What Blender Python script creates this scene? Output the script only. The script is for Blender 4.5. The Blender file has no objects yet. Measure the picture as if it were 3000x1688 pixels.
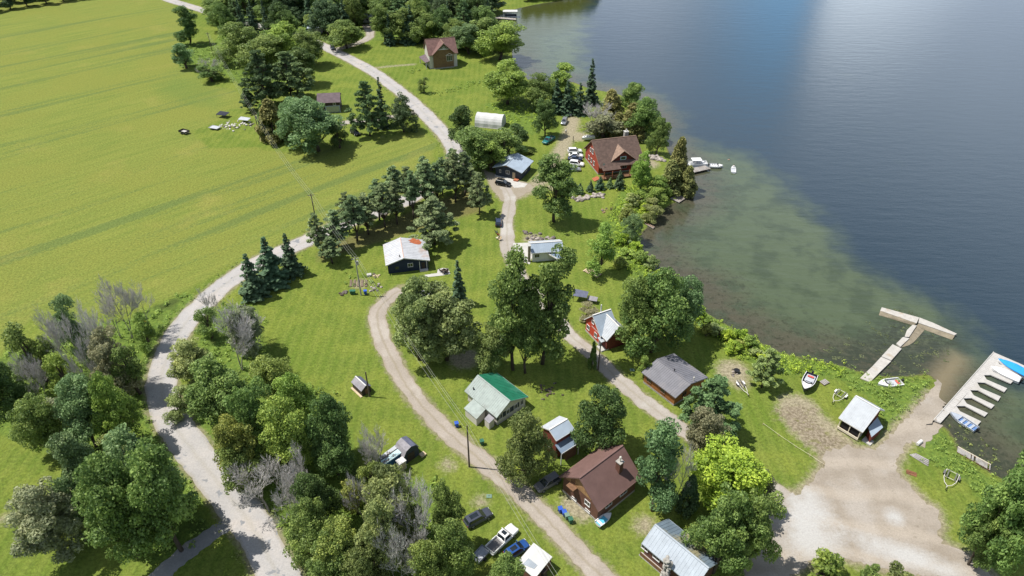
import bpy, bmesh, math, random
import numpy as np
from mathutils import Vector, Matrix, geometry

random.seed(7)
NP = np.random.default_rng(11)
sc = bpy.context.scene
col = sc.collection
FPX, PITCH, CAMH = 2000.0, math.radians(36.0), 94.0
WATER = -0.5

# ------------------------------------------------------------------ survey helpers
# Ground positions were surveyed from the photograph (3000 x 1688 px) and turned into metres.
def P(u, v, z=0.0):
    a = (u - 1500) / FPX; b = -(v - 844) / FPX
    d = (a, math.cos(PITCH) + b * math.sin(PITCH), -math.sin(PITCH) + b * math.cos(PITCH))
    t = (z - CAMH) / d[2]
    return Vector((d[0] * t, d[1] * t, z))
DS = 3000 / 2575.0
def D(u, v, z=0.0): return P(u * DS, v * DS, z)
def depth_of(p): return p.y * math.cos(PITCH) + (CAMH - p.z) * math.sin(PITCH)
def vrow(p):
    up = p.y * math.sin(PITCH) + (p.z - CAMH) * math.cos(PITCH)
    return 844 - FPX * up / depth_of(p)
def height_at(p, vtop):
    lo, hi = 0.0, 60.0
    for _ in range(40):
        m = (lo + hi) / 2
        if vrow(Vector((p.x, p.y, p.z + m))) > vtop: lo = m
        else: hi = m
    return lo
def Z(crop, W, zx, zy):                       # a point of an enlarged crop -> photograph px
    s = (crop[2] - crop[0]) / W
    return (crop[0] + zx * s, crop[1] + zy * s)

# ------------------------------------------------------------------ materials
M = {}
def nodes(name):
    m = bpy.data.materials.new(name); m.use_nodes = True
    nt = m.node_tree; nt.nodes.clear()
    return m, nt, nt.nodes.new, nt.links.new
def mat(name, c, rough=0.7, var=0.18, scale=1.5, metal=0.0, bump=0.0, c2=None, c2amt=0.5, stripes=None, spec=0.4):
    m, nt, N, Lk = nodes(name)
    out = N('ShaderNodeOutputMaterial'); bs = N('ShaderNodeBsdfPrincipled')
    tc = N('ShaderNodeTexCoord'); no = N('ShaderNodeTexNoise')
    no.inputs['Scale'].default_value = scale; no.inputs['Detail'].default_value = 6; no.inputs['Roughness'].default_value = .65
    Lk(tc.outputs['Object'], no.inputs['Vector'])
    ramp = N('ShaderNodeValToRGB')
    d = [max(0, x * (1 - var)) for x in c]; l = [min(1, x * (1 + var)) for x in c]
    ramp.color_ramp.elements[0].position = .3; ramp.color_ramp.elements[1].position = .7
    ramp.color_ramp.elements[0].color = (*d, 1); ramp.color_ramp.elements[1].color = (*l, 1)
    Lk(no.outputs['Fac'], ramp.inputs['Fac'])
    last = ramp.outputs['Color']
    if c2:
        n2 = N('ShaderNodeTexNoise'); n2.inputs['Scale'].default_value = scale * .45; n2.inputs['Detail'].default_value = 4
        Lk(tc.outputs['Object'], n2.inputs['Vector'])
        r2 = N('ShaderNodeMapRange'); r2.inputs['From Min'].default_value = .62 - c2amt * .3; r2.inputs['From Max'].default_value = .78 - c2amt * .3
        Lk(n2.outputs['Fac'], r2.inputs['Value'])
        mx = N('ShaderNodeMix'); mx.data_type = 'RGBA'; mx.inputs['B'].default_value = (*c2, 1)
        Lk(r2.outputs['Result'], mx.inputs['Factor']); Lk(last, mx.inputs['A']); last = mx.outputs['Result']
    if stripes:                                # (axis, period, darkness): board, log or seam lines
        sp = N('ShaderNodeSeparateXYZ'); Lk(tc.outputs['Object'], sp.inputs['Vector'])
        mm = N('ShaderNodeMath'); mm.operation = 'FRACT'
        dv = N('ShaderNodeMath'); dv.operation = 'DIVIDE'; dv.inputs[1].default_value = stripes[1]
        Lk(sp.outputs[stripes[0]], dv.inputs[0]); Lk(dv.outputs[0], mm.inputs[0])
        lt = N('ShaderNodeMath'); lt.operation = 'LESS_THAN'; lt.inputs[1].default_value = .16
        Lk(mm.outputs[0], lt.inputs[0])
        ml = N('ShaderNodeMath'); ml.operation = 'MULTIPLY'; ml.inputs[1].default_value = stripes[2]; Lk(lt.outputs[0], ml.inputs[0])
        mx = N('ShaderNodeMix'); mx.data_type = 'RGBA'; mx.inputs['B'].default_value = (c[0] * .25, c[1] * .25, c[2] * .25, 1)
        Lk(ml.outputs[0], mx.inputs['Factor']); Lk(last, mx.inputs['A']); last = mx.outputs['Result']
    Lk(last, bs.inputs['Base Color'])
    bs.inputs['Roughness'].default_value = rough; bs.inputs['Metallic'].default_value = metal
    bs.inputs['Specular IOR Level'].default_value = spec
    if bump:
        bp = N('ShaderNodeBump'); bp.inputs['Strength'].default_value = bump; bp.inputs['Distance'].default_value = .05
        Lk(no.outputs['Fac'], bp.inputs['Height']); Lk(bp.outputs['Normal'], bs.inputs['Normal'])
    Lk(bs.outputs['BSDF'], out.inputs['Surface'])
    M[name] = m
    return m

mat('white_metal', (.40, .425, .455), .65, .12, .8, spec=.2)
mat('rusty_white', (.44, .45, .475), .5, .14, .6, c2=(.40, .30, .25), c2amt=.16)
mat('old_rust', (.16, .07, .035), .9, .4, 2)
mat('rust', (.34, .10, .04), .85, .35, 2.5)
mat('pale_green_metal', (.30, .345, .325), .65, .16, .9, c2=(.24, .26, .24), c2amt=.3, spec=.2)
mat('green_metal', (.014, .15, .085), .6, .22, .8, c2=(.05, .20, .13), c2amt=.25)
mat('brown_metal', (.155, .092, .082), .6, .14, .5, spec=.25)
mat('dark_grey_metal', (.145, .145, .165), .6, .16, .6, c2=(.19, .18, .19), c2amt=.3)
mat('silver_metal', (.34, .38, .425), .6, .15, .5, spec=.25)
mat('blue_metal', (.15, .20, .27), .55, .15, .5)
mat('lichen_metal', (.15, .20, .25), .65, .15, .5, c2=(.33, .28, .13), c2amt=.55)
mat('light_blue_metal', (.30, .36, .43), .6, .12, .5, spec=.25)
mat('brown_shingle', (.095, .062, .050), .9, .35, 1.2, bump=.3)
mat('tan_shingle', (.23, .155, .115), .9, .25, 1.2, bump=.3)
mat('rose_shingle', (.15, .085, .075), .9, .3, 1.0, bump=.3)
mat('purple_shingle', (.12, .09, .10), .9, .25, 1.0, bump=.3)
mat('grey_shingle', (.24, .23, .25), .9, .25, 1.5)
mat('slate_shingle', (.10, .11, .16), .9, .25, 1.5)
mat('beige_siding', (.55, .52, .47), .7, .06, 1, stripes=(2, .22, .25))
mat('brown_siding', (.145, .068, .048), .8, .22, 1.2, stripes=(2, .3, .45))
mat('tan_boards', (.33, .19, .09), .8, .3, 1.5, c2=(.17, .09, .05), c2amt=.3)
mat('log_wall', (.26, .10, .03), .7, .25, 1.2, stripes=(2, .28, .6))
mat('navy_wall', (.012, .022, .055), .7, .2, 1, stripes=(2, .25, .3))
mat('slate_wall', (.03, .042, .062), .7, .2, 1, stripes=(2, .25, .3))
mat('red_wall', (.30, .050, .030), .7, .15, 1, stripes=(2, .25, .25))
mat('bright_red_wall', (.43, .05, .025), .7, .15, 1, stripes=(2, .25, .25))
mat('dark_red_wall', (.16, .035, .025), .8, .2, 1, stripes=(2, .25, .3))
mat('brick_wall', (.165, .105, .05), .9, .25, 3, c2=(.13, .07, .04), c2amt=.4)
mat('stone', (.30, .285, .26), .9, .35, 2.5, bump=.4)
mat('concrete', (.395, .375, .345), .9, .15, 1.2, c2=(.33, .27, .2), c2amt=.25, bump=.2)
mat('tan_concrete', (.205, .175, .125), .9, .25, 1.0)
mat('pale_concrete', (.42, .41, .385), .9, .12, .8)
mat('dark_wood', (.045, .032, .025), .8, .3, 2)
mat('brown_wood', (.16, .085, .045), .8, .3, 2)
mat('red_wood', (.36, .12, .06), .8, .25, 2)
mat('grey_wood', (.30, .285, .27), .85, .22, 2, c2=(.2, .185, .17), c2amt=.4, stripes=(0, .3, .18))
mat('dock_wood', (.40, .385, .365), .85, .12, 1.5, c2=(.36, .34, .31), c2amt=.3)
mat('pale_wood', (.48, .38, .25), .8, .2, 2)
mat('white_paint', (.58, .57, .55), .6, .06, 1, spec=.25)
mat('cream', (.62, .56, .44), .7, .1, 1)
mat('glass', (.018, .024, .03), .08, .3, 1, spec=.8)
mat('dark_opening', (.01, .01, .011), .9, .2, 1)
mat('black', (.012, .012, .013), .5, .2, 2)
mat('tyre', (.014, .014, .014), .85, .2, 3)
mat('rim', (.35, .35, .36), .35, .1, 3, metal=.6)
mat('car_white', (.70, .70, .69), .22, .03, 1, spec=.6)
mat('car_silver', (.33, .35, .38), .25, .05, 1, metal=.5)
mat('car_navy', (.010, .020, .055), .2, .1, 1, spec=.7)
mat('car_blue', (.02, .07, .24), .2, .1, 1, spec=.7)
mat('car_black', (.008, .008, .010), .2, .1, 1, spec=.7)
mat('car_slate', (.055, .062, .085), .25, .1, 1, spec=.6)
mat('car_teal', (.02, .14, .14), .35, .1, 1)
mat('car_grey', (.13, .125, .125), .25, .1, 1, spec=.6)
mat('lamp_red', (.35, .015, .012), .3, .05, 1)
mat('lamp_clear', (.6, .6, .6), .15, .05, 1)
mat('boat_white', (.68, .68, .68), .3, .04, 1)
mat('boat_navy', (.012, .016, .045), .3, .1, 1)
mat('boat_cover_white', (.74, .74, .74), .8, .06, .8, bump=.4)
mat('boat_cover_blue', (.015, .27, .66), .8, .10, .8, bump=.4)
mat('boat_floor', (.40, .42, .46), .8, .2, 2)
mat('boat_blue', (.10, .19, .40), .6, .3, 2)
mat('seat_red', (.55, .10, .08), .6, .1, 1)
mat('aluminium', (.50, .54, .60), .35, .1, 1, metal=.4)
mat('kayak_cyan', (.10, .42, .58), .4, .1, 1)
mat('kayak_orange', (.65, .22, .05), .5, .1, 1)
mat('bin_blue', (.03, .09, .42), .45, .1, 2)
mat('bin_green', (.03, .12, .075), .45, .15, 2)
mat('teal_lid', (.14, .22, .17), .6, .1, 2)
mat('canvas', (.50, .50, .49), .8, .10, .6, spec=.15)
mat('cyan_panel', (.44, .58, .60), .6, .15, 2)
mat('blue_wall', (.02, .09, .18), .7, .4, 2)
mat('dark_tarp', (.015, .017, .03), .5, .3, 2)
mat('pole_wood', (.11, .085, .07), .9, .25, 2)
mat('grey_pole', (.30, .30, .28), .9, .2, 2)
mat('wire', (.34, .35, .30), .6, .05, 1)
mat('galvanised', (.55, .53, .47), .5, .12, 2)
mat('bark', (.085, .066, .05), .95, .35, 2)
mat('pale_bark', (.26, .24, .215), .95, .3, 2)
mat('dead_twig', (.50, .475, .455), .95, .25, 1.5)
mat('rock', (.33, .29, .26), .95, .4, 1.5, bump=.5)
mat('dark_rock', (.14, .12, .11), .95, .4, 1.5, bump=.5)
mat('firewood', (.30, .20, .12), .9, .4, 4)
mat('sign_yellow', (.70, .36, .02), .5, .05, 1)
mat('soil', (.15, .115, .085), .95, .3, 3)
mat('skin', (.50, .30, .21), .6, .05, 3)
mat('cloth_white', (.75, .75, .75), .9, .05, 3)
mat('cloth_dark', (.03, .035, .06), .9, .1, 3)
mat('cloth_red', (.5, .05, .05), .9, .1, 3)
mat('hair', (.03, .02, .015), .9, .1, 3)

def leaf_mat(name, trans=.28, gloss=True):
    m, nt, N, Lk = nodes(name)
    out = N('ShaderNodeOutputMaterial'); oi = N('ShaderNodeObjectInfo'); at = N('ShaderNodeAttribute'); at.attribute_name = 'tint'
    hs = N('ShaderNodeHueSaturation')
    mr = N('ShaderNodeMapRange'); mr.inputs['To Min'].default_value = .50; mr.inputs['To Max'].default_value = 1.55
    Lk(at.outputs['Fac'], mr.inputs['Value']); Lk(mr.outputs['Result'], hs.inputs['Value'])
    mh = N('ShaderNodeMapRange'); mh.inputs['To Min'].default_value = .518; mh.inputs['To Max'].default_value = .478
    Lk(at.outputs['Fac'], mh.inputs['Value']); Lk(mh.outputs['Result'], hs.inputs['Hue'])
    Lk(oi.outputs['Color'], hs.inputs['Color'])
    df = N('ShaderNodeBsdfPrincipled'); df.inputs['Roughness'].default_value = .55; df.inputs['Specular IOR Level'].default_value = .3 if gloss else .1
    Lk(hs.outputs['Color'], df.inputs['Base Color'])
    tr = N('ShaderNodeBsdfTranslucent'); Lk(hs.outputs['Color'], tr.inputs['Color'])
    mx = N('ShaderNodeMixShader'); mx.inputs['Fac'].default_value = trans
    Lk(df.outputs[0], mx.inputs[1]); Lk(tr.outputs[0], mx.inputs[2]); Lk(mx.outputs[0], out.inputs['Surface'])
    M[name] = m
leaf_mat('leaf', .37)
leaf_mat('needle', .30, False)

# ------------------------------------------------------------------ mesh builder
class MB:
    def __init__(s): s.v = []; s.f = []
    def add(s, vs, fs):
        o = len(s.v); s.v += [tuple(x) for x in vs]; s.f += [tuple(i + o for i in f) for f in fs]
    def box(s, c, d, rz=0.0):
        hx, hy, hz = d[0] / 2, d[1] / 2, d[2] / 2
        cs, sn = math.cos(rz), math.sin(rz)
        vs = []
        for z in (-hz, hz):
            for x, y in ((-hx, -hy), (hx, -hy), (hx, hy), (-hx, hy)):
                vs.append((c[0] + x * cs - y * sn, c[1] + x * sn + y * cs, c[2] + z))
        s.add(vs, [(3, 2, 1, 0), (4, 5, 6, 7), (0, 1, 5, 4), (1, 2, 6, 5), (2, 3, 7, 6), (3, 0, 4, 7)])
    def beam(s, a, b, w, h):                  # a box from a to b, w wide (horizontal), h high
        a = Vector(a); b = Vector(b); d = (b - a).normalized()
        side = d.cross(Vector((0, 0, 1)))
        side = Vector((1, 0, 0)) if side.length < 1e-4 else side.normalized()
        up = side.cross(d)
        vs = []
        for p in (a, b):
            for x, y in ((-1, -1), (1, -1), (1, 1), (-1, 1)):
                vs.append(p + side * (x * w / 2) + up * (y * h / 2))
        s.add(vs, [(3, 2, 1, 0), (4, 5, 6, 7), (0, 1, 5, 4), (1, 2, 6, 5), (2, 3, 7, 6), (3, 0, 4, 7)])
    def tube(s, a, b, r0, r1, n=6, caps=True):
        a = Vector(a); b = Vector(b); d = (b - a)
        if d.length < 1e-5: return
        d.normalize()
        x = d.orthogonal().normalized(); y = d.cross(x)
        vs = []
        for p, r in ((a, r0), (b, r1)):
            for i in range(n):
                t = 2 * math.pi * i / n
                vs.append(p + x * (r * math.cos(t)) + y * (r * math.sin(t)))
        fs = [(i, (i + 1) % n, n + (i + 1) % n, n + i) for i in range(n)]
        if caps and n > 3: fs += [tuple(range(n - 1, -1, -1)), tuple(range(n, 2 * n))]
        s.add(vs, fs)
    def slab(s, q, t):                        # a polygon thickened downwards along its normal
        q = [Vector(p) for p in q]
        nrm = (q[1] - q[0]).cross(q[2] - q[0]).normalized()
        if nrm.z < 0: q.reverse(); nrm = -nrm
        n = len(q)
        vs = q + [p - nrm * t for p in q]
        s.add(vs, [tuple(range(n)), tuple(range(2 * n - 1, n - 1, -1))] + [(i + n, (i + 1) % n + n, (i + 1) % n, i) for i in range(n)])
    def prism(s, poly, z0, z1):
        s.slab([(p[0], p[1], z1) for p in poly], z1 - z0)
    def loft(s, rings, caps=True):
        n = len(rings[0]); vs = [p for r in rings for p in r]; fs = []
        for k in range(len(rings) - 1):
            for i in range(n):
                j = (i + 1) % n
                fs.append((k * n + i, k * n + j, (k + 1) * n + j, (k + 1) * n + i))
        if caps:
            fs.append(tuple(range(n - 1, -1, -1))); fs.append(tuple((len(rings) - 1) * n + i for i in range(n)))
        s.add(vs, fs)
    def blob(s, c, r, seed=0, n=7, m=5):      # an uneven stone
        rg = random.Random(seed); rings = []
        for k in range(m):
            ph = math.pi * (k + .5) / m
            rings.append([(c[0] + r[0] * math.sin(ph) * math.cos(2 * math.pi * i / n) * rg.uniform(.75, 1.15),
                           c[1] + r[1] * math.sin(ph) * math.sin(2 * math.pi * i / n) * rg.uniform(.75, 1.15),
                           c[2] + r[2] * math.cos(ph) * rg.uniform(.8, 1.1)) for i in range(n)])
        s.loft(rings)
    def mesh(s, name, m, T=None, smooth=False, bevel=0):
        me = bpy.data.meshes.new(name)
        vs = [tuple(T @ Vector(p)) for p in s.v] if T is not None else s.v
        me.from_pydata(vs, [], s.f); me.materials.append(M[m] if isinstance(m, str) else m)
        bm = bmesh.new(); bm.from_mesh(me)
        if bevel:
            bmesh.ops.bevel(bm, geom=list(bm.edges), offset=bevel, segments=1, affect='EDGES', clamp_overlap=True)
        bmesh.ops.recalc_face_normals(bm, faces=bm.faces)
        bm.to_mesh(me); bm.free()
        if smooth:
            for p in me.polygons: p.use_smooth = True
        return me
    def build(s, name, m, parent=None, T=None, smooth=False, bevel=0):
        return link(name, s.mesh(name, m, T, smooth, bevel), parent)
def link(name, me, parent=None):
    o = bpy.data.objects.new(name, me); col.objects.link(o)
    if parent is not None: o.parent = parent
    return o
def tag(o, label=None, cat=None, group=None, kind=None):
    if label: o['label'] = label
    if cat: o['category'] = cat
    if group: o['group'] = group
    if kind: o['kind'] = kind
    return o
def thing(name, label, cat, loc=(0, 0, 0), rz=0.0, group=None):
    o = bpy.data.objects.new(name, None); col.objects.link(o)
    o.location = loc; o.rotation_euler = (0, 0, rz); o.empty_display_size = .3
    return tag(o, label, cat, group)
def copy_tree(o, parent=None):
    c = o.copy(); col.objects.link(c)
    if parent is not None: c.parent = parent
    for ch in list(o.children): copy_tree(ch, c)
    return c

# ------------------------------------------------------------------ ground, water, roads
def pts(seq, z=0.0, f=P): return [f(u, v, z) for u, v in seq]
SHORE_PX = [(1760, -12), (1640, 2), (1560, 16), (1500, 30), (1455, 50), (1478, 100), (1500, 140), (1505, 175), (1525, 205), (1550, 235),
            (1600, 243), (1680, 240), (1730, 260), (1800, 272), (1860, 292), (1925, 340), (1945, 400), (1962, 450), (1990, 470),
            (2014, 515), (2030, 555), (2008, 585), (1970, 598), (1935, 625), (1905, 660), (1876, 692), (1880, 722), (1902, 770), (1932, 800),
            (1985, 828), (2040, 850), (2056, 880), (2066, 912), (2112, 940), (2180, 975), (2232, 1003), (2292, 1032), (2380, 1052),
            (2470, 1070), (2530, 1090), (2590, 1100), (2660, 1098), (2715, 1092), (2758, 1120), (2748, 1165), (2738, 1205), (2742, 1236),
            (2775, 1252), (2800, 1285), (2808, 1312), (2850, 1345), (2898, 1380), (2950, 1405), (3010, 1430), (3200, 1500)]
SH = [tuple(p[:2]) for p in pts(SHORE_PX, WATER)]
far = SH[0]
LAKE = SH + [(300, 40), (3000, 40), (3000, 4000), (150, 4000), (60, 700), (far[0] + 8, far[1] + 60)]
def sdf(X, Y, poly):
    n = len(poly); d = np.full(X.shape, 1e18); ins = np.zeros(X.shape, bool)
    for i in range(n):
        ax, ay = poly[i]; bx, by = poly[(i + 1) % n]
        ex, ey = bx - ax, by - ay; L = ex * ex + ey * ey + 1e-12
        t = np.clip(((X - ax) * ex + (Y - ay) * ey) / L, 0, 1)
        d = np.minimum(d, (X - ax - t * ex) ** 2 + (Y - ay - t * ey) ** 2)
        c = ((ay > Y) != (by > Y)) & (X < ex * (Y - ay) / (ey if abs(ey) > 1e-12 else 1e-12) + ax)
        ins ^= c
    d = np.sqrt(d)
    return np.where(ins, -d, d)
def line_d(X, Y, ln):
    d = np.full(X.shape, 1e18)
    for (ax, ay), (bx, by) in zip(ln[:-1], ln[1:]):
        ex, ey = bx - ax, by - ay; L = ex * ex + ey * ey + 1e-12
        t = np.clip(((X - ax) * ex + (Y - ay) * ey) / L, 0, 1)
        d = np.minimum(d, (X - ax - t * ex) ** 2 + (Y - ay - t * ey) ** 2)
    return np.sqrt(d)
def sstep(a, b, x):
    t = np.clip((x - a) / (b - a), 0, 1); return t * t * (3 - 2 * t)
def ground_z(s):
    return np.where(s > 0, WATER + .5 * sstep(0, 4.5, s) + .0, np.maximum(WATER + s * .14, -4.5))
def gz(x, y):
    return float(ground_z(sdf(np.array([x]), np.array([y]), LAKE))[0])
def smooth_line(px, n=10, f=D):
    p = [f(u, v) for u, v in px]; out = []
    for i in range(len(p) - 1):
        p0 = p[max(i - 1, 0)]; p1 = p[i]; p2 = p[i + 1]; p3 = p[min(i + 2, len(p) - 1)]
        for k in range(n):
            t = k / n
            out.append(.5 * ((2 * p1) + (p2 - p0) * t + (2 * p0 - 5 * p1 + 4 * p2 - p3) * t * t + (3 * p1 - p0 - 3 * p2 + p3) * t ** 3))
    out.append(p[-1])
    return [(q.x, q.y) for q in out]

ROAD = smooth_line([(760, 1560), (700, 1449), (638, 1330), (562, 1230), (482, 1130), (422, 1040), (406, 960), (420, 900), (454, 830), (510, 765),
                    (570, 712), (650, 660), (745, 618), (830, 577), (930, 540), (1035, 497), (1115, 445), (1146, 405), (1137, 365), (1105, 325), (1060, 278),
                    (1003, 228), (940, 182), (878, 148), (822, 120), (770, 98), (700, 78), (640, 62), (570, 46), (490, 20), (415, -4), (330, -40)])
LOOP = smooth_line([(1010, 730), (985, 745), (950, 785), (957, 840), (985, 900), (1022, 970), (1070, 1030), (1130, 1090), (1205, 1155), (1290, 1225), (1370, 1300), (1440, 1378), (1512, 1449), (1570, 1510)])
LANE = smooth_line([(1268, 470), (1283, 500), (1275, 555), (1278, 625), (1300, 680), (1345, 740), (1395, 795), (1432, 842), (1490, 890), (1550, 950), (1605, 997), (1660, 1040), (1712, 1078), (1790, 1130), (1880, 1190), (1975, 1255)])
LODGE = smooth_line([(1440, 300), (1435, 325), (1425, 350), (1410, 380), (1396, 405), (1375, 440), (1340, 470), (1300, 490)])
GARAGE = smooth_line([(846, 316), (880, 306), (940, 300), (1000, 292), (1046, 283)])
BRICKD = smooth_line([(938, 172), (980, 167), (1040, 162)])
FARMD = smooth_line([(838, 126), (890, 112), (930, 92), (922, 62)])
SIDED = smooth_line([(360, 1500), (410, 1440), (475, 1385), (552, 1330), (600, 1300)])
PATHL = smooth_line([(-40, 1325), (0, 1308), (60, 1288), (130, 1245), (180, 1225)])
ZL = (2250, 1125); zl = lambda x, y: (2250 + x * .3886, 1125 + y * .3886)
LOT_PX = [zl(*p) for p in [(-60, 905), (60, 868), (150, 815), (235, 832), (290, 775), (400, 648), (425, 606), (395, 560), (430, 520), (500, 490), (560, 470), (640, 470), (720, 490), (800, 500), (860, 450), (960, 345), (1065, 235), (1160, 130), (1225, 60), (1295, 100), (1345, 160),
          (1290, 220), (1225, 300), (1120, 390), (1045, 450), (1000, 520), (965, 600), (985, 680), (1060, 760), (1110, 820), (1180, 885), (1270, 950), (1300, 1030), (1290, 1130), (1310, 1190), (1500, 1290), (1650, 1400), (1750, 1500), (1780, 1640),
          (1500, 1640), (1390, 1470), (1010, 1440), (860, 1400), (700, 1345), (560, 1310), (420, 1310), (310, 1345), (220, 1420), (120, 1500), (-60, 1560), (-200, 1500)]]
LOT = [tuple(p[:2]) for p in pts(LOT_PX)]
PAD = [tuple(D(u, v)[:2]) for u, v in [(1216, 428), (1245, 438), (1290, 452), (1330, 462), (1345, 474), (1312, 492), (1292, 505), (1262, 505), (1236, 474)]]
FIELD = [tuple(D(u, v)[:2]) for u, v in [(-900, -40), (330, -60), (430, 8), (462, 60), (452, 150), (520, 215), (590, 225), (640, 270), (575, 275), (560, 300), (480, 330), (520, 372), (640, 372), (720, 385), (850, 370), (960, 352), (1060, 330), (1095, 360), (1090, 400),
         (1010, 468), (900, 525), (800, 570), (700, 615), (600, 660), (520, 700), (440, 745), (300, 790), (100, 790), (20, 850), (0, 900), (-400, 980), (-1500, 980)]]
DEEP = [tuple(P(u, v, WATER)[:2]) for u, v in [(1740, -30), (1700, 60), (1690, 160), (1720, 235), (1800, 255), (1880, 275), (1960, 340), (1990, 405), (2050, 440), (2130, 448), (2200, 478), (2262, 540), (2330, 600), (2400, 660), (2440, 735), (2500, 800), (2600, 860), (2700, 900), (2790, 960), (2830, 1020), (2860, 1090), (2990, 1160), (3200, 1210)]] + [(3000, 60), (3000, 4000), (150, 4000)]
OLIVE = [tuple(P(u, v, WATER)[:2]) for u, v in [(1440, 40), (1500, 20), (1640, -5), (1760, -20), (1740, 30), (1690, 80), (1600, 110), (1560, 170), (1500, 170)]]
RAMPW = [tuple(P(u, v, WATER)[:2]) for u, v in [(2700, 1130), (2740, 1080), (2790, 1030), (2835, 1050), (2820, 1090), (2770, 1170), (2730, 1220)]]
MARSH = [tuple(P(u, v, WATER)[:2]) for u, v in [(2400, 1030), (2480, 1000), (2560, 960), (2640, 905), (2800, 985), (2830, 1010), (2740, 1080), (2720, 1130), (2560, 1140), (2420, 1090)]]
MARSH2 = [tuple(P(u, v, WATER)[:2]) for u, v in [(2745, 1240), (2790, 1222), (2860, 1262), (2910, 1300), (2990, 1360), (3030, 1450), (2900, 1400), (2790, 1310)]]
BRUSH1 = [tuple(D(u, v)[:2]) for u, v in [(1560, 480), (1600, 470), (1650, 500), (1690, 500), (1640, 540), (1610, 575), (1605, 620), (1630, 670), (1700, 700), (1770, 760), (1790, 800), (1860, 830), (1930, 868), (2000, 890), (2080, 905), (2150, 925), (2110, 955), (2020, 950), (1950, 935), (1890, 915), (1820, 870), (1770, 820), (1650, 720), (1580, 690), (1550, 650), (1540, 600), (1520, 560), (1545, 520)]]
BRUSH2 = [tuple(P(u, v)[:2]) for u, v in [(2480, 1075), (2560, 1105), (2650, 1110), (2740, 1110), (2690, 1170), (2630, 1230), (2590, 1270), (2580, 1190), (2520, 1150), (2450, 1110)]]
BRUSH3 = [tuple(P(u, v)[:2]) for u, v in [(2700, 1270), (2745, 1245), (2790, 1290), (2800, 1320), (2880, 1385), (2940, 1420), (2960, 1480), (2880, 1480), (2840, 1420), (2760, 1370), (2690, 1330)]]
WOODL = [tuple(D(u, v)[:2]) for u, v in [(-80, 1060), (-20, 920), (30, 870), (100, 860), (260, 810), (330, 800), (385, 770), (470, 735), (495, 750), (440, 810), (395, 880), (372, 960), (385, 1040), (420, 1110), (470, 1190), (520, 1290), (540, 1340), (480, 1380), (400, 1420), (330, 1400), (280, 1300), (230, 1220), (150, 1150), (60, 1110)]]
WOODR = [tuple(D(u, v)[:2]) for u, v in [(520, 810), (560, 770), (640, 760), (660, 850), (690, 930), (760, 960), (830, 1020), (880, 1080), (900, 1170), (960, 1190), (1060, 1210), (1120, 1230), (1150, 1290), (1170, 1380), (1190, 1470), (740, 1480), (700, 1380), (640, 1290), (590, 1200), (520, 1100), (475, 1030), (480, 930), (500, 860)]]
WOODT = [tuple(D(u, v)[:2]) for u, v in [(560, 70), (640, 75), (760, 105), (800, 140), (770, 180), (720, 210), (600, 210), (540, 170), (450, 170), (470, 110), (540, 110)]]
WOODT2 = [tuple(D(u, v)[:2]) for u, v in [(520, -60), (540, 20), (620, 50), (780, 90), (830, 105), (900, 100), (1060, 108), (1180, 130), (1290, 130), (1240, 60), (1240, -60)]]
LUSH = [tuple(D(u, v)[:2]) for u, v in [(1215, 262), (1290, 250), (1370, 270), (1380, 320), (1340, 340), (1290, 320), (1260, 290)]]
PINEF = [tuple(D(u, v)[:2]) for u, v in [(790, 640), (860, 600), (980, 550), (1080, 510), (1180, 470), (1230, 500), (1210, 535), (1120, 560), (1030, 590), (930, 620), (860, 640), (800, 665)]]
DRY = [tuple(P(u, v)[:2]) for u, v in [(2255, 1190), (2330, 1160), (2440, 1220), (2540, 1310), (2600, 1330), (2540, 1370), (2420, 1360), (2300, 1270)]]
TONGUE = [tuple(P(*zl(*p))[:2]) for p in [(425, 606), (330, 500), (240, 410), (150, 320), (85, 270), (60, 215), (150, 150), (250, 150), (330, 180), (400, 300), (470, 360), (560, 400), (640, 440), (740, 490), (640, 560), (520, 620)]]
SPOTS = [(P(2148, 1088), 4.2), (P(1313, 1362), 1.6), (P(1408, 1470), 1.4), (P(1360, 1050), 4.0), (P(1810, 455), 3), (P(1900, 480), 4), (P(1690, 400), 5), (D(960, 345), 0.1), (P(1890, 1540), 2.2), (D(1395, 470), 3), (P(1700, 1480), 4), (P(1560, 700), 3), (P(1055, 832), 2.2), (P(2165, 1120), 2.5), (P(2340, 1200), 5)]

def axis(a, b, step, outer): 
    return np.concatenate([-np.array(outer[::-1]) + a, np.arange(a, b + .01, step), np.array(outer) + b])
OUT = [15, 50, 150, 400, 1200, 3500]
gx = axis(-300, 300, 1.0, OUT); gy = axis(40, 430, 1.0, OUT)
GX, GY = np.meshgrid(gx, gy)
S_LAKE = sdf(GX, GY, LAKE)
GZ = ground_z(S_LAKE)
def grid_mesh(name, X, Y, Zz, keep=None):
    ny, nx = X.shape
    idx = np.arange(nx * ny).reshape(ny, nx)
    q = np.stack([idx[:-1, :-1], idx[:-1, 1:], idx[1:, 1:], idx[1:, :-1]], -1).reshape(-1, 4)
    co = np.stack([X, Y, Zz], -1).reshape(-1, 3)
    used = None
    if keep is not None:
        k = keep.reshape(-1)
        q = q[k[q].any(1)]
        used = np.unique(q); remap = np.full(nx * ny, -1); remap[used] = np.arange(len(used))
        q = remap[q]; co = co[used]
    me = bpy.data.meshes.new(name)
    me.vertices.add(len(co)); me.vertices.foreach_set('co', co.astype(np.float32).ravel())
    me.loops.add(q.size); me.loops.foreach_set('vertex_index', q.astype(np.int32).ravel())
    me.polygons.add(len(q)); me.polygons.foreach_set('loop_start', (np.arange(len(q)) * 4).astype(np.int32))
    me.update(calc_edges=True)
    me.polygons.foreach_set('use_smooth', np.ones(len(q), bool))
    return me, used
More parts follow.
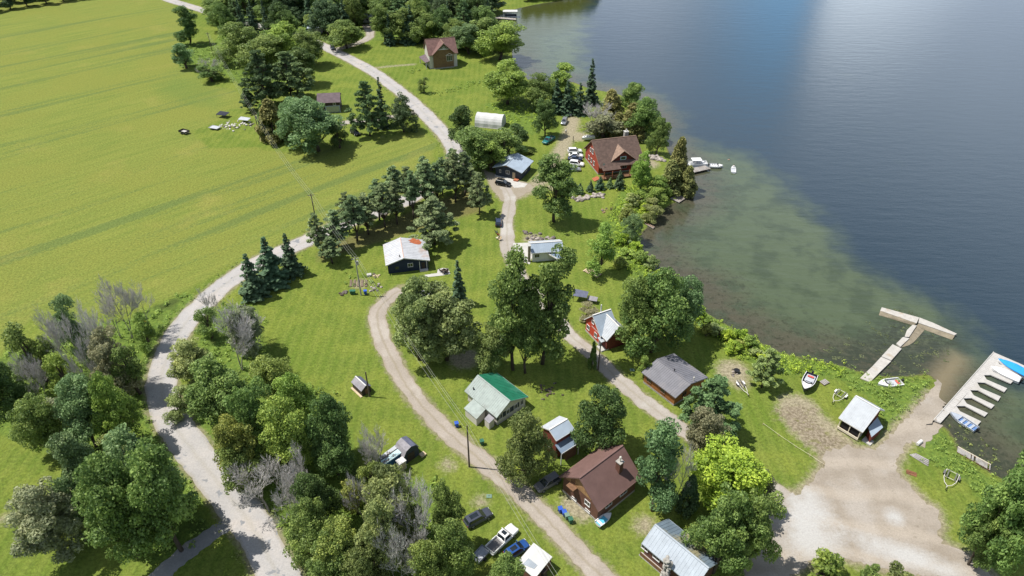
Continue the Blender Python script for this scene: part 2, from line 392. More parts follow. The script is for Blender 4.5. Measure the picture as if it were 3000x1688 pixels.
def fattr(me, name, arr, used=None):
    a = arr.reshape(-1)
    if used is not None: a = a[used]
    at = me.attributes.new(name, 'FLOAT', 'POINT'); at.data.foreach_set('value', a.astype(np.float32))

me, _ = grid_mesh('ground', GX, GY, GZ)
roads_d = np.minimum.reduce([line_d(GX, GY, ROAD) - 2.9, line_d(GX, GY, LOOP) - 1.75, line_d(GX, GY, LANE) - 1.45, line_d(GX, GY, GARAGE) - 1.5, line_d(GX, GY, FARMD) - 2, sdf(GX, GY, LOT), sdf(GX, GY, PAD)])
lodge_d = np.minimum.reduce([line_d(GX, GY, LODGE) - 2.6, line_d(GX, GY, BRICKD) - .9, line_d(GX, GY, PATHL) - .7, sdf(GX, GY, DRY) + 1, sdf(GX, GY, LOT) - .9])
for p, r in SPOTS: lodge_d = np.minimum(lodge_d, np.hypot(GX - p.x, (GY - p.y)) - r * .8)
fattr(me, 'road', np.clip(roads_d, -9, 9)); fattr(me, 'dirt', np.clip(lodge_d, -9, 9))
fattr(me, 'tongue', np.clip(sdf(GX, GY, TONGUE), -9, 9))
fattr(me, 'field', np.clip(sdf(GX, GY, FIELD), -20, 20))
br = np.minimum.reduce([sdf(GX, GY, b) for b in (BRUSH1, BRUSH2, BRUSH3, LUSH, WOODL, WOODR, WOODT, WOODT2)])
fattr(me, 'brush', np.clip(br, -9, 9))
fattr(me, 'needles', np.clip(sdf(GX, GY, PINEF), -9, 9))
fattr(me, 'shore', np.clip(S_LAKE, -9, 9))
GREENP = [tuple(D(u, v)[:2]) for u, v in [(370, 215), (440, 185), (520, 195), (590, 235), (560, 290), (500, 280), (400, 260)]]
fattr(me, 'patch', np.clip(sdf(GX, GY, GREENP), -20, 20))

def ground_mat():
    m, nt, N, Lk = nodes('ground_cover')
    out = N('ShaderNodeOutputMaterial'); bs = N('ShaderNodeBsdfPrincipled'); bs.inputs['Roughness'].default_value = .95; bs.inputs['Specular IOR Level'].default_value = .12
    geo = N('ShaderNodeNewGeometry')
    def noise(scale, detail=4, rough=.6, vec=None):
        n = N('ShaderNodeTexNoise'); n.inputs['Scale'].default_value = scale; n.inputs['Detail'].default_value = detail; n.inputs['Roughness'].default_value = rough
        Lk(vec or geo.outputs['Position'], n.inputs['Vector']); return n.outputs['Fac']
    def rng(v, a, b, c=0.0, d=1.0):
        r = N('ShaderNodeMapRange'); r.interpolation_type = 'SMOOTHSTEP'
        r.inputs['From Min'].default_value = a; r.inputs['From Max'].default_value = b; r.inputs['To Min'].default_value = c; r.inputs['To Max'].default_value = d
        Lk(v, r.inputs['Value']); return r.outputs['Result']
    def mix(f, a, b):
        x = N('ShaderNodeMix'); x.data_type = 'RGBA'
        if isinstance(f, float): x.inputs['Factor'].default_value = f
        else: Lk(f, x.inputs['Factor'])
        for s, k in ((a, 'A'), (b, 'B')):
            if isinstance(s, tuple): x.inputs[k].default_value = (*s, 1)
            else: Lk(s, x.inputs[k])
        return x.outputs['Result']
    def math2(op, a, b):
        x = N('ShaderNodeMath'); x.operation = op
        for i, s in enumerate((a, b)):
            if isinstance(s, (int, float)): x.inputs[i].default_value = s
            else: Lk(s, x.inputs[i])
        return x.outputs[0]
    def attr(n):
        a = N('ShaderNodeAttribute'); a.attribute_name = n; return a.outputs['Fac']
    n_big = noise(.035, 3); n_mid = noise(.16, 4); n_fine = noise(1.1, 6, .7); n_vf = noise(1.9, 8, .82)
    # lawn
    c = mix(rng(n_mid, .35, .68), (.104, .150, .023), (.156, .190, .032))
    c = mix(rng(n_big, .5, .68), c, (.105, .155, .022))
    c = mix(math2('MULTIPLY', rng(n_fine, .50, .72), .62), c, (.068, .108, .022))
    c = mix(math2('MULTIPLY', rng(noise(.33, 5, .7), .58, .75), .4), c, (.215, .225, .060))
    mw = N('ShaderNodeTexWave'); mw.inputs['Scale'].default_value = .14; mw.inputs['Distortion'].default_value = 2.5; mw.inputs['Detail'].default_value = 2; mw.inputs['Detail Scale'].default_value = .15
    Lk(geo.outputs['Position'], mw.inputs['Vector'])
    c = mix(math2('MULTIPLY', mw.outputs['Fac'], .22), c, (.205, .235, .052))
    # hay field with combed swathes
    rt = N('ShaderNodeMapping'); rt.inputs['Rotation'].default_value = (0, 0, FIELD_ROT); Lk(geo.outputs['Position'], rt.inputs['Vector'])
    mp = N('ShaderNodeMapping'); mp.inputs['Scale'].default_value = (.005, .13, 1)
    Lk(rt.outputs['Vector'], mp.inputs['Vector'])
    st = noise(1.0, 5, .6, mp.outputs['Vector'])
    mp2 = N('ShaderNodeMapping'); mp2.inputs['Scale'].default_value = (.05, .5, 1)
    Lk(rt.outputs['Vector'], mp2.inputs['Vector'])
    st2 = noise(1.0, 4, .65, mp2.outputs['Vector'])
    f = mix(rng(st2, .3, .7), (.136, .172, .034), (.180, .204, .042))
    f = mix(rng(n_big, .38, .66), f, (.170, .188, .038))
    f = mix(math2('MULTIPLY', rng(math2('ADD', st, math2('MULTIPLY', math2('SUBTRACT', n_fine, .5), .30)), .53, .64), .6), f, (.085, .130, .040))
    f = mix(math2('MULTIPLY', rng(noise(.05, 4), .55, .75), .45), f, (.250, .225, .060))
    f = mix(math2('MULTIPLY', rng(n_fine, .48, .72), .5), f, (.115, .155, .030))
    f = mix(math2('MULTIPLY', rng(math2('ADD', attr('patch'), math2('MULTIPLY', n_mid, 10.)), 6., -4.), .4), f, (.095, .155, .034))
    fd = math2('ADD', attr('field'), math2('MULTIPLY', math2('SUBTRACT', n_mid, .5), 5.0))
    c = mix(rng(fd, 1.0, -1.0), c, f)
    # brush and woodland floor
    b = mix(rng(n_fine, .35, .7), (.085, .140, .026), (.150, .205, .036))
    b = mix(rng(n_mid, .5, .7), b, (.06, .085, .02))
    bd = math2('ADD', attr('brush'), math2('MULTIPLY', math2('SUBTRACT', n_fine, .5), 3.0))
    c = mix(rng(bd, .8, -.8), c, b)
    nd = math2('ADD', attr('needles'), math2('MULTIPLY', math2('SUBTRACT', n_fine, .5), 4.0))
    c = mix(math2('MULTIPLY', rng(nd, .8, -2.0), .7), c, (.13, .105, .05))
    # worn dirt
    dd = math2('ADD', attr('dirt'), math2('MULTIPLY', math2('SUBTRACT', n_fine, .5), 4.5))
    dirt = mix(rng(n_vf, .3, .7), (.24, .20, .14), (.34, .295, .225))
    c = mix(math2('MULTIPLY', rng(dd, 1.2, -1.5), .85), c, dirt)
    td = math2('ADD', attr('tongue'), math2('MULTIPLY', math2('SUBTRACT', noise(.55, 7, .75), .5), 9.0))
    tcol = mix(rng(n_vf, .3, .7), (.15, .118, .075), (.27, .23, .175)); tcol = mix(rng(noise(.5, 5, .7), .5, .7), tcol, (.15, .15, .045))
    c = mix(math2('MULTIPLY', rng(td, 1.0, -1.8), .9), c, tcol)
    rd = math2('ADD', attr('road'), math2('MULTIPLY', math2('SUBTRACT', noise(.7, 5, .7), .5), 3.4))
    c = mix(math2('MULTIPLY', rng(rd, 1.1, -.3), .8), c, (.23, .20, .135))
    # shore mud and lake bed
    sd = math2('ADD', attr('shore'), math2('MULTIPLY', math2('SUBTRACT', n_fine, .5), 2.0))
    c = mix(rng(sd, .9, .0), c, (.09, .085, .045))
    hs = N('ShaderNodeHueSaturation'); Lk(rng(n_vf, .3, .7, .62, 1.38), hs.inputs['Value']); Lk(c, hs.inputs['Color'])
    Lk(hs.outputs['Color'], bs.inputs['Base Color'])
    bp = N('ShaderNodeBump'); bp.inputs['Strength'].default_value = .85; bp.inputs['Distance'].default_value = .25
    Lk(math2('ADD', n_fine, math2('MULTIPLY', n_vf, .5)), bp.inputs['Height']); Lk(bp.outputs['Normal'], bs.inputs['Normal'])
    Lk(bs.outputs[0], out.inputs['Surface'])
    return m
_a, _b = P(0, 843), P(738, 575)
FIELD_ROT = -math.atan2(_b.y - _a.y, _b.x - _a.x)
me.materials.append(ground_mat())
tag(link('ground', me), kind='structure')

# water
wme, used = grid_mesh('lake_water', GX, GY, np.full(GX.shape, WATER), keep=(S_LAKE < 2.2))
deepd = sdf(GX, GY, DEEP)
fattr(wme, 'deep', sstep(12, -16, deepd), used)
fattr(wme, 'shore', np.clip(-S_LAKE, -2, 40), used)
fattr(wme, 'olive', sstep(8, -14, sdf(GX, GY, OLIVE)), used)  # shallows plus the shore trees' reflection, painted into the water colour
fattr(wme, 'ramp', sstep(2.5, -3, sdf(GX, GY, RAMPW)), used)
fattr(wme, 'weed', sstep(2.5, -3.5, np.minimum(sdf(GX, GY, MARSH), sdf(GX, GY, MARSH2))), used)
def water_mat():
    m, nt, N, Lk = nodes('lake_water')
    out = N('ShaderNodeOutputMaterial'); geo = N('ShaderNodeNewGeometry')
    def attr(n):
        a = N('ShaderNodeAttribute'); a.attribute_name = n; return a.outputs['Fac']
    def noise(scale, detail=4, rough=.6, sx=1, sy=1, rot=0):
        mp = N('ShaderNodeMapping'); mp.inputs['Scale'].default_value = (sx, sy, 1); mp.inputs['Rotation'].default_value = (0, 0, rot); Lk(geo.outputs['Position'], mp.inputs['Vector'])
        n = N('ShaderNodeTexNoise'); n.inputs['Scale'].default_value = scale; n.inputs['Detail'].default_value = detail; n.inputs['Roughness'].default_value = rough
        Lk(mp.outputs['Vector'], n.inputs['Vector']); return n.outputs['Fac']
    def rng(v, a, b, c=0.0, d=1.0):
        r = N('ShaderNodeMapRange'); r.interpolation_type = 'SMOOTHSTEP'
        r.inputs['From Min'].default_value = a; r.inputs['From Max'].default_value = b; r.inputs['To Min'].default_value = c; r.inputs['To Max'].default_value = d
        Lk(v, r.inputs['Value']); return r.outputs['Result']
    def mix(f, a, b):
        x = N('ShaderNodeMix'); x.data_type = 'RGBA'; Lk(f, x.inputs['Factor'])
        for s, k in ((a, 'A'), (b, 'B')):
            if isinstance(s, tuple): x.inputs[k].default_value = (*s, 1)
            else: Lk(s, x.inputs[k])
        return x.outputs['Result']
    def mul(a, b, op='MULTIPLY'):
        x = N('ShaderNodeMath'); x.operation = op
        for i, s in enumerate((a, b)):
            if isinstance(s, (int, float)): x.inputs[i].default_value = s
            else: Lk(s, x.inputs[i])
        return x.outputs[0]
    n1 = noise(.12, 5, .6); n2 = noise(.9, 5, .7)
    sh = mul(attr('shore'), mul(mul(n1, .5, 'SUBTRACT'), 9.0), 'ADD')
    c = mix(rng(sh, 2, 15), WC['brown'], WC['green'])
    c = mix(mul(rng(n1, .45, .62), .75), c, WC['green2'])
    c = mix(mul(rng(noise(.45, 6, .75), .52, .70), .45), c, WC['green2'])
    c = mix(mul(rng(n2, .48, .66), mul(rng(attr('shore'), 22, 3), .75)), c, WC['weedy'])
    c = mix(mul(rng(noise(2.6, 4, .7), .5, .7), mul(rng(attr('shore'), 16, 2), .6)), c, (.105, .098, .07))
    c = mix(attr('olive'), c, WC['olive'])
    dp = mul(attr('deep'), mul(mul(mul(n1, .5, 'SUBTRACT'), .55), mul(mul(noise(.03, 3), .5, 'SUBTRACT'), .7), 'ADD'), 'ADD')
    c = mix(rng(dp, .15, .9), c, WC['deep'])
    c = mix(mul(attr('weed'), rng(n2, .3, .6)), c, WC['weed'])
    c = mix(mul(attr('ramp'), .8), c, WC['sand'])
    df = N('ShaderNodeBsdfDiffuse'); Lk(c, df.inputs['Color'])
    gl = N('ShaderNodeBsdfGlossy'); gl.inputs['Roughness'].default_value = .12
    rip = mul(mul(noise(1.0, 4, .65, .35, 1.5, -.12), mul(noise(.30, 3, .55, .4, 1.2, .15), 2.2), 'ADD'), .0, 'ADD')
    bp = N('ShaderNodeBump'); bp.inputs['Strength'].default_value = .36; bp.inputs['Distance'].default_value = .09
    Lk(rip, bp.inputs['Height'])
    fr = N('ShaderNodeFresnel'); fr.inputs['IOR'].default_value = 1.33
    Lk(bp.outputs['Normal'], gl.inputs['Normal']); Lk(bp.outputs['Normal'], fr.inputs['Normal'])
    mx = N('ShaderNodeMixShader'); Lk(fr.outputs[0], mx.inputs['Fac']); Lk(df.outputs[0], mx.inputs[1]); Lk(gl.outputs[0], mx.inputs[2])
    Lk(mx.outputs[0], out.inputs['Surface'])
    return m
WC = dict(brown=(.066, .062, .042), green=(.068, .090, .050), green2=(.042, .058, .034), weedy=(.030, .030, .018), olive=(.050, .060, .014), deep=(.016, .032, .048), weed=(.035, .042, .028), sand=(.20, .165, .10))
wme.materials.append(water_mat())
tag(link('lake_water', wme), kind='structure')

def gravel(name, c1, c2, c3, rut=False, patches=False, tracks=0, pale=()):
    m, nt, N, Lk = nodes(name)
    out = N('ShaderNodeOutputMaterial'); bs = N('ShaderNodeBsdfPrincipled'); bs.inputs['Roughness'].default_value = .95; bs.inputs['Specular IOR Level'].default_value = .1
    geo = N('ShaderNodeNewGeometry')
    def noise(s, d=5, r=.65):
        n = N('ShaderNodeTexNoise'); n.inputs['Scale'].default_value = s; n.inputs['Detail'].default_value = d; n.inputs['Roughness'].default_value = r
        Lk(geo.outputs['Position'], n.inputs['Vector']); return n
    def ramp(v, a, b):
        r = N('ShaderNodeMapRange'); r.inputs['From Min'].default_value = a; r.inputs['From Max'].default_value = b; Lk(v, r.inputs['Value']); return r.outputs['Result']
    def mix(f, a, b):
        x = N('ShaderNodeMix'); x.data_type = 'RGBA'; Lk(f, x.inputs['Factor'])
        for s, k in ((a, 'A'), (b, 'B')):
            if isinstance(s, tuple): x.inputs[k].default_value = (*s, 1)
            else: Lk(s, x.inputs[k])
        return x.outputs['Result']
    fine = noise(3.5, 6, .75)
    c = mix(ramp(noise(.22).outputs['Fac'], .38, .62), c1, c2)
    c = mix(ramp(noise(.10, 3).outputs['Fac'], .52, .64), c, c3)
    at = N('ShaderNodeAttribute'); at.attribute_name = 'across'
    if rut:                                    # two paler wheel tracks and a greener, browner crown
        w = N('ShaderNodeMath'); w.operation = 'ADD'
        nn = noise(.5); ms = N('ShaderNodeMath'); ms.operation = 'MULTIPLY_ADD'; ms.inputs[1].default_value = .5; ms.inputs[2].default_value = -.25
        Lk(nn.outputs['Fac'], ms.inputs[0]); Lk(at.outputs['Fac'], w.inputs[0]); Lk(ms.outputs[0], w.inputs[1])
        ab = N('ShaderNodeMath'); ab.operation = 'ABSOLUTE'; Lk(w.outputs[0], ab.inputs[0])
        mm = N('ShaderNodeMath'); mm.operation = 'MULTIPLY'; mm.inputs[1].default_value = rut; Lk(ramp(ab.outputs[0], .22, .02), mm.inputs[0])
        c = mix(mm.outputs[0], c, (c1[0] * .68, c1[1] * .66, c1[2] * .52))
        m2 = N('ShaderNodeMath'); m2.operation = 'MULTIPLY'; m2.inputs[1].default_value = .7; Lk(ramp(ab.outputs[0], .78, 1.05), m2.inputs[0])
        c = mix(m2.outputs[0], c, (c1[0] * .7, c1[1] * .66, c1[2] * .5))
    if tracks:                                 # looping tyre marks
        wv = N('ShaderNodeTexWave'); wv.wave_type = 'RINGS'; wv.inputs['Scale'].default_value = .05; wv.inputs['Distortion'].default_value = 22; wv.inputs['Detail'].default_value = 3; wv.inputs['Detail Scale'].default_value = .25
        Lk(geo.outputs['Position'], wv.inputs['Vector']); t = N('ShaderNodeMath'); t.operation = 'MULTIPLY'; t.inputs[1].default_value = tracks; Lk(ramp(wv.outputs['Fac'], .55, .95), t.inputs[0])
        c = mix(t.outputs[0], c, (c1[0] * 1.28, c1[1] * 1.27, c1[2] * 1.25)); c = mix(ramp(noise(.8, 7, .8).outputs['Fac'], .55, .72), c, (c2[0] * .8, c2[1] * .78, c2[2] * .74))
    for a, b, wd in pale:                      # worn pale gravel
        d = b - a; mp = N('ShaderNodeMapping'); mp.vector_type = 'TEXTURE'; mp.inputs['Location'].default_value = ((a + b) / 2); mp.inputs['Rotation'].default_value = (0, 0, math.atan2(d.y, d.x)); mp.inputs['Scale'].default_value = (d.length / 2, wd, 50)
        Lk(geo.outputs['Position'], mp.inputs['Vector']); ln = N('ShaderNodeVectorMath'); ln.operation = 'LENGTH'; Lk(mp.outputs['Vector'], ln.inputs[0])
        ad = N('ShaderNodeMath'); ad.operation = 'MULTIPLY_ADD'; ad.inputs[1].default_value = 1.6; Lk(noise(.3, 7, .75).outputs['Fac'], ad.inputs[0]); Lk(ln.outputs['Value'], ad.inputs[2])
        mm = N('ShaderNodeMath'); mm.operation = 'MULTIPLY'; mm.inputs[1].default_value = .85; Lk(ramp(ad.outputs[0], 1.9, 1.1), mm.inputs[0]); c = mix(mm.outputs[0], c, (.40, .395, .385))
    if patches:                                # repaired and worn spots
        c = mix(ramp(noise(.55, 3, .5).outputs['Fac'], .62, .66), c, patches)
    hs = N('ShaderNodeHueSaturation'); r = N('ShaderNodeMapRange'); r.inputs['From Min'].default_value = .25; r.inputs['From Max'].default_value = .75; r.inputs['To Min'].default_value = .78; r.inputs['To Max'].default_value = 1.2
    Lk(fine.outputs['Fac'], r.inputs['Value']); Lk(r.outputs['Result'], hs.inputs['Value']); Lk(c, hs.inputs['Color']); Lk(hs.outputs['Color'], bs.inputs['Base Color'])
    bp = N('ShaderNodeBump'); bp.inputs['Strength'].default_value = .35; bp.inputs['Distance'].default_value = .06
    Lk(fine.outputs['Fac'], bp.inputs['Height']); Lk(bp.outputs['Normal'], bs.inputs['Normal']); Lk(bs.outputs[0], out.inputs['Surface'])
    M[name] = m
gravel('road_chip', (.375, .355, .34), (.325, .315, .31), (.39, .36, .335), rut=.25, patches=(.215, .22, .23))
gravel('drive_gravel', (.33, .29, .25), (.285, .25, .21), (.36, .325, .285), rut=.55)
gravel('lane_gravel', (.34, .31, .28), (.30, .27, .235), (.38, .36, .33), rut=.4)
gravel('lot_gravel', (.30, .264, .222), (.25, .216, .175), (.32, .29, .255), tracks=.42, pale=((P(2290, 1440), P(2440, 1540), 5.0), (P(2330, 1640), P(2420, 1500), 5.5), (P(2460, 1560), P(2860, 1700), 2.6), (P(2600, 1530), P(2640, 1500), 2.0)))
gravel('asphalt', (.25, .245, .24), (.21, .21, .205), (.28, .27, .255))
def strip(name, line, w, m, z=.03, jit=.28, seed=1, follow=False):
    rg = random.Random(seed); L = [Vector((*p, 0)) for p in line]
    res = [L[0]]
    for a, b in zip(L[:-1], L[1:]):            # resample to about 0.8 m
        n = max(1, int((b - a).length / .8))
        res += [a.lerp(b, (k + 1) / n) for k in range(n)]
    vs, fs, ac = [], [], []; K = 8
    jl = jr = 0.0
    for i, p in enumerate(res):
        t = (res[min(i + 1, len(res) - 1)] - res[max(i - 1, 0)]).normalized(); nrm = Vector((-t.y, t.x, 0))
        jl = jl * .6 + rg.uniform(-jit, jit); jr = jr * .6 + rg.uniform(-jit, jit)
        for k in range(K + 1):
            s = -1 + 2 * k / K
            h = w / 2 + (jl if s < 0 else jr) * abs(s)
            q = p + nrm * (s * h)
            vs.append((q.x, q.y, (gz(q.x, q.y) if follow else 0) + z)); ac.append(s)
    for i in range(len(res) - 1):
        for k in range(K):
            a = i * (K + 1) + k; fs.append((a, a + 1, a + K + 2, a + K + 1))
    me = bpy.data.meshes.new(name); me.from_pydata(vs, [], fs); me.materials.append(M[m])
    fattr(me, 'across', np.array(ac))
    return tag(link(name, me), kind='structure')
strip('road', ROAD, 5.7, 'road_chip', .03, .22, 1)
strip('gravel_drive', LOOP, 3.5, 'drive_gravel', .026, .25, 2)
strip('gravel_lane', LANE, 3.4, 'lane_gravel', .022, .25, 3)
strip('garage_drive', GARAGE, 3.2, 'lane_gravel', .018, .3, 4)
strip('farm_drive', FARMD, 4.0, 'lane_gravel', .018, .3, 5)
strip('side_drive', SIDED, 2.9, 'asphalt', .018, .2, 6)
def sheet(name, poly, m, z=.014, jit=.35, seed=3):
    rg = random.Random(seed); out = []
    for i in range(len(poly)):
        a = Vector((*poly[i], 0)); b = Vector((*poly[(i + 1) % len(poly)], 0)); n = max(1, int((b - a).length / .55))
        for k in range(n):
            p = a.lerp(b, k / n); out.append(Vector((p.x + rg.uniform(-jit, jit), p.y + rg.uniform(-jit, jit), z)))
    tris = geometry.tessellate_polygon([out])
    me = bpy.data.meshes.new(name); me.from_pydata([tuple(p) for p in out], [], [tuple(t) for t in tris]); me.materials.append(M[m])
    fattr(me, 'across', np.zeros(len(out)))
    bm = bmesh.new(); bm.from_mesh(me); bmesh.ops.recalc_face_normals(bm, faces=bm.faces)
    for f in bm.faces:
        if f.normal.z < 0: f.normal_flip()
    bm.to_mesh(me); bm.free()
    return tag(link(name, me), kind='structure')
sheet('gravel_lot', LOT, 'lot_gravel', .014, .42)
sheet('gravel_pad', PAD, 'drive_gravel', .012, .3)
RAMPL = [tuple(P(u, v)[:2]) for u, v in [(2668, 1290), (2700, 1250), (2740, 1200), (2765, 1160), (2785, 1120), (2800, 1090)]]
strip('boat_ramp', RAMPL, 5.0, 'lot_gravel', .02, .35, 9, follow=True)

# ------------------------------------------------------------------ buildings
class Vol:
    """a gabled volume: local x runs along the ridge from A to B, +y to its left; numbers in metres"""
    def __init__(s, A, B, zr, ze, wl, wr, oh=.4, ohy=None):
        a = P(*A, zr); b = P(*B, zr); a.z = b.z = 0
        d = (b - a); s.L = d.length; d.normalize()
        s.rz = math.atan2(d.y, d.x); s.c = (a + b) / 2
        s.T = Matrix.Translation(s.c) @ Matrix.Rotation(s.rz, 4, 'Z')
        n = Vector((-d.y, d.x, 0))
        def half(w):
            if isinstance(w, tuple):
                q = P(*w, ze); q.z = 0; return abs((q - s.c).dot(n))
            return w
        s.wl, s.wr = half(wl), half(wr); s.zr, s.ze, s.oh = zr, ze, oh; s.ohy = oh if ohy is None else ohy
    def zroof(s, y): 
        w = s.wr if y > 0 else s.wl
        return s.zr - (s.zr - s.ze) * abs(y) / w
def building(name, label, cat, v):
    r = thing(name, label, cat, v.c, v.rz); r['_inv'] = 0
    del r['_inv']
    return r
def gable(root, base, v, wall='beige_siding', roofs=('white_metal', 'white_metal'), ribs=.6, t=.12, trim='white_paint', z0=0, labels=(None, None), foundation=None, gable_upper=None, wallname='wall'):
    T = base.T.inverted() @ v.T
    h = v.L / 2; oh = v.oh
    xl = h - oh; yl = v.wl - v.ohy; yr = v.wr - oh
    zl_, zr_ = v.zroof(-yl) - t - .02, v.zroof(yr) - t - .02; zt = v.zr - t - .02
    mb = MB()
    prof = [(-yl, z0), (yr, z0), (yr, zr_), (0, zt), (-yl, zl_)]
    n = len(prof)
    vs = [(-xl, y, z) for y, z in prof] + [(xl, y, z) for y, z in prof]
    mb.add(vs, [tuple(range(n - 1, -1, -1)), tuple(range(n, 2 * n))] + [(i, (i + 1) % n, n + (i + 1) % n, n + i) for i in range(n)])
    w = mb.build(wallname, wall, root, T)
    if gable_upper:                            # boarding of another kind across the gable top
        for sx in (-1, 1):
            g = MB(); zc = gable_upper[1]
            ya = yl * (zt - zc) / max(.01, zt - zl_); yb = yr * (zt - zc) / max(.01, zt - zr_)
            q = [(-min(ya, yl), zc), (min(yb, yr), zc), (0, zt)]
            x0, x1 = sx * (xl + .003), sx * (xl + .06)
            g.add([(x0, y, z) for y, z in q] + [(x1, y, z) for y, z in q], [(0, 1, 2), (5, 4, 3), (0, 3, 4, 1), (1, 4, 5, 2), (2, 5, 3, 0)])
            g.build('gable_boarding', gable_upper[0], w, None if False else T)
    if foundation:
        f = MB(); f.box((0, (yr - yl) / 2, .22), (2 * xl + .06, yl + yr + .06, .44)); f.build('foundation', foundation, root, T)
    for k, (sgn, ww, rm) in enumerate(((-1, v.wl, roofs[0]), (1, v.wr, roofs[1]))):
        m = MB()
        q = [(-h, 0, v.zr), (h, 0, v.zr), (h, sgn * ww, v.ze), (-h, sgn * ww, v.ze)]
        m.slab(q, t)
        if ribs:
            nn = int(v.L / ribs)
            for i in range(nn + 1):
                x = -h + .03 + (v.L - .06) * i / nn
                m.beam((x, sgn * .08, v.zroof(sgn * .08) + .015), (x, sgn * (ww - .02), v.ze + .022), .05, .05)
        o = m.build('roof', rm, root, T)
        if labels[k]: o['label'] = labels[k]
    if trim:
        m = MB()
        m.beam((-h, 0, v.zr + .03), (h, 0, v.zr + .03), .28, .06)
        for sx in (-1, 1):
            for sgn, ww in ((-1, v.wl), (1, v.wr)):
                m.beam((sx * (h + .021), 0, v.zr - .10), (sx * (h + .021), sgn * ww, v.ze - .10), .04, .20)
        for sgn, ww in ((-1, v.wl), (1, v.wr)):
            m.beam((-h, sgn * (ww + .022), v.ze - .08), (h, sgn * (ww + .022), v.ze - .08), .04, .18)
        m.build('roof_trim', trim, root, T)
    return w, T
def wallspot(v, side):
    h = v.L / 2 - v.oh; yl = v.wl - v.ohy; yr = v.wr - v.oh
    return {'B': (Vector((h, 0, 0)), Vector((0, 1, 0)), Vector((1, 0, 0))), 'A': (Vector((-h, 0, 0)), Vector((0, -1, 0)), Vector((-1, 0, 0))),
            'L': (Vector((0, -yl, 0)), Vector((1, 0, 0)), Vector((0, -1, 0))), 'R': (Vector((0, yr, 0)), Vector((-1, 0, 0)), Vector((0, 1, 0)))}[side]
def window(root, T, v, side, s, z, w, h, frame='white_paint', mull=1, shutters=None, name='window', pane='glass', tall=False):
    o, al, n = wallspot(v, side)
    c = o + al * s + Vector((0, 0, z))
    def bx(mb, ds, dz, ww, hh, dp, off):
        a = c + al * (ds - ww / 2) + Vector((0, 0, dz)) + n * off; b = c + al * (ds + ww / 2) + Vector((0, 0, dz)) + n * off
        mb.beam(a, b, dp, hh)
    m = MB(); fw = .09
    bx(m, 0, h / 2, w + fw, fw, .10, .055); bx(m, 0, -h / 2, w + fw, fw, .14, .075)
    for q in (-1, 1): bx(m, q * w / 2, 0, fw, h - fw, .10, .055)
    for i in range(mull): bx(m, -w / 2 + w * (i + 1) / (mull + 1), 0, .06, h - fw, .08, .046)
    f = m.build(name, frame, root, T)
    p = MB(); bx(p, 0, 0, w - fw, h - fw, .03, .018); p.build('pane', pane, f, T)
    if shutters:
        for q in (-1, 1):
            sh = MB(); bx(sh, q * (w / 2 + .32), 0, .42, h + .05, .05, .028); sh.build('shutter', shutters, f, T)
    return f
def door(root, T, v, side, s, w=.9, h=2.0, m='white_paint', z0=.1, name='door'):
    o, al, n = wallspot(v, side)
    mb = MB(); a = o + al * (s - w / 2) + Vector((0, 0, z0 + h / 2)) + n * .035; b = o + al * (s + w / 2) + Vector((0, 0, z0 + h / 2)) + n * .035
    mb.beam(a, b, .07, h); d = mb.build(name, m, root, T)
    hb = MB(); p = o + al * (s + w * .36) + Vector((0, 0, z0 + h * .48)) + n * .09; hb.box(p, (.06, .06, .12)); hb.build('handle', 'black', d, T)
    return d
def boxpart(root, T, name, m, c, d, rz=0, bevel=0):
    mb = MB(); mb.box(c, d, rz); return mb.build(name, m, root, T, bevel=bevel)
def chimney(root, T, x, y, z0, z1, w=.8, m='stone', cap='pale_concrete', pipe=0):
    mb = MB(); mb.box((x, y, (z0 + z1) / 2), (w, w, z1 - z0)); o = mb.build('chimney', m, root, T)
    c = MB(); c.box((x, y, z1 + .07), (w + .2, w + .2, .14)); c.build('chimney_cap', cap, o, T)
    if pipe:
        p = MB(); p.tube((x, y, z1 + .14), (x, y, z1 + pipe), .12, .12, 8); p.tube((x, y, z1 + pipe), (x, y, z1 + pipe + .18), .22, .10, 8); p.build('flue_pipe', 'galvanised', o, T)
    return o
def vent(root, T, x, y, z, h=.6, m='black'):
    mb = MB(); mb.tube((x, y, z - .1), (x, y, z + h), .10, .10, 8); mb.tube((x, y, z + h), (x, y, z + h + .12), .17, .08, 8); return mb.build('vent_pipe', m, root, T)
def dish(root, T, x, y, z):
    mb = MB(); mb.tube((x, y, z), (x, y, z + .5), .03, .03, 6)
    rings = [[(x + .05 * k * math.cos(a), y - .1 - .03 * k * k * .1 + .02 * k, z + .55 + .05 * k * math.sin(a)) for a in [i * math.pi / 5 for i in range(10)]] for k in (1, 4, 7, 8)]
    mb.loft(rings); return mb.build('satellite_dish', 'pale_concrete', root, T)

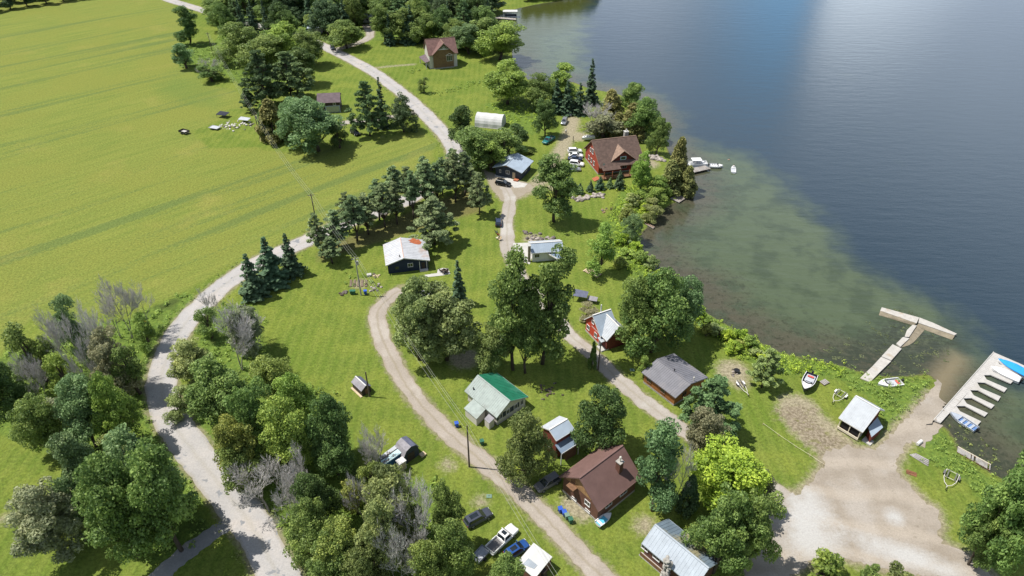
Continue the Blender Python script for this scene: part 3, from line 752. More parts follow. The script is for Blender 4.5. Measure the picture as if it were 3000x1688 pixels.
# green and pale cottage
v = Vol((1399, 1099.3), (1494.3, 1175.3), 4.6, 2.6, 3.25, 4.6)
r = building('cottage', 'beige sided cottage with one dark green and one pale green metal roof slope', 'cottage', v)
w, T = gable(r, v, v, 'beige_siding', ('pale_green_metal', 'green_metal'), .45, trim='pale_green_metal', labels=('pale faded green roof slope', 'dark green roof slope'), foundation='concrete')
for s in (-2.0, -.2, 1.7, 3.3): window(r, T, v, 'B', s, 1.75, .75 if s != -.2 else .8, 1.15, shutters='slate_wall' if s < 2 else None)
v2 = Vol((1372, 1158), (1402, 1184), 2.75, 2.65, .1, .1)
cp = [P(*Z((1330, 1060, 1580, 1260), 1811, *q), 2.5) for q in ((430, 770), (690, 985), (475, 1185), (205, 950))]
loc = [v.T.inverted() @ p for p in cp]
def leanto(root, T, quad, drop, wall, roofm, z0=0, t=.1, ov=.25, rootT=None):
    """a lean-to: quad = 4 roof corners (first two at the high edge) in the root's local frame"""
    q = [Vector(p) for p in quad]; m = MB(); hi = max(p.z for p in q)
    rq = [Vector((q[0].x, q[0].y, q[0].z)), Vector((q[1].x, q[1].y, q[1].z)), Vector((q[2].x, q[2].y, q[2].z - drop)), Vector((q[3].x, q[3].y, q[3].z - drop))]
    m.slab(rq, t); rf = m.build('porch_roof', roofm, root)
    c = sum(rq, Vector()) / 4
    wq = [c + (p - c) * (1 - ov / max(.5, (p - c).length)) - Vector((0, 0, t + .02)) for p in rq]
    mb = MB(); vs = [(p.x, p.y, z0) for p in wq] + [tuple(p) for p in wq]
    mb.add(vs, [(3, 2, 1, 0), (4, 5, 6, 7), (0, 1, 5, 4), (1, 2, 6, 5), (2, 3, 7, 6), (3, 0, 4, 7)])
    return mb.build('porch_wall', wall, root), rf
leanto(r, T, loc, .45, 'beige_siding', 'pale_green_metal')
cp = [P(*Z((1330, 1060, 1580, 1260), 1811, *q), 2.0) for q in ((740, 1105), (860, 1200), (745, 1290), (640, 1195))]
leanto(r, T, [v.T.inverted() @ p for p in cp], .25, 'beige_siding', 'grey_shingle', ov=.08)
vent(r, T, -3.2, -2.2, 3.2, .5)
door(r, T, v, 'L', 2.2)

# large brown house
v = Vol((1824.8, 1304.8), (1697.2, 1400.5), 7.5, 3.7, 4.35, 4.5, .55)
r = building('house', 'large brown house with brown metal roof and brick chimney beside the gravel drive', 'house', v)
w, T = gable(r, v, v, 'brown_siding', ('brown_metal', 'brown_metal'), 0, trim='brown_metal', foundation='concrete', gable_upper=('tan_boards', 3.9))
window(r, T, v, 'B', 1.7, 2.5, 1.1, 1.0, mull=1); window(r, T, v, 'B', -1.6, 5.0, .7, 1.1, mull=0, frame='brown_siding')
window(r, T, v, 'B', -1.1, .75, 1.0, .45, mull=0); window(r, T, v, 'B', 1.9, .75, 1.0, .45, mull=0)
window(r, T, v, 'R', 1.5, 2.4, 1.6, 1.1); window(r, T, v, 'R', -2.0, 2.4, 1.4, 1.1)
boxpart(r, T, 'balcony', 'brown_wood', (v.L / 2 + .05, -1.4, 4.0), (1.0, 1.6, .12))
chimney(r, T, -2.0, 2.1, 5.0, 7.7, .85, 'brown_siding', 'stone', pipe=1.1)
door(r, T, v, 'L', 1.0, m='brown_wood')

# ribbed metal roof house with stone chimney
v = Vol((1918.8, 1536.7), (2076.7, 1665.1), 4.9, 2.8, 2.7, 3.7)
r = building('cottage', 'long brown cottage with silver ribbed metal roof and fieldstone chimney', 'cottage', v)
w, T = gable(r, v, v, 'brown_siding', ('silver_metal', 'lichen_metal'), .55, trim='silver_metal', labels=('bright silver roof slope', 'grey blue roof slope stained with yellow lichen'))
boxpart(r, T, 'porch_rail', 'brown_wood', (-2.2, -2.9, .5), (5.0, .1, .9)); boxpart(r, T, 'porch_floor', 'pale_concrete', (-2.2, -2.62, .1), (5.2, .7, .2))
for x in (-4.4, -2.2, -.2): window(r, T, v, 'L', x, 1.7, 1.2, .8)
c = MB()
for i in range(70):
    z = i / 70 * 4.6; c.blob((.1 + random.uniform(-.45, .45), -2.9 + random.uniform(-.4, .4), z), (.32, .32, .2), i)
c.build('chimney', 'stone', r, T)

# dark grey roofed log cottage
v = Vol((1925.1, 1051.7), (2025.1, 1124.3), 4.0, 2.7, 4.05, 5.1)
r = building('log_cottage', 'orange log cottage with dark grey ribbed metal roof near the fire pit', 'cottage', v)
w, T = gable(r, v, v, 'log_wall', ('dark_grey_metal', 'dark_grey_metal'), .45, trim='dark_grey_metal', foundation='stone')
for x in (-2.6, 1.0): window(r, T, v, 'L', x, 1.65, 1.1, .9, frame='brown_wood')
window(r, T, v, 'B', -1.0, 1.7, 1.1, 1.0, frame='brown_wood'); door(r, T, v, 'B', 1.6, m='brown_wood')
vent(r, T, .1, 0, 4.0, .5); vent(r, T, 3.9, 1.2, 3.7, .9, 'galvanised')

# white roof cottage by the launch
v = Vol((2507, 1159.2), (2577.8, 1199.6), 5.4, 2.7, 4.5, 3.6, .5)
r = building('lot_cottage', 'dark red cottage with bright white metal roof and screened porch beside the boat launch', 'cottage', v)
w, T = gable(r, v, v, 'dark_red_wall', ('white_metal', 'light_blue_metal'), .3)
boxpart(r, T, 'porch_screen', 'dark_opening', (0, -4.12, 1.55), (3.4, .08, 1.5)); boxpart(r, T, 'porch_sill', 'cream', (0, -4.45, .55), (3.9, .12, .5))
for x in (-1.85, 0, 1.85): boxpart(r, T, 'porch_post', 'cream', (x, -4.3, 1.4), (.14, .14, 2.6))
cp = [v.T.inverted() @ P(*Z((2420, 1130, 2640, 1310), 1771, *q), 2.4) for q in ((1215, 745), (1000, 985), (1100, 1165), (1368, 940))]
leanto(r, T, [cp[0], cp[1], cp[2], cp[3]], .5, 'dark_red_wall', 'light_blue_metal')
window(r, T, v, 'B', -1.5, 3.0, .9, .8); door(r, T, v, 'B', -3.0, m='white_paint')
boxpart(r, T, 'doorstep', 'pale_concrete', (3.2, -3.0, .12), (1.6, 1.4, .24))

# navy cottage with rusty white roof
v = Vol((1172.5, 696), (1182.8, 756.6), 4.2, 2.7, 4.4, 6.1)
r = building('cottage', 'navy blue cottage with white metal roof marked by an orange rust patch', 'cottage', v)
w, T = gable(r, v, v, 'navy_wall', ('rusty_white', 'rusty_white'), .7)
window(r, T, v, 'B', 1.4, 1.8, 1.2, 1.0, mull=1); window(r, T, v, 'B', -1.8, 1.4, .9, .9, frame='slate_wall')
for y in (3.6, 5.3): boxpart(r, T, 'porch_post', 'white_paint', (4.6, y, 1.3), (.14, .14, 2.6))
boxpart(r, T, 'porch_step', 'pale_concrete', (4.9, 4.5, .15), (.9, 2.0, .3)); door(r, T, v, 'B', 4.5, m='dark_wood')
rp = MB(); rg = random.Random(5)
pl = [(-3.6 + 1.5 * math.cos(a) * rg.uniform(.6, 1.15), 3.6 + 1.7 * math.sin(a) * rg.uniform(.6, 1.15)) for a in [i * math.pi / 9 for i in range(18)]]
rp.slab([(x, y, v.zroof(y) + .052) for x, y in pl], .012); rp.build('rust_patch', 'rust', r, T)
boxpart(r, T, 'ridge_cap', 'rust', (0, 0, v.zr + .075), (v.L - .4, .10, .03))
dish(r, T, 4.6, -4.3, 1.2); vent(r, T, 3.6, -.9, 4.0, .35)

# slate blue cottage behind the pad
v = Vol((1517.6, 448.8), (1482, 483.8), 4.4, 2.8, 4.4, 5.2, .7)
r = building('cottage', 'slate blue cottage with pale blue metal roof above the gravel pad', 'cottage', v)
w, T = gable(r, v, v, 'slate_wall', ('light_blue_metal', 'light_blue_metal'), 0, trim='silver_metal', gable_upper=('tan_boards', 3.55))
window(r, T, v, 'B', .3, 1.8, 1.1, 1.1); window(r, T, v, 'B', -2.2, 1.7, .5, .9, mull=0); door(r, T, v, 'B', 2.3, m='pale_wood'); window(r, T, v, 'R', 0, 1.8, 1.6, 1)
boxpart(r, T, 'step', 'red_wood', (v.L / 2 + .1, 3.4, .2), (1.2, 1.4, .4)); vent(r, T, .5, -2.0, 3.5, .5)
ap = sheet('concrete_apron', [tuple(P(*Z((1400, 420, 1640, 640), 1581, *q))[:2]) for q in ((330, 600), (560, 650), (830, 760), (960, 780), (900, 850), (700, 860), (600, 760), (480, 660), (330, 640))], 'pale_concrete', .03, .05)

sheet('concrete_pad', [tuple(P(*q)[:2]) for q in ((1503, 713), (1556, 711), (1560, 742), (1552, 775), (1514, 762))], 'pale_concrete', .04, .05)
# red lodge
v = Vol((1732.8, 411.6), (1863.6, 397), 8.6, 3.4, (1755, 493), 6.0, .5, 2.3)
r = building('lodge', 'large red lodge with brown shingle roof and a front gable dormer', 'lodge', v)
w, T = gable(r, v, v, 'red_wall', ('brown_shingle', 'brown_shingle'), 0, t=.2, trim='tan_shingle', foundation='stone')
hl = v.L / 2
# front gable dormer
dm = MB(); dx = .6; yb = -2.2; yf = -v.wl + 1.6; zd = 7.4; zf = 4.2; hw = 4.1
zA = v.zroof(yb)
for sgn in (-1, 1):
    dm.slab([(dx, yb + .4, zd), (dx, yf - .35, zd), (dx + sgn * hw, yf - .35, zf), (dx + sgn * hw * .98, -v.wl + 1.3, zf + .05)], .16)
dr = dm.build('dormer_roof', 'tan_shingle', r, T)
dw = MB(); q = [(dx - hw + .5, zf - 1.4), (dx + hw - .5, zf - 1.4), (dx + hw - .5, zf + .1), (dx, zd - .3), (dx - hw + .5, zf + .1)]
n = len(q); dw.add([(x, yf, z) for x, z in q] + [(x, yb, z) for x, z in q], [tuple(range(n)), tuple(range(2 * n - 1, n - 1, -1))] + [(i + n, (i + 1) % n + n, (i + 1) % n, i) for i in range(n)])
dw.build('dormer_wall', 'dark_red_wall', r, T)  # shade of the lodge front painted in as a darker red
boxpart(r, T, 'dormer_window', 'cyan_panel', (dx, yf - .04, 5.0), (1.9, .08, 1.1)); boxpart(r, T, 'window_pane', 'glass', (dx, yf - .09, 5.0), (1.4, .04, .7))
pr = MB(); pr.slab([(-hl + .5, -v.wl + 1.0, 3.75), (-1.0, -v.wl + 1.0, 3.75), (-1.0, -v.wl - 1.4, 3.0), (-hl + .5, -v.wl - 1.4, 3.0)], .14); pr.build('porch_roof', 'brown_shingle', r, T)
dk = MB(); dk.box((0, -v.wl - .6, .45), (v.L - 1.2, 2.6, .2)); dk.build('deck', 'brown_wood', r, T)
for x in (-hl + .8, -hl + 3.4, -1.2, 1.6, 4.2, hl - 1): boxpart(r, T, 'deck_post', 'red_wood', (x, -v.wl - 1.75, 1.4), (.16, .16, 2.6))
for x0, x1 in ((-hl + .8, -1.2), (-1.2, hl - 1)):
    rl = MB(); rl.beam((x0, -v.wl - 1.8, 1.35), (x1, -v.wl - 1.8, 1.35), .08, .1); rl.beam((x0, -v.wl - 1.8, .9), (x1, -v.wl - 1.8, .9), .05, .06); rl.build('deck_rail', 'brown_wood', r, T)
st = MB()
for i in range(5): st.box((-hl - .6 - i * .35, -v.wl - .6, .55 - i * .11), (.4, 2.0, .11))
st.build('stairs', 'red_wood', r, T)
for s in (-2.2, 0, 2.2): window(r, T, v, 'A', s, 2.0, 1.0, 1.3)
window(r, T, v, 'A', .6, 5.2, 1.3, 1.5); window(r, T, v, 'A', -1.2, 5.0, .9, 1.2)
for s in (-4.6, -1.6, 1.6, 4.6): window(r, T, v, 'L', s, 1.9, 1.4, 1.3)
chimney(r, T, 4.4, 1.2, 7.0, 9.7, 1.2, 'stone', pipe=.7); dish(r, T, -hl + 1.2, -v.wl + .3, 3.8)

# red cottage, T plan with steep white roofs
v = Vol((1736, 924), (1790, 906), 6.2, 3.0, 3.4, 3.0, .35)
r = building('red_cottage', 'bright red cottage with steep white metal roofs beside the lane', 'cottage', v)
w, T = gable(r, v, v, 'bright_red_wall', ('light_blue_metal', 'white_metal'), .5, trim='white_paint', foundation='concrete')
vx = v.L / 2
c1 = v.T @ Vector((.9, .4, 0)); c2 = v.T @ Vector((.9, -5.2, 0))
class VM(Vol):
    def __init__(s, a, b, zr, ze, wl, wr, oh=.35):
        a = Vector(a); b = Vector(b); a.z = b.z = 0; d = b - a; s.L = d.length; d.normalize(); s.rz = math.atan2(d.y, d.x); s.c = (a + b) / 2
        s.T = Matrix.Translation(s.c) @ Matrix.Rotation(s.rz, 4, 'Z'); s.wl, s.wr, s.zr, s.ze, s.oh = wl, wr, zr, ze, oh; s.ohy = oh
vb = VM(c1, c2, 5.7, 3.0, 2.8, 2.8)
gable(r, v, vb, 'dark_red_wall', ('white_metal', 'white_metal'), .5, wallname='wing_wall')  # wing is the same red; its shade is put into the wall colour
window(r, T, v, 'A', 0, 4.3, .8, .9, mull=0); window(r, T, v, 'A', -1.6, 1.7, 1.0, 1.1); window(r, T, v, 'A', 1.3, 1.7, .9, 1.1)
m = MB(); m.slab([(-2.6, -2.9, 2.5), (-1.0, -2.9, 2.5), (-1.0, -4.3, 2.2), (-2.6, -4.3, 2.2)], .1); m.build('porch_roof', 'white_metal', r, T)
boxpart(r, T, 'porch_floor', 'pale_concrete', (-1.8, -3.9, .15), (1.8, 1.9, .3))
m = MB(); m.tube((.4, .9, 5.2), (.4, .9, 7.4), .14, .14, 8); m.build('flue_pipe', 'white_paint', r, T); door(r, T, v, 'L', -1.9)

# white roofed cottage behind the cottonwood
v = Vol((1553, 713), (1647, 706.5), 4.4, 2.8, (1655.4, 735.4), 3.4)
r = building('white_cottage', 'white cottage with pale blue metal roof partly hidden behind the tall cottonwood', 'cottage', v)
w, T = gable(r, v, v, 'white_paint', ('light_blue_metal', 'white_metal'), .5)
for s in (-2.5, 1.5): window(r, T, v, 'L', s, 1.7, 1.2, 1.0)
q = [v.T.inverted() @ P(*Z((1500, 660, 1760, 850), 1983, *a), 2.2) for a in ((795, 630), (1170, 590), (1210, 770), (1010, 750))]
m = MB(); m.slab([q[0], q[1], q[2], q[3]], .12); m.build('carport_roof', 'blue_metal', r)
m = MB(); m.beam(q[3] + Vector((0, 0, -.05)), q[2] + Vector((0, 0, -.05)), .14, .3); m.beam(q[0] + Vector((0, 0, -.05)), q[3] + Vector((0, 0, -.05)), .14, .3); m.build('carport_fascia', 'white_paint', r)
m = MB()
for p in (q[2], q[3]): m.box((p.x, p.y, 1.05), (.14, .14, 2.1))
m.build('carport_post', 'white_paint', r)
chimney(r, T, -v.L / 2 - .4, -1.4, 0, 4.6, .6, 'tan_concrete')

# cottage under the twin willows
v = Vol((1213, 866), (1292, 850), 4.6, 2.8, 3.6, 3.6)
r = building('cottage', 'small red brown cottage with white metal roof almost hidden under twin willows', 'cottage', v)
w, T = gable(r, v, v, 'dark_red_wall', ('white_metal', 'white_metal'), .5)
window(r, T, v, 'L', -1.5, 1.7, 1.1, 1.0); window(r, T, v, 'A', 0, 1.7, 1.0, 1.0); door(r, T, v, 'L', 1.5)

# brown roofed house with garage door
v = Vol((928, 274), (996.5, 270.7), 6.0, 3.9, (1009.8, 299), 4.0)
r = building('house', 'brown roofed house with pale garage door beyond the pine', 'house', v)
w, T = gable(r, v, v, 'dark_wood', ('purple_shingle', 'purple_shingle'), 0, trim=None)
ys = -(v.wl - v.oh)
boxpart(r, T, 'garage_door', 'car_silver', (v.L / 2 - 3.0, ys - .06, 1.25), (4.6, .1, 2.3)); window(r, T, v, 'L', v.L / 2 - 2.2, 3.2, .9, .9, mull=0)
boxpart(r, T, 'wall_base', 'light_blue_metal', (v.L / 2 - 3.0, ys + .02, 1.3), (5.2, .1, 2.6)); window(r, T, v, 'B', 0, 2.6, 1.0, 1.1)

# brick house
v = Vol((1287.6, 112.9), (1299.2, 127.3), 10.4, 6.0, (1267.3, 159.2), (1331, 151.5), .5)
v = VM(P(1287.6, 112.9, 10.4), P(1299.2, 127.3, 10.4), 10.4, 6.0, 4.9, 4.6, .5)
r = building('brick_house', 'two storey brown brick house with steep reddish roof and arched gable window', 'house', v)
w, T = gable(r, v, v, 'brick_wall', ('rose_shingle', 'rose_shingle'), 0, t=.2, trim='tan_shingle', foundation='stone')
vb = VM(v.T @ Vector((-v.L / 2 + 1.0, -6.4, 0)), v.T @ Vector((-v.L / 2 + 1.0, 6.2, 0)), 10.8, 5.6, 5.2, 5.2, .4)
gable(r, v, vb, 'beige_siding', ('rose_shingle', 'rose_shingle'), 0, t=.2, trim='tan_shingle', wallname='rear_wall')
gw = MB(); hx = v.L / 2 - .5 + .06
for a in (25, 60, 90, 120, 155): gw.beam((hx, 0, 7.9), (hx, 1.5 * math.cos(math.radians(a)), 7.9 + 1.3 * math.sin(math.radians(a))), .1, .12)
gw.beam((hx, -2.2, 7.85), (hx, 2.2, 7.85), .12, .22); gw.build('gable_window', 'white_paint', r, T)
gp = MB(); gp.add([(hx - .05, -2.0, 7.95), (hx - .05, 2.0, 7.95), (hx - .05, 0, 9.7), (hx - .02, -2.0, 7.95), (hx - .02, 2.0, 7.95), (hx - .02, 0, 9.7)], [(0, 1, 2), (5, 4, 3), (0, 3, 4, 1), (1, 4, 5, 2), (2, 5, 3, 0)]); gp.build('gable_pane', 'glass', r, T)
window(r, T, v, 'B', 2.3, 4.0, 2.3, 2.2, mull=2); m = MB()
for s in (-1, 1): m.beam((hx, 2.3, 6.0), (hx, 2.3 + s * 1.5, 5.15), .14, .16)
m.build('window_hood', 'white_paint', r, T)
q = [(-v.L / 2 - 3, -6.0, 3.6), (v.L / 2 - 1.5, -5.0, 3.6), (v.L / 2 - 1.5, -7.8, 2.7), (-v.L / 2 - 3, -8.8, 2.7)]
m = MB(); m.slab(q, .15); m.build('porch_roof', 'purple_shingle', r, T)
m = MB(); m.box((v.L / 2 - 1.7, -7.5, 1.35), (.25, .25, 2.7)); m.box((-v.L / 2 - 2.6, -8.4, 1.35), (.25, .25, 2.7)); m.build('porch_post', 'white_paint', r, T)

# gambrel shed with its attached lean-to
cr = (1080, 1260, 1280, 1410); Zc = lambda x, y: Z(cr, 1932, x, y)
a = P(*Zc(930, 225), 3.4); b = P(*Zc(1190, 465), 3.4)
v = VM(a, b, 3.4, 2.0, 1.6, 1.6, .1)
r = building('garden_shed', 'dark barn shaped shed with grey gambrel roof on the lawn', 'shed', v)
m = MB(); q = [(-1.5, 0), (1.5, 0), (1.5, 2.0), (.95, 2.95), (0, 3.3), (-.95, 2.95), (-1.5, 2.0)]; h = v.L / 2; n = 7
m.add([(-h, y, z) for y, z in q] + [(h, y, z) for y, z in q], [tuple(range(n - 1, -1, -1)), tuple(range(n, 2 * n))] + [(i, (i + 1) % n, n + (i + 1) % n, n + i) for i in range(n)])
m.build('wall', 'slate_wall', r)
for sgn, mt in ((-1, 'grey_shingle'), (1, 'slate_shingle')):
    m = MB(); m.slab([(-h - .1, 0, 3.42), (h + .1, 0, 3.42), (h + .1, sgn * 1.02, 3.05), (-h - .1, sgn * 1.02, 3.05)], .08)
    m.slab([(-h - .1, sgn * 1.02, 3.05), (h + .1, sgn * 1.02, 3.05), (h + .1, sgn * 1.72, 1.9), (-h - .1, sgn * 1.72, 1.9)], .08); m.build('roof', mt, r)
boxpart(r, None, 'ramp', 'pale_wood', (h + .5, 1.9, .25), (.9, 1.0, .3)); boxpart(r, None, 'door', 'dark_wood', (h + .04, -.2, 1.0), (.06, 1.5, 1.9))
q = [P(*Zc(*p), 2.3) for p in ((800, 395), (1000, 590), (400, 1010), (300, 760))]; c = sum(q, Vector()) / 4; c.z = 0
r = thing('camper_trailer', 'pale blue old trailer with cluttered flat roof joined to the barn shaped shed', 'trailer', c)
q = [p - c for p in q]; m = MB(); m.slab(q, .14); rf = m.build('roof', 'cyan_panel', r)
m = MB(); cc = sum(q, Vector()) / 4
wq = [cc + (p - cc) * .95 for p in q]; m.slab([Vector((p.x, p.y, 2.1)) for p in wq], 1.75); m.build('body', 'blue_wall', r)
m = MB(); m.beam(q[0].lerp(q[1], .42) + Vector((0, 0, .06)), q[3].lerp(q[2], .42) + Vector((0, 0, .06)), .10, .1); m.build('roof_seam', 'dark_wood', rf)
m = MB(); m.slab([q[0] + Vector((0, 0, .03)), q[0].lerp(q[1], .38) + Vector((0, 0, .03)), q[3].lerp(q[2], .38) + Vector((0, 0, .03)), q[3] + Vector((0, 0, .03))], .025); m.build('roof_panel', 'white_metal', rf)
m = MB()
for i in range(26): 
    p = q[0].lerp(q[3], random.uniform(.35, .95)).lerp(q[1].lerp(q[2], random.uniform(.35, .95)), random.uniform(.1, .9)); m.box((p.x, p.y, p.z + .06), (random.uniform(.1, .5), random.uniform(.05, .3), .1), random.uniform(0, 3))
m.build('debris', 'grey_wood', rf)
c = P(*Zc(945, 1080)); r = thing('storage_box', 'tall white storage cupboard beside the old trailer', 'cupboard', c, v.rz)
boxpart(r, None, 'cabinet', 'pale_concrete', (0, 0, .95), (1.1, 1.25, 1.9), bevel=.02); boxpart(r, None, 'lid', 'white_paint', (0, 0, 1.95), (1.25, 1.4, .08)); boxpart(r, None, 'door', 'pale_wood', (.56, 0, .95), (.03, .9, 1.6))
c = P(*Zc(870, 440)); 

# well house
cr = (1030, 1090, 1110, 1180); Zc = lambda x, y: Z(cr, 1288, x, y)
v = VM(P(*Zc(180, 200), 2.3), P(*Zc(670, 650), 2.3), 2.3, 1.5, 1.15, 1.15, .15)
r = building('well_house', 'small dark wooden hut with grey shingle roof beside a short post', 'hut', v)
w, T = gable(r, v, v, 'dark_wood', ('grey_shingle', 'slate_shingle'), 0, t=.08, trim=None)
m = MB(); m.beam((-v.L / 2, 0, 2.34), (v.L / 2, 0, 2.34), .22, .06); m.build('ridge_cap', 'white_paint', r)
boxpart(r, None, 'plinth', 'pale_wood', (0, -1.25, .08), (v.L, .4, .16)); boxpart(r, None, 'door', 'brown_wood', (v.L / 2 - .12, .1, .7), (.05, .7, 1.3))

# white shed at the bottom edge
cr = (1350, 1470, 1640, 1688); Zc = lambda x, y: Z(cr, 1928, x, y)
q = [P(*Zc(*p), 2.7) for p in ((1420, 800), (1785, 1075), (1440, 1500), (1085, 1190))]; c = sum(q, Vector()) / 4; c.z = 0
r = thing('shed', 'brown walled shed with flat white roof and grey striped patch at the bottom edge', 'shed', c)
q = [p - c for p in q]; m = MB(); m.slab(q, .14); rf = m.build('roof', 'canvas', r)
cc = sum(q, Vector()) / 4; m = MB(); m.slab([Vector((cc.x + (p.x - cc.x) * .93, cc.y + (p.y - cc.y) * .93, 2.54)) for p in q], 2.54); m.build('wall', 'brown_siding', r)
m = MB(); pa = [P(*Zc(*p), 2.7) - c for p in ((1325, 1105), (1490, 1235), (1420, 1310), (1215, 1220))]; m.slab([p + Vector((0, 0, .03)) for p in pa], .02); 
for i in range(7):
    a = pa[0].lerp(pa[1], i / 6); b = pa[3].lerp(pa[2], i / 6); m.beam(a + Vector((0, 0, .05)), b + Vector((0, 0, .05)), .05, .05)
m.build('roof_patch', 'silver_metal', rf)
m = MB(); e0 = cc.lerp((q[1] + q[2]) / 2, .945); m.box((e0.x, e0.y, 1.05), (.9, .9, 1.9), math.atan2(q[2].y - q[1].y, q[2].x - q[1].x)); m.build('door', 'dark_wood', r)

# pale roofed shed beside the round olive tree
cr = (1560, 1210, 1720, 1370); Zc = lambda x, y: Z(cr, 1449, x, y)
v = Vol(Zc(925, 155), Zc(440, 445), 6.0, 5.0, Zc(700, 92), Zc(1125, 440), .25)
r = building('shed', 'tall red brown shed with pale blue metal roof beside the big brown house', 'shed', v)
w, T = gable(r, v, v, 'dark_red_wall', ('white_metal', 'light_blue_metal'), 0, trim='white_paint')
m = MB(); m.slab([(-v.L / 2, v.wr - .3, 3.7), (v.L / 2, v.wr - .3, 3.7), (v.L / 2, v.wr + 1.5, 3.1), (-v.L / 2, v.wr + 1.5, 3.1)], .08); m.build('lean_to_roof', 'blue_metal', r)
m = MB(); m.beam((-v.L / 2, v.wr + 1.54, 3.08), (v.L / 2, v.wr + 1.54, 3.08), .06, .24); m.beam((-v.L / 2 - .04, v.wr - .3, 3.66), (-v.L / 2 - .04, v.wr + 1.5, 3.06), .06, .22); m.build('fascia', 'white_paint', r)
boxpart(r, None, 'lean_to_wall', 'brown_siding', (-.5, v.wr + .45, 1.5), (v.L - 1.8, 1.5, 3.0))
m = MB()
for x in (-v.L / 2 + .1, v.L / 2 - .1): m.box((x, v.wr + 1.35, 1.5), (.12, .12, 3.0))
m.build('post', 'white_paint', r); window(r, T, v, 'B', 0, 2.0, .8, .8)

# white fabric shelter in the meadow
c = P(1437, 366); r = thing('fabric_shelter', 'white arched fabric shelter among bushes behind the slate blue cottage', 'shelter', c, -.25)
m = MB(); rr = []
for x in (-4.8, -3.2, -1.6, 0, 1.6, 3.2, 4.8):
    k = 1.0 if x in (-4.8, -1.6, 1.6, 4.8) else .97
    rr.append([(x, 3.2 * k * math.cos(a), .1 + 4.0 * k * math.sin(a) ** .8) for a in [math.pi * i / 12 for i in range(13)]])
m.loft(rr); m.build('cover', 'canvas', r, smooth=False); m = MB(); m.box((4.82, 0, 1.4), (.06, 2.6, 2.6)); m.build('door', 'canvas', r)
m = MB()
for s in (-1, 1): m.beam((-4.8, s * 3.2, .1), (4.8, s * 3.2, .1), .12, .18)
m.build('base_rail', 'galvanised', r)

# buildings glimpsed in the far wood
for (px, py, lab, rm, wl) in ((920, 88, 'white house glimpsed through the trees beside the far drive', 'light_blue_metal', 'white_paint'), (1078, 55, 'white shed half hidden in the far wood', 'white_metal', 'white_paint')):
    a = P(px - 16, py - 18, 4.2); b = P(px + 18, py - 16, 4.2); v = VM(a, b, 4.2, 2.8, 2.6, 2.6)
    r = building('far_house', lab, 'house', v); w, T = gable(r, v, v, wl, (rm, rm), 0, trim=None); window(r, T, v, 'L', 0, 1.6, 1.2, 1.0)

# ------------------------------------------------------------------ vehicles
SHAPE = {   # length, width, height, belt, stations (x/L, bottom, top, half width), cabin (rear base, rear top, front top, front base), cab half width top
    'sedan': (4.7, 1.84, 1.45, .95, [(-.5, .45, .72, .70), (-.47, .3, .93, .84), (-.3, .22, .98, .91), (0, .22, .98, .92), (.22, .22, .95, .91), (.40, .25, .86, .87), (.475, .32, .74, .80), (.5, .42, .60, .68)], (-.40, -.22, .06, .25), .62),
    'suv': (4.7, 1.88, 1.70, 1.05, [(-.5, .5, .95, .78), (-.48, .35, 1.06, .88), (-.3, .25, 1.07, .94), (0, .25, 1.07, .94), (.24, .25, 1.05, .93), (.42, .28, .96, .90), (.48, .35, .82, .84), (.5, .45, .66, .74)], (-.475, -.42, .06, .25), .68),
    'hatch': (4.1, 1.76, 1.48, .97, [(-.5, .45, .85, .74), (-.48, .3, .97, .84), (-.3, .22, .98, .88), (0, .22, .98, .88), (.22, .22, .96, .87), (.40, .25, .86, .84), (.475, .32, .74, .78), (.5, .42, .62, .68)], (-.47, -.38, .04, .25), .62),
    'pickup': (5.8, 2.0, 1.88, 1.18, [(-.08, .45, 1.16, .96), (0, .4, 1.17, .98), (.2, .4, 1.16, .98), (.38, .42, 1.12, .96), (.47, .45, 1.0, .93), (.5, .5, .84, .86)], (-.07, -.03, .14, .245), .74),
}
def quad_panel(m, name, matn, root, q, off=.012, shrink=.86):
    c = sum(q, Vector()) / 4; n = (q[1] - q[0]).cross(q[2] - q[0]).normalized()
    if n.dot(c - Vector((0, 0, .9))) < 0: n = -n
    p = [c + (a - c) * shrink + n * off for a in q]; mb = MB(); mb.add(p + [a - n * .01 for a in p], [(0, 1, 2, 3), (7, 6, 5, 4), (0, 4, 5, 1), (1, 5, 6, 2), (2, 6, 7, 3), (3, 7, 4, 0)])
    return mb.build(name, matn, root)
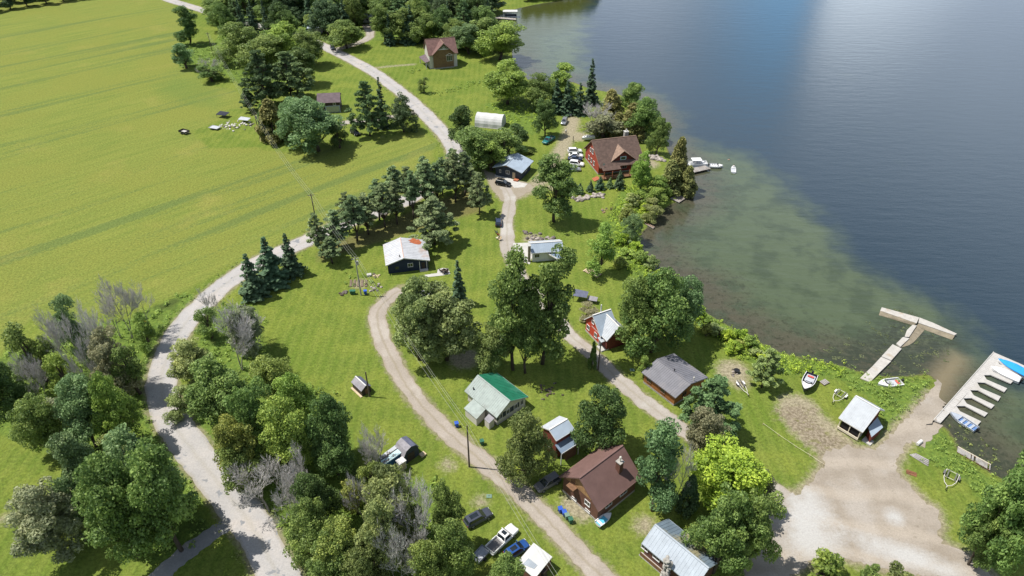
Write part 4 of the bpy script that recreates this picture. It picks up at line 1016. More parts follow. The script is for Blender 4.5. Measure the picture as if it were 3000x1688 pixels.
def car(name, label, cat, nose, tail, kind, paint, group=None, at=None, sunroof=False, z=0.0):
    L, W, Hh, belt, st, cab, ct = SHAPE[kind]
    if at is None:
        a = P(*nose, .8); b = P(*tail, .8); d = a - b; c = (a + b) / 2; rz = math.atan2(d.y, d.x)
    else: c, rz = at
    r = thing(name, label, cat, (c.x, c.y, z), rz, group)
    rings = []
    for x, zb, zt, w in st:
        X = x * L
        rings.append([(X, -w * .86, zb), (X, -w, zb + .14), (X, -w, zt - .16), (X, -w * .88, zt), (X, w * .88, zt), (X, w, zt - .16), (X, w, zb + .14), (X, w * .86, zb)])
    m = MB(); m.loft(rings)
    if kind == 'pickup':
        x0, x1 = -.5 * L, -.08 * L
        m.box(((x0 + x1) / 2, 0, .62), (x1 - x0 - .02, 1.84, .34)); m.box((x0 + .05, 0, .98), (.09, 1.76, .4))
        for s in (-1, 1): m.box(((x0 + x1) / 2, s * .90, .98), (x1 - x0 - .01, .13, .42)); 
        m.box((x0 - .06, 0, .55), (.14, 1.7, .2))
    body = m.build('body', paint, r, bevel=.03 if kind == 'pickup' else 0, smooth=False)
    for p in body.data.polygons: p.use_smooth = True
    try: body.data.set_sharp_from_angle(angle=math.radians(38))
    except Exception: pass
    if kind == 'pickup':
        boxpart(r, None, 'bed_floor', 'car_grey', ((x0 + x1) / 2, 0, .80), (x1 - x0 - .12, 1.62, .03))
    wb = st[2][3] * .90
    B = [Vector((cab[0] * L, -wb, belt - .02)), Vector((cab[3] * L, -wb, belt - .04)), Vector((cab[3] * L, wb, belt - .04)), Vector((cab[0] * L, wb, belt - .02))]
    Tp = [Vector((cab[1] * L, -ct, Hh)), Vector((cab[2] * L, -ct, Hh)), Vector((cab[2] * L, ct, Hh)), Vector((cab[1] * L, ct, Hh))]
    m = MB(); m.add(B + Tp, [(3, 2, 1, 0), (4, 5, 6, 7), (0, 1, 5, 4), (1, 2, 6, 5), (2, 3, 7, 6), (3, 0, 4, 7)])
    cb = m.build('cabin', paint, r, bevel=.05)
    quad_panel(m, 'windscreen', 'glass', r, [B[1], B[2], Tp[2], Tp[1]]); quad_panel(m, 'rear_window', 'glass', r, [B[0], B[3], Tp[3], Tp[0]])
    for i, j in ((0, 1), (3, 2)):
        quad_panel(m, 'side_window', 'glass', r, [B[i], B[j], Tp[j], Tp[i]], shrink=.84)
    if sunroof: boxpart(r, None, 'sunroof', 'glass', ((cab[1] + cab[2]) / 2 * L + .1, 0, Hh + .005), ((cab[2] - cab[1]) * L * .62, ct * 1.15, .03))
    wr = .36 if kind in ('suv', 'pickup') else .32
    for x in (-.30, .30):
        for s in (-1, 1):
            m = MB(); m.tube((x * L, s * (W / 2 - .24), wr), (x * L, s * (W / 2 - .0), wr), wr, wr, 14); wv = m.build('wheel', 'tyre', r)
            m = MB(); m.tube((x * L, s * (W / 2 - .02), wr), (x * L, s * (W / 2 + .015), wr), wr * .6, wr * .55, 10); m.build('rim', 'rim', wv)
    for s in (-1, 1):
        zt = st[-2][2] - .10
        boxpart(r, None, 'headlight', 'lamp_clear', (.475 * L, s * .62, zt), (.16, .32, .14)); boxpart(r, None, 'taillight', 'lamp_red', (-.49 * L, s * .70, belt - .22), (.09, .18, .30))
        boxpart(r, None, 'mirror', paint, (cab[3] * L - .35, s * (W / 2 + .06), belt + .06), (.12, .2, .14))
    return r
cr = (1350, 1470, 1640, 1688); Zc = lambda x, y: Z(cr, 1928, x, y)
car('pickup_truck', 'white pickup truck with dark sunroof and open grey bed on the grass', 'pickup truck', Zc(1085, 455), Zc(525, 985), 'pickup', 'car_white', 'vehicles parked on the grass at the bottom', sunroof=True)
car('parked_car', 'dark slate car under the tree edge beside the white pickup', 'car', Zc(520, 200), Zc(150, 400), 'suv', 'car_slate', 'vehicles parked on the grass at the bottom', sunroof=True)
car('parked_car', 'bright blue hatchback between the white pickup and the white roofed shed', 'car', Zc(1310, 770), Zc(870, 1060), 'hatch', 'car_blue', 'vehicles parked on the grass at the bottom', sunroof=True)
car('parked_car', 'dark grey car nosed out beside the big brown house', 'car', Z((1560, 1270, 1910, 1550), 1811, 70, 830), Z((1560, 1270, 1910, 1550), 1811, 380, 650), 'suv', 'car_grey')
car('parked_car', 'black car in front of the slate blue cottage', 'car', (1496, 540), (1452, 531), 'suv', 'car_black')
car('parked_car', 'navy car parked alone at the edge of the gravel lane', 'car', (1461, 634), (1460, 664), 'hatch', 'car_navy')
cr = (1590, 290, 1760, 520); Zc = lambda x, y: Z(cr, 1071, x, y)
for lab, n_, t_, k, pnt in (('white suv farthest up the row beside the red lodge', (715, 950), (475, 955), 'suv', 'car_white'), ('white car second down the row by the red lodge', (745, 1035), (480, 1030), 'sedan', 'car_white'),
                       ('dark navy car between white cars beside the red lodge', (725, 1095), (470, 1090), 'sedan', 'car_navy'), ('white car nearest but one in the row by the red lodge', (775, 1205), (480, 1170), 'suv', 'car_white'),
                       ('silver white sedan closest to the camera by the red lodge', (710, 1285), (420, 1275), 'sedan', 'car_silver')):
    car('parked_car', lab, 'car', Zc(*n_), Zc(*t_), k, pnt, 'cars beside the red lodge')
car('parked_car', 'silver car at the top end of the lodge drive', 'car', Zc(375, 455), Zc(420, 365), 'suv', 'car_silver')
car('parked_car', 'pale silver car in tree shade beyond the lodge drive', 'car', Zc(515, 270), Zc(395, 235), 'sedan', 'car_silver')
car('parked_car', 'dark car on the road edge in front of the far trees', 'car', (976, 143), (972, 135), 'suv', 'car_slate')
car('parked_pickup', 'teal pickup truck on the grass left of the lodge drive', 'pickup truck', (1592, 420), (1622, 400), 'pickup', 'car_teal')
car('parked_car', 'black car tucked at the foot of the tall pine', 'car', (1046, 391), (1034, 383), 'suv', 'car_black')

# ------------------------------------------------------------------ boats
def hull_rings(L, W, h, n=12, flare=1.0, keel=.0, inset=0.0, zlift=0.0):
    rings = []
    for i in range(n):
        t = i / (n - 1); x = -L / 2 + L * t
        b = W / 2 * (1 - max(0, (t - .45) / .55) ** 2.2) * (.94 + .06 * min(1, t * 4)); b = max(.03, b - inset)
        sh = h * (1 + .22 * max(0, t - .4)); kz = keel + max(0, t - .6) ** 2 * h * 2.2 + zlift
        rings.append([(x, -b, sh), (x, -b * .86, kz + (sh - kz) * .35), (x, -b * .15, kz), (x, b * .15, kz), (x, b * .86, kz + (sh - kz) * .35), (x, b, sh)])
    return rings
def boat(name, label, cat, bow, stern, W, h, z, hullm, floorm=None, cover=None, seats=0, seatm='boat_white', motor=True, screen=False, group=None, Lx=None, trim=None):
    a = P(*bow, z + h); b = P(*stern, z + h); d = a - b; L = Lx or d.length; d.normalize(); c = a - d * L / 2
    r = thing(name, label, cat, (c.x, c.y, z), math.atan2(d.y, d.x), group)
    m = MB(); rg = hull_rings(L, W, h)
    n = len(rg[0]); vs = [p for q in rg for p in q]; fs = []
    for k in range(len(rg) - 1):
        for i in range(n - 1): fs.append((k * n + i, k * n + i + 1, (k + 1) * n + i + 1, (k + 1) * n + i))
    fs.append(tuple(range(n)))
    m.add(vs, fs)
    inn = hull_rings(L - .25, W - .25, h, zlift=h * .45)
    gun = []
    for k in range(len(rg)):                   # gunwale band
        gun.append((rg[k][0], inn[k][0], inn[k][5], rg[k][5]))
    for k in range(len(rg) - 1):
        A, Bq = gun[k], gun[k + 1]
        up = lambda p: (p[0], p[1], p[2] + .015)
        m.add([up(A[0]), up(A[1]), up(Bq[1]), up(Bq[0])], [(0, 1, 2, 3)]); m.add([up(A[2]), up(A[3]), up(Bq[3]), up(Bq[2])], [(0, 1, 2, 3)])
    hu = m.build('hull', hullm, r)
    if trim:
        m = MB()
        for k in range(len(rg) - 1):
            for j in (0, 5): m.beam(rg[k][j], rg[k + 1][j], .09, .12)
        m.build('gunwale', trim, r)
    if cover:
        m = MB(); cv = []
        for k, q in enumerate(rg):
            t = k / (len(rg) - 1); hb = .45 * math.sin(math.pi * min(1, t * .9 + .1)) + .06; b_ = q[5][1] + .04
            cv.append([(q[0][0], b_ * math.cos(an), q[0][2] + .03 + hb * math.sin(an) * (1 + .12 * math.sin(k * 2.3))) for an in [math.pi * i / 8 for i in range(9)]])
        m.loft(cv); m.build('cover', cover, r, smooth=True)
    else:
        m = MB(); m.add([p for q in inn for p in (q[1], q[4])], [(2 * k, 2 * k + 1, 2 * k + 3, 2 * k + 2) for k in range(len(inn) - 1)])
        m.build('floor', floorm or 'boat_floor', r)
        m = MB()
        fd = inn[7:]; m.add([(p[0], p[1] * .98, p[2] + .01) for q in fd for p in (q[0], q[5])], [(2 * k, 2 * k + 1, 2 * k + 3, 2 * k + 2) for k in range(len(fd) - 1)])
        m.build('foredeck', hullm if hullm != 'boat_navy' else 'boat_white', r)
        for i in range(seats):
            x = -L * .34 + L * .52 * i / max(1, seats - 1)
            boxpart(r, None, 'seat', seatm if (seatm != 'seat_red' or i == 0) else 'boat_floor', (x, 0, h * .82), (.42, W * (.72 if seatm != 'seat_red' else .5), .14), bevel=.02)
    if screen:
        m = MB()
        for s in (-1, 1): m.beam((L * .10, s * W * .38, h), (L * .17, s * W * .10, h + .02), .03, .7)
        m.beam((L * .17, -W * .1, h + .02), (L * .17, W * .1, h + .02), .03, .7); m.build('windscreen', 'glass', r)
    if motor:
        m = MB(); m.box((-L / 2 - .22, 0, h + .12), (.42, .36, .5)); m.box((-L / 2 - .22, 0, h - .5), (.16, .12, .9)); m.build('outboard_motor', 'black', r, bevel=.03)
    return r
boat('motor_boat', 'white motor boat with navy hull and red seat drawn up on the lawn', 'boat', (2357, 1140), (2380, 1094), 2.3, 1.15, .35, 'boat_navy', seats=3, screen=True, trim='boat_white', seatm='seat_red')
boat('motor_boat', 'white motor boat with one red seat lying in the marsh beside the concrete pier', 'boat', (2572, 1125), (2641, 1116), 2.2, .9, WATER - .1, 'boat_white', seats=3, seatm='seat_red', screen=True)
cr = (2720, 1020, 3000, 1280); Zk = lambda x, y: Z(cr, 1560, x, y)
boat('covered_boat', 'white boat under a bright blue cover at the outer dock slip', 'boat', Zk(1135, 180), Zk(1720, 480), 2.5, .95, WATER - .15, 'boat_white', cover='boat_cover_blue')
boat('covered_boat', 'boat under a white cover in the second dock slip', 'boat', Zk(1015, 305), Zk(1500, 520), 2.2, .85, WATER - .15, 'boat_white', cover='boat_cover_white')
boat('fishing_boat', 'open aluminium fishing boat with blue interior tied at the inner dock slip', 'boat', Zk(362, 1045), Zk(790, 1320), 2.0, .75, WATER - .12, 'aluminium', 'boat_blue', seats=4, seatm='aluminium')
boat('motor_boat', 'white runabout moored off the end of the wooden lodge dock', 'boat', (2118, 485), (2079, 483), 2.3, .85, WATER - .12, 'boat_white', seats=4, screen=True)
boat('rowing_boat', 'small white boat with one person heading out from the lodge dock', 'boat', (2149, 485), (2149, 505), 1.5, .5, WATER - .08, 'boat_white', seats=2, motor=False)
boat('beached_boat', 'pale white boat lying in the grass above the lodge', 'boat', (1705, 404), (1740, 398), 2.1, .9, .3, 'boat_white', cover='boat_cover_white', motor=False)
boat('pedal_boat', 'pale blue boat leaning beside the big brown house', 'boat', Z((1560, 1270, 1910, 1550), 1811, 1195, 1205), Z((1560, 1270, 1910, 1550), 1811, 985, 1370), 1.4, .55, .4, 'boat_white', 'kayak_cyan', seats=2, motor=False)
# pontoon boat at the lodge dock
c = P(2045, 482, 0); r = thing('pontoon_boat', 'white pontoon boat with canopy moored behind the wooden lodge dock', 'boat', (c.x, c.y, WATER), .06)
m = MB()
for s in (-1, 1): m.tube((-2.9, s * .95, .1), (2.7, s * .95, .1), .32, .30, 10); m.tube((2.7, s * .95, .1), (3.2, s * .95, .25), .30, .05, 10)
m.build('pontoon', 'aluminium', r); boxpart(r, None, 'deck', 'boat_floor', (0, 0, .5), (5.8, 2.5, .1))
m = MB()
for s in (-1, 1): m.box((0, s * 1.22, .9), (5.4, .06, .7))
for s in (-1, 1): m.box((s * 2.7, 0, .9), (.06, 2.4, .7))
m.build('rail_panel', 'boat_white', r)
for x, y in ((-1.8, -.8), (-1.8, .8), (1.6, -.8), (1.6, .8), (.2, .7)): boxpart(r, None, 'seat', 'boat_white', (x, y, .8), (1.1, .6, .5), bevel=.05)
m = MB(); m.slab([(-2.2, -1.1, 2.3), (.8, -1.1, 2.3), (.8, 1.1, 2.3), (-2.2, 1.1, 2.3)], .08)
for x in (-2.1, .7):
    for y in (-1.05, 1.05): m.tube((x, y, .5), (x, y, 2.25), .025, .025, 6)
m.build('canopy', 'boat_cover_white', r)
def kayak(label, a, b, m_, z=.02):
    A = P(*a, z); B_ = P(*b, z); d = B_ - A; L = d.length; c = (A + B_) / 2
    r = thing('kayak', label, 'kayak', (c.x, c.y, z), math.atan2(d.y, d.x), 'kayaks on the lawn by the shore')
    mb = MB(); rings = []
    for i in range(11):
        t = i / 10; x = -L / 2 + L * t; w = .36 * math.sin(math.pi * (t * .96 + .02)) ** .7; zz = .10 * abs(2 * t - 1) ** 2
        rings.append([(x, -w, .2 + zz), (x, -w * .6, .03 + zz), (x, w * .6, .03 + zz), (x, w, .2 + zz), (x, w * .5, .30 + zz), (x, -w * .5, .30 + zz)])
    mb.loft(rings); mb.build('hull', m_, r, smooth=True); boxpart(r, None, 'cockpit', 'black', (0, 0, .30), (.9, .34, .04), bevel=.01)
kayak('white kayak on the lawn with its dark cockpit near the shore bushes', (1823, 612), (1848, 624), 'boat_white')
kayak('pale blue kayak between the white kayak and the bush', (1834, 619), (1860, 633), 'kayak_cyan')
kayak('orange kayak half under the shore bush', (1832, 632), (1856, 640), 'kayak_orange')

# ------------------------------------------------------------------ docks and piers
def plank_deck(m, quad, z, t=.14, gap=.0, n=0):
    m.slab([Vector((p[0], p[1], z)) for p in quad], t)
r = thing('marina_dock', 'long grey wooden dock with a row of finger piers beside the boat ramp', 'dock', P(*Zk(600, 600), 0))
r.location.z = WATER; o_ = r.location
loc2 = lambda x, y, z=-.05: P(*Zk(x, y), z) - o_
m = MB(); q = [loc2(1065, 65), loc2(1190, 122), loc2(198, 1222), loc2(85, 1175)]; zt = q[0].z; m.slab(q, .22); m.build('walkway', 'dock_wood', r)
m = MB()
for i in range(48):
    t = (i + .5) / 48; a = q[0].lerp(q[3], t); b = q[1].lerp(q[2], t); m.beam(a + Vector((0, 0, .004)), b + Vector((0, 0, .004)), .03, .012)
m.build('plank_seam', 'grey_wood', r)
m = MB(); m.beam(q[0] + Vector((0, 0, .05)), q[3] + Vector((0, 0, .05)), .14, .12); m.build('edge_rail', 'pale_concrete', r)
FING = [[(1120, 90), (1640, 316), (1625, 352), (1180, 168), (1115, 190)], [(1115, 190), (1160, 262), (1490, 402), (1462, 446), (1120, 312), (1010, 315)], [(1010, 315), (1060, 388), (1388, 532), (1345, 578), (1020, 440), (905, 440)],
        [(905, 440), (950, 512), (1285, 656), (1240, 715), (930, 565), (795, 560)], [(795, 560), (845, 645), (1180, 790), (1140, 860), (815, 690), (680, 685)], [(680, 685), (740, 770), (1080, 930), (1030, 985), (710, 815), (570, 820)],
        [(570, 820), (625, 905), (970, 1060), (920, 1115), (600, 945), (455, 945)], [(455, 945), (515, 1030), (860, 1195), (800, 1260), (480, 1090), (345, 1050)]]
for poly in FING:
    pl = [loc2(*p, -.06) for p in poly]; m = MB(); m.slab([p + Vector((0, 0, .004)) for p in pl], .2)
    for k in range(2):                         # seams of the boards
        pass
    f = m.build('finger_pier', 'dock_wood', r)
    m = MB()
    for p in (pl[1], pl[2], pl[3]): m.tube((p.x, p.y, -2.2), (p.x, p.y, -.04), .07, .07, 6)
    m.build('pile', 'grey_wood', f)
# broken concrete pier
r = thing('concrete_pier', 'broken concrete pier of tilted slabs forming a T in the shallows', 'pier', P(2640, 1000, WATER)); o_ = r.location.copy()
zl2 = lambda x, y: (2250 + x * .3886, 563 + y * .3886)
def cslab(quad, name='slab', m_='concrete', lift=.3, side=None):
    q = [P(*zl2(x, y), WATER + z) - o_ for x, y, z in quad]; mb = MB(); mb.slab(q, lift); s = mb.build(name, m_, r)
    return s
cslab([(858, 868, .75), (1140, 945, .75), (1120, 988, .62), (846, 893, .62)]); cslab([(1142, 945, .75), (1245, 985, .75), (1425, 1068, .72), (1405, 1078, .6), (1135, 985, .62)])
cslab([(846, 896, .55), (1118, 990, .55), (1100, 1006, .02), (835, 928, .02)], 'slab_face', 'tan_concrete', .1); cslab([(1135, 990, .55), (1408, 1082, .55), (1388, 1114, .02), (1200, 1046, .02), (1120, 1010, .05)], 'slab_face', 'tan_concrete', .1)
cslab([(1090, 1000, .5), (1122, 1005, .5), (1064, 1092, .4), (1030, 1090, .4), (1048, 1040, .4)]); cslab([(1018, 1092, .4), (1066, 1102, .4), (998, 1166, .35), (968, 1140, .35)])
cslab([(1122, 1010, .16), (1180, 1040, .05), (1100, 1130, .05), (1060, 1155, .05), (1002, 1172, .10), (1066, 1100, .16)], 'slab_face', 'tan_concrete', .1)
cslab([(940, 1146, .38), (1008, 1180, .38), (930, 1268, .42), (856, 1238, .42)]); cslab([(853, 1242, .45), (928, 1274, .45), (840, 1360, .5), (770, 1432, .55), (694, 1402, .55), (790, 1310, .5)])
# weathered wooden dock in the reeds
cr = (2640, 1280, 3000, 1500); Zk2 = lambda x, y: Z(cr, 2371, x, y)
r = thing('old_dock', 'weathered grey dock with missing planks in the reeds at the right', 'dock', P(2850, 1345, -.3)); o_ = r.location.copy()
A = P(*Zk2(1095, 190), -.2) - o_; B_ = P(*Zk2(1730, 540), -.2) - o_; d = B_ - A; w2 = P(*Zk2(1080, 290), -.2) - o_ - A
for i in range(34):
    if i in (14, 17, 18, 31, 32): continue
    p = A + d * (i / 34); m = MB(); pe = p + d * (.9 / 34); m.slab([p, pe, pe + w2 * random.uniform(.93, 1.03), p + w2 * random.uniform(.93, 1.03)], .06); m.build('plank', 'grey_wood', r)
m = MB()
for w_ in (.05, .95): m.beam(A + w2 * w_ + Vector((0, 0, -.12)), A + d * 1.0 + w2 * w_ + Vector((0, 0, -.12)), .12, .12)
m.build('joist', 'brown_wood', r); m = MB(); m.beam(A + Vector((0, 0, .05)), A + d + Vector((0, 0, .05)), .1, .1); m.build('edge_rail', 'cream', r)
# lodge dock, float and plank jetty, far dock
def simple_dock(name, label, q, z, m_='grey_wood', legs=True):
    p = [P(*a, z) for a in q]; c = sum(p, Vector()) / len(p); c.z = WATER
    r = thing(name, label, 'dock', c); p = [a - c for a in p]
    n = 14; 
    m = MB(); m.slab(p, .14); dk = m.build('deck', m_, r)
    m = MB()
    for i in range(1, n):
        a = p[0].lerp(p[1], i / n); b = p[3].lerp(p[2], i / n); m.beam(a + Vector((0, 0, .004)), b + Vector((0, 0, .004)), .04, .012)
    m.build('plank_seam', 'brown_wood', dk)
    m = MB()
    for a in p: 
        b = a.lerp(sum(p, Vector()) / 4, .1); m.tube((b.x, b.y, -1.6), (b.x, b.y, a.z - .13), .09, .09, 6)
    m.build('leg', 'brown_wood', r)
    return r
simple_dock('lodge_dock', 'pale wooden dock in front of the pontoon boat', [(2024, 493), (2066, 485), (2083, 494), (2030, 506)], .25)
simple_dock('small_dock', 'small grey dock under the shore trees', [(1963, 581), (1987, 568), (2009, 581), (1990, 593)], -.05)
simple_dock('plank_jetty', 'narrow pale plank jetty beside the round shore bush', [(1884, 652), (1888, 649), (1919, 664), (1914, 669)], -.1, 'dock_wood')
simple_dock('far_dock', 'long pale dock reaching out from the far wooded shore', [(1436, 52), (1436, 48), (1512, 54), (1512, 58)], 0, 'pale_concrete')
c = P(1496, 50, WATER); r = thing('boat_lift', 'white boat lift with a canopy at the far dock', 'boat lift', c)
m = MB(); m.slab([(-4, -2, 3.1), (3.5, -2, 3.1), (3.5, 2, 3.1), (-4, 2, 3.1)], .3); m.build('canopy', 'canvas', r)
m = MB()
for x in (-3.6, 3.2):
    for y in (-1.7, 1.7): m.tube((x, y, -1), (x, y, 2.9), .09, .09, 6)
m.build('frame', 'aluminium', r); boxpart(r, None, 'cradle', 'slate_wall', (0, 0, .9), (6.0, 2.4, .8), bevel=.1)

# boat trailers
def trailer(label, tongue, rear_l, rear_r, name='boat_trailer', fend='boat_white'):
    t = P(*tongue, .4); a = P(*rear_l, .5); b = P(*rear_r, .5); mid = (a + b) / 2; d = t - mid; L = d.length; W = (a - b).length; c = mid
    r = thing(name, label, 'trailer', (c.x, c.y, 0), math.atan2(d.y, d.x), 'empty boat trailers')
    h = W / 2; m = MB(); pl = [(0, -h, .5), (L * .45, -h * .98, .5), (L * .70, -h * .6, .5), (L * .84, 0, .5), (L * .70, h * .6, .5), (L * .45, h * .98, .5), (0, h, .5)]
    for p, q in zip(pl[:-1], pl[1:]): m.tube(p, q, .055, .055, 6)
    m.tube(pl[3], (L, 0, .45), .06, .06, 6)
    for x in (.05, L * .40): m.tube((x, -h, .48), (x, h, .48), .045, .045, 6)
    m.build('frame', 'galvanised', r)
    for s in (-1, 1):
        boxpart(r, None, 'bunk', 'car_grey', (L * .22, s * h * .62, .66), (L * .42, .16, .1)); m = MB(); m.tube((L * .22, s * (h + .02), .3), (L * .22, s * (h + .24), .3), .3, .3, 12); m.build('wheel', 'tyre', r)
        m = MB(); m.slab([(L * .22 - .45, s * (h + .0), .66), (L * .22 + .45, s * (h + .0), .66), (L * .22 + .45, s * (h + .3), .66), (L * .22 - .45, s * (h + .3), .66)], .05); m.build('fender', fend, r)
    m = MB(); m.tube((L * .96, 0, .0), (L * .96, 0, .75), .04, .04, 6); m.box((L, 0, .5), (.25, .12, .14)); m.build('tongue_jack', 'black', r)
trailer('empty boat trailer with white fenders beside the white roofed cottage at the launch', (2438, 1181), (2457, 1140), (2484, 1153))
trailer('empty boat trailer standing on the grass right of the gravel lot', (2771, 1433), (2774, 1376), (2812, 1389), fend='car_grey')
trailer('narrow boat trailer on the grass behind the orange log cottage', (2194, 1160), (2158, 1117), (2168, 1111))
def flatbed(label, c, rz, bed, W=1.6, L=2.8, side=.3, fl='pale_concrete'):
    r = thing('utility_trailer', label, 'trailer', (c.x, c.y, 0), rz); boxpart(r, None, 'floor', fl, (0, 0, .55), (L, W, .08))
    m = MB()
    for s in (-1, 1): m.box((0, s * W / 2, .62 + side / 2), (L, .05, side)); m.box((s * L / 2, 0, .62 + side / 2), (.05, W, side))
    m.build('side_board', bed, r); m = MB(); m.beam((L / 2, 0, .5), (L / 2 + 1.2, 0, .45), .08, .08); m.build('tongue', 'black', r)
    for s in (-1, 1):
        m = MB(); m.tube((0, s * (W / 2 + .03), .3), (0, s * (W / 2 + .22), .3), .3, .3, 12); m.build('wheel', 'tyre', r)
flatbed('small dark trailer alone in the hay field', P(541, 391), -.5, 'black', 2.0, 3.2, .5, 'pale_concrete')
flatbed('pale grey trailer on mown grass beside the junk heap', P(630, 378), -.35, 'white_paint', 2.2, 3.6, .12, 'boat_floor')
flatbed('grey trailer under the trees behind the white pickup', P(*Z((1350, 1470, 1640, 1688), 1928, 385, 1080)), .9, 'car_silver', 1.6, 2.6, .35, 'boat_floor')

# ------------------------------------------------------------------ poles and wires
POLES = {}
def pole(label, base, vtop, base_d=None, trans=False, m_='pole_wood', bars=1):
    p = P(*base); h = height_at(p, vtop)
    r = thing('utility_pole', label, 'pole', p, .35, 'utility poles'); m = MB(); m.tube((0, 0, 0), (0, 0, h), .17, .11, 8); m.build('pole', m_, r)
    for k in range(bars):
        m = MB(); m.beam((-.8, 0, h - .5 - k * .9), (.8, 0, h - .5 - k * .9), .10, .12)
        for x in (-.7, 0, .7): m.tube((x, 0, h - .44 - k * .9), (x, 0, h - .26 - k * .9), .05, .04, 6)
        m.build('crossarm', m_, r)
    if trans:
        m = MB(); m.tube((.34, 0, h - 2.2), (.34, 0, h - 1.2), .24, .24, 10); m.build('transformer', 'pale_concrete', r)
    return p + Vector((0, 0, h))
t0 = pole('tall pole at the upper edge of the hay field by the far trees', (625, 165), 95)
t1 = pole('dark pole rising behind the row of pines', (936, 700), 567)
t2 = pole('grey pole with transformer beside the bins and vegetable patch', (1058, 865), 753, trans=True, m_='grey_pole')
t3 = pole('tall bare pole on the lawn edge of the gravel drive', (1375, 1368), 1247, bars=0)
t4 = pole('pole beside the lane in front of the red cottage', (1752, 1085), 1008, trans=False, bars=0)
t5 = pole('short post beside the well house', (1083, 1162), 1090, bars=0)
tb = P(762, 405); tb.z = 9.5
t6 = pole('pole with pale transformer among the trees near the farm', (762, 405), 330, trans=True)
def wire(label, a, b, sag=1.2, off=(0, 0, -.3)):
    m = MB(); n = 14; pr = None
    for i in range(n + 1):
        t = i / n; p = a.lerp(b, t) + Vector(off) - Vector((0, 0, 4 * sag * t * (1 - t)))
        if pr is not None: m.tube(pr, p, .016, .016, 4, caps=False)
        pr = p
    o = m.build('power_line', 'wire'); tag(o, label, 'wire', 'overhead wires')
end = P(1680, 1760, 9.5)
for dx in (-.6, 0, .6):
    wire('overhead wire strung across the hay field toward the pines', t0, t6, 1.4, (dx, 0, -.2)); wire('overhead wire running from the farm trees down to the pine row', t6, t1, 1.6, (dx, 0, -.2))
    wire('overhead wire passing over the pines to the grey pole', t1, t2, .8, (dx, 0, -.2))
for dx in (-.5, .3, .7): wire('overhead wire beside the curved gravel drive', t2, t3, 1.3, (dx, 0, -.3))
for dx in (-.3, .3): wire('overhead wire from the bare pole to the bottom edge', t3, end, 1.0, (dx, 0, -.3))

# ------------------------------------------------------------------ small things
def bin_(label, px, m_, rz=0.3, group='wheeled bins', h=1.05):
    p = P(*px); r = thing('wheelie_bin', label, 'bin', p, rz, group); m = MB()
    m.loft([[(-.24, -.26, .06), (.24, -.26, .06), (.24, .26, .06), (-.24, .26, .06)], [(-.33, -.33, h - .1), (.33, -.33, h - .1), (.33, .33, h - .1), (-.33, .33, h - .1)]]); m.build('body', m_, r)
    m = MB(); m.slab([(-.36, -.36, h), (.38, -.36, h), (.36, .36, h + .05), (-.36, .36, h + .05)], .09); m.build('lid', m_, r)
    for s in (-1, 1): m = MB(); m.tube((s * .26, .30, .12), (s * .33, .30, .12), .12, .12, 10); m.build('wheel', 'tyre', r)
cr = (1560, 1270, 1910, 1550); Zb = lambda x, y: Z(cr, 1811, x, y)
bin_('blue bin farthest up the row of four by the brown house', Zb(420, 1190), 'bin_blue'); bin_('blue bin second in the row of four by the brown house', Zb(480, 1240), 'bin_blue')
bin_('pale green bin third in the row of four by the brown house', Zb(520, 1290), 'teal_lid'); bin_('dark green bin nearest the lawn in the row of four', Zb(575, 1350), 'bin_green')
bin_('blue bin at the foot of the grey pole', (1071, 862), 'bin_blue'); bin_('green bin left of the grey pole beside the stumps', (1030, 862), 'bin_green'); bin_('green bin closest to the grey pole', (1038, 862), 'bin_green')
bin_('bright blue bin on the drive edge by the green roofed cottage', (1338, 1250), 'bin_blue'); bin_('green bin alone on the lawn edge of the drive', (1412, 1302), 'bin_green')
def rocks(name, label, cat, line, n, r0, r1, m_='rock', spread=1.0, group=None, seed=0):
    rg = random.Random(seed); c = P(*line[len(line) // 2]); r = thing(name, label, cat, c, 0, group)
    for i in range(n):
        t = rg.random() * (len(line) - 1); k = min(int(t), len(line) - 2); p = P(*line[k]).lerp(P(*line[k + 1]), t - k) - c
        s = rg.uniform(r0, r1); m = MB(); m.blob((p.x + rg.gauss(0, spread), p.y + rg.gauss(0, spread), s * .3), (s, s * rg.uniform(.7, 1), s * .65), i + seed); m.build('rock', m_ if rg.random() < .7 else 'dark_rock', r)
rocks('rock_wall', 'low wall of loose boulders below the red lodge lawn', 'rocks', [(1684, 588), (1720, 580), (1768, 572)], 60, .35, .75, spread=.6, seed=1)
rocks('rock_border', 'line of pale boulders behind the white roofed cottage', 'rocks', [(1555, 705), (1590, 702), (1622, 698)], 26, .35, .7, spread=.6, seed=2)
rocks('rock_scatter', 'scattered dark rocks beside the lane above the white cottage', 'rocks', [(1540, 690), (1556, 682), (1565, 698)], 12, .3, .6, 'dark_rock', 1.2, seed=3)
rocks('rock_pile', 'heap of grey rocks on the shore right of the lodge', 'rocks', [(1903, 462), (1925, 464), (1936, 470)], 30, .4, .9, spread=.8, seed=4)
rocks('stone_edging', 'small pale stones heaped beside the grey pole', 'rocks', [(1090, 845), (1112, 842)], 14, .2, .4, spread=.5, seed=5)
rocks('brick_heap', 'reddish broken bricks on the lawn left of the navy cottage', 'bricks', [(1094, 806), (1108, 808)], 14, .18, .32, 'pale_wood', .5, seed=6)
rocks('stump_group', 'dark tree stumps set on the lawn left of the green bins', 'stumps', [(995, 868), (1005, 860), (1018, 860)], 9, .35, .55, 'bark', .4, seed=7)
rocks('brush_pile', 'heap of dead branches and brush on the lawn', 'brush pile', [(1600, 1148), (1614, 1146)], 30, .15, .32, 'bark', .9, seed=8)
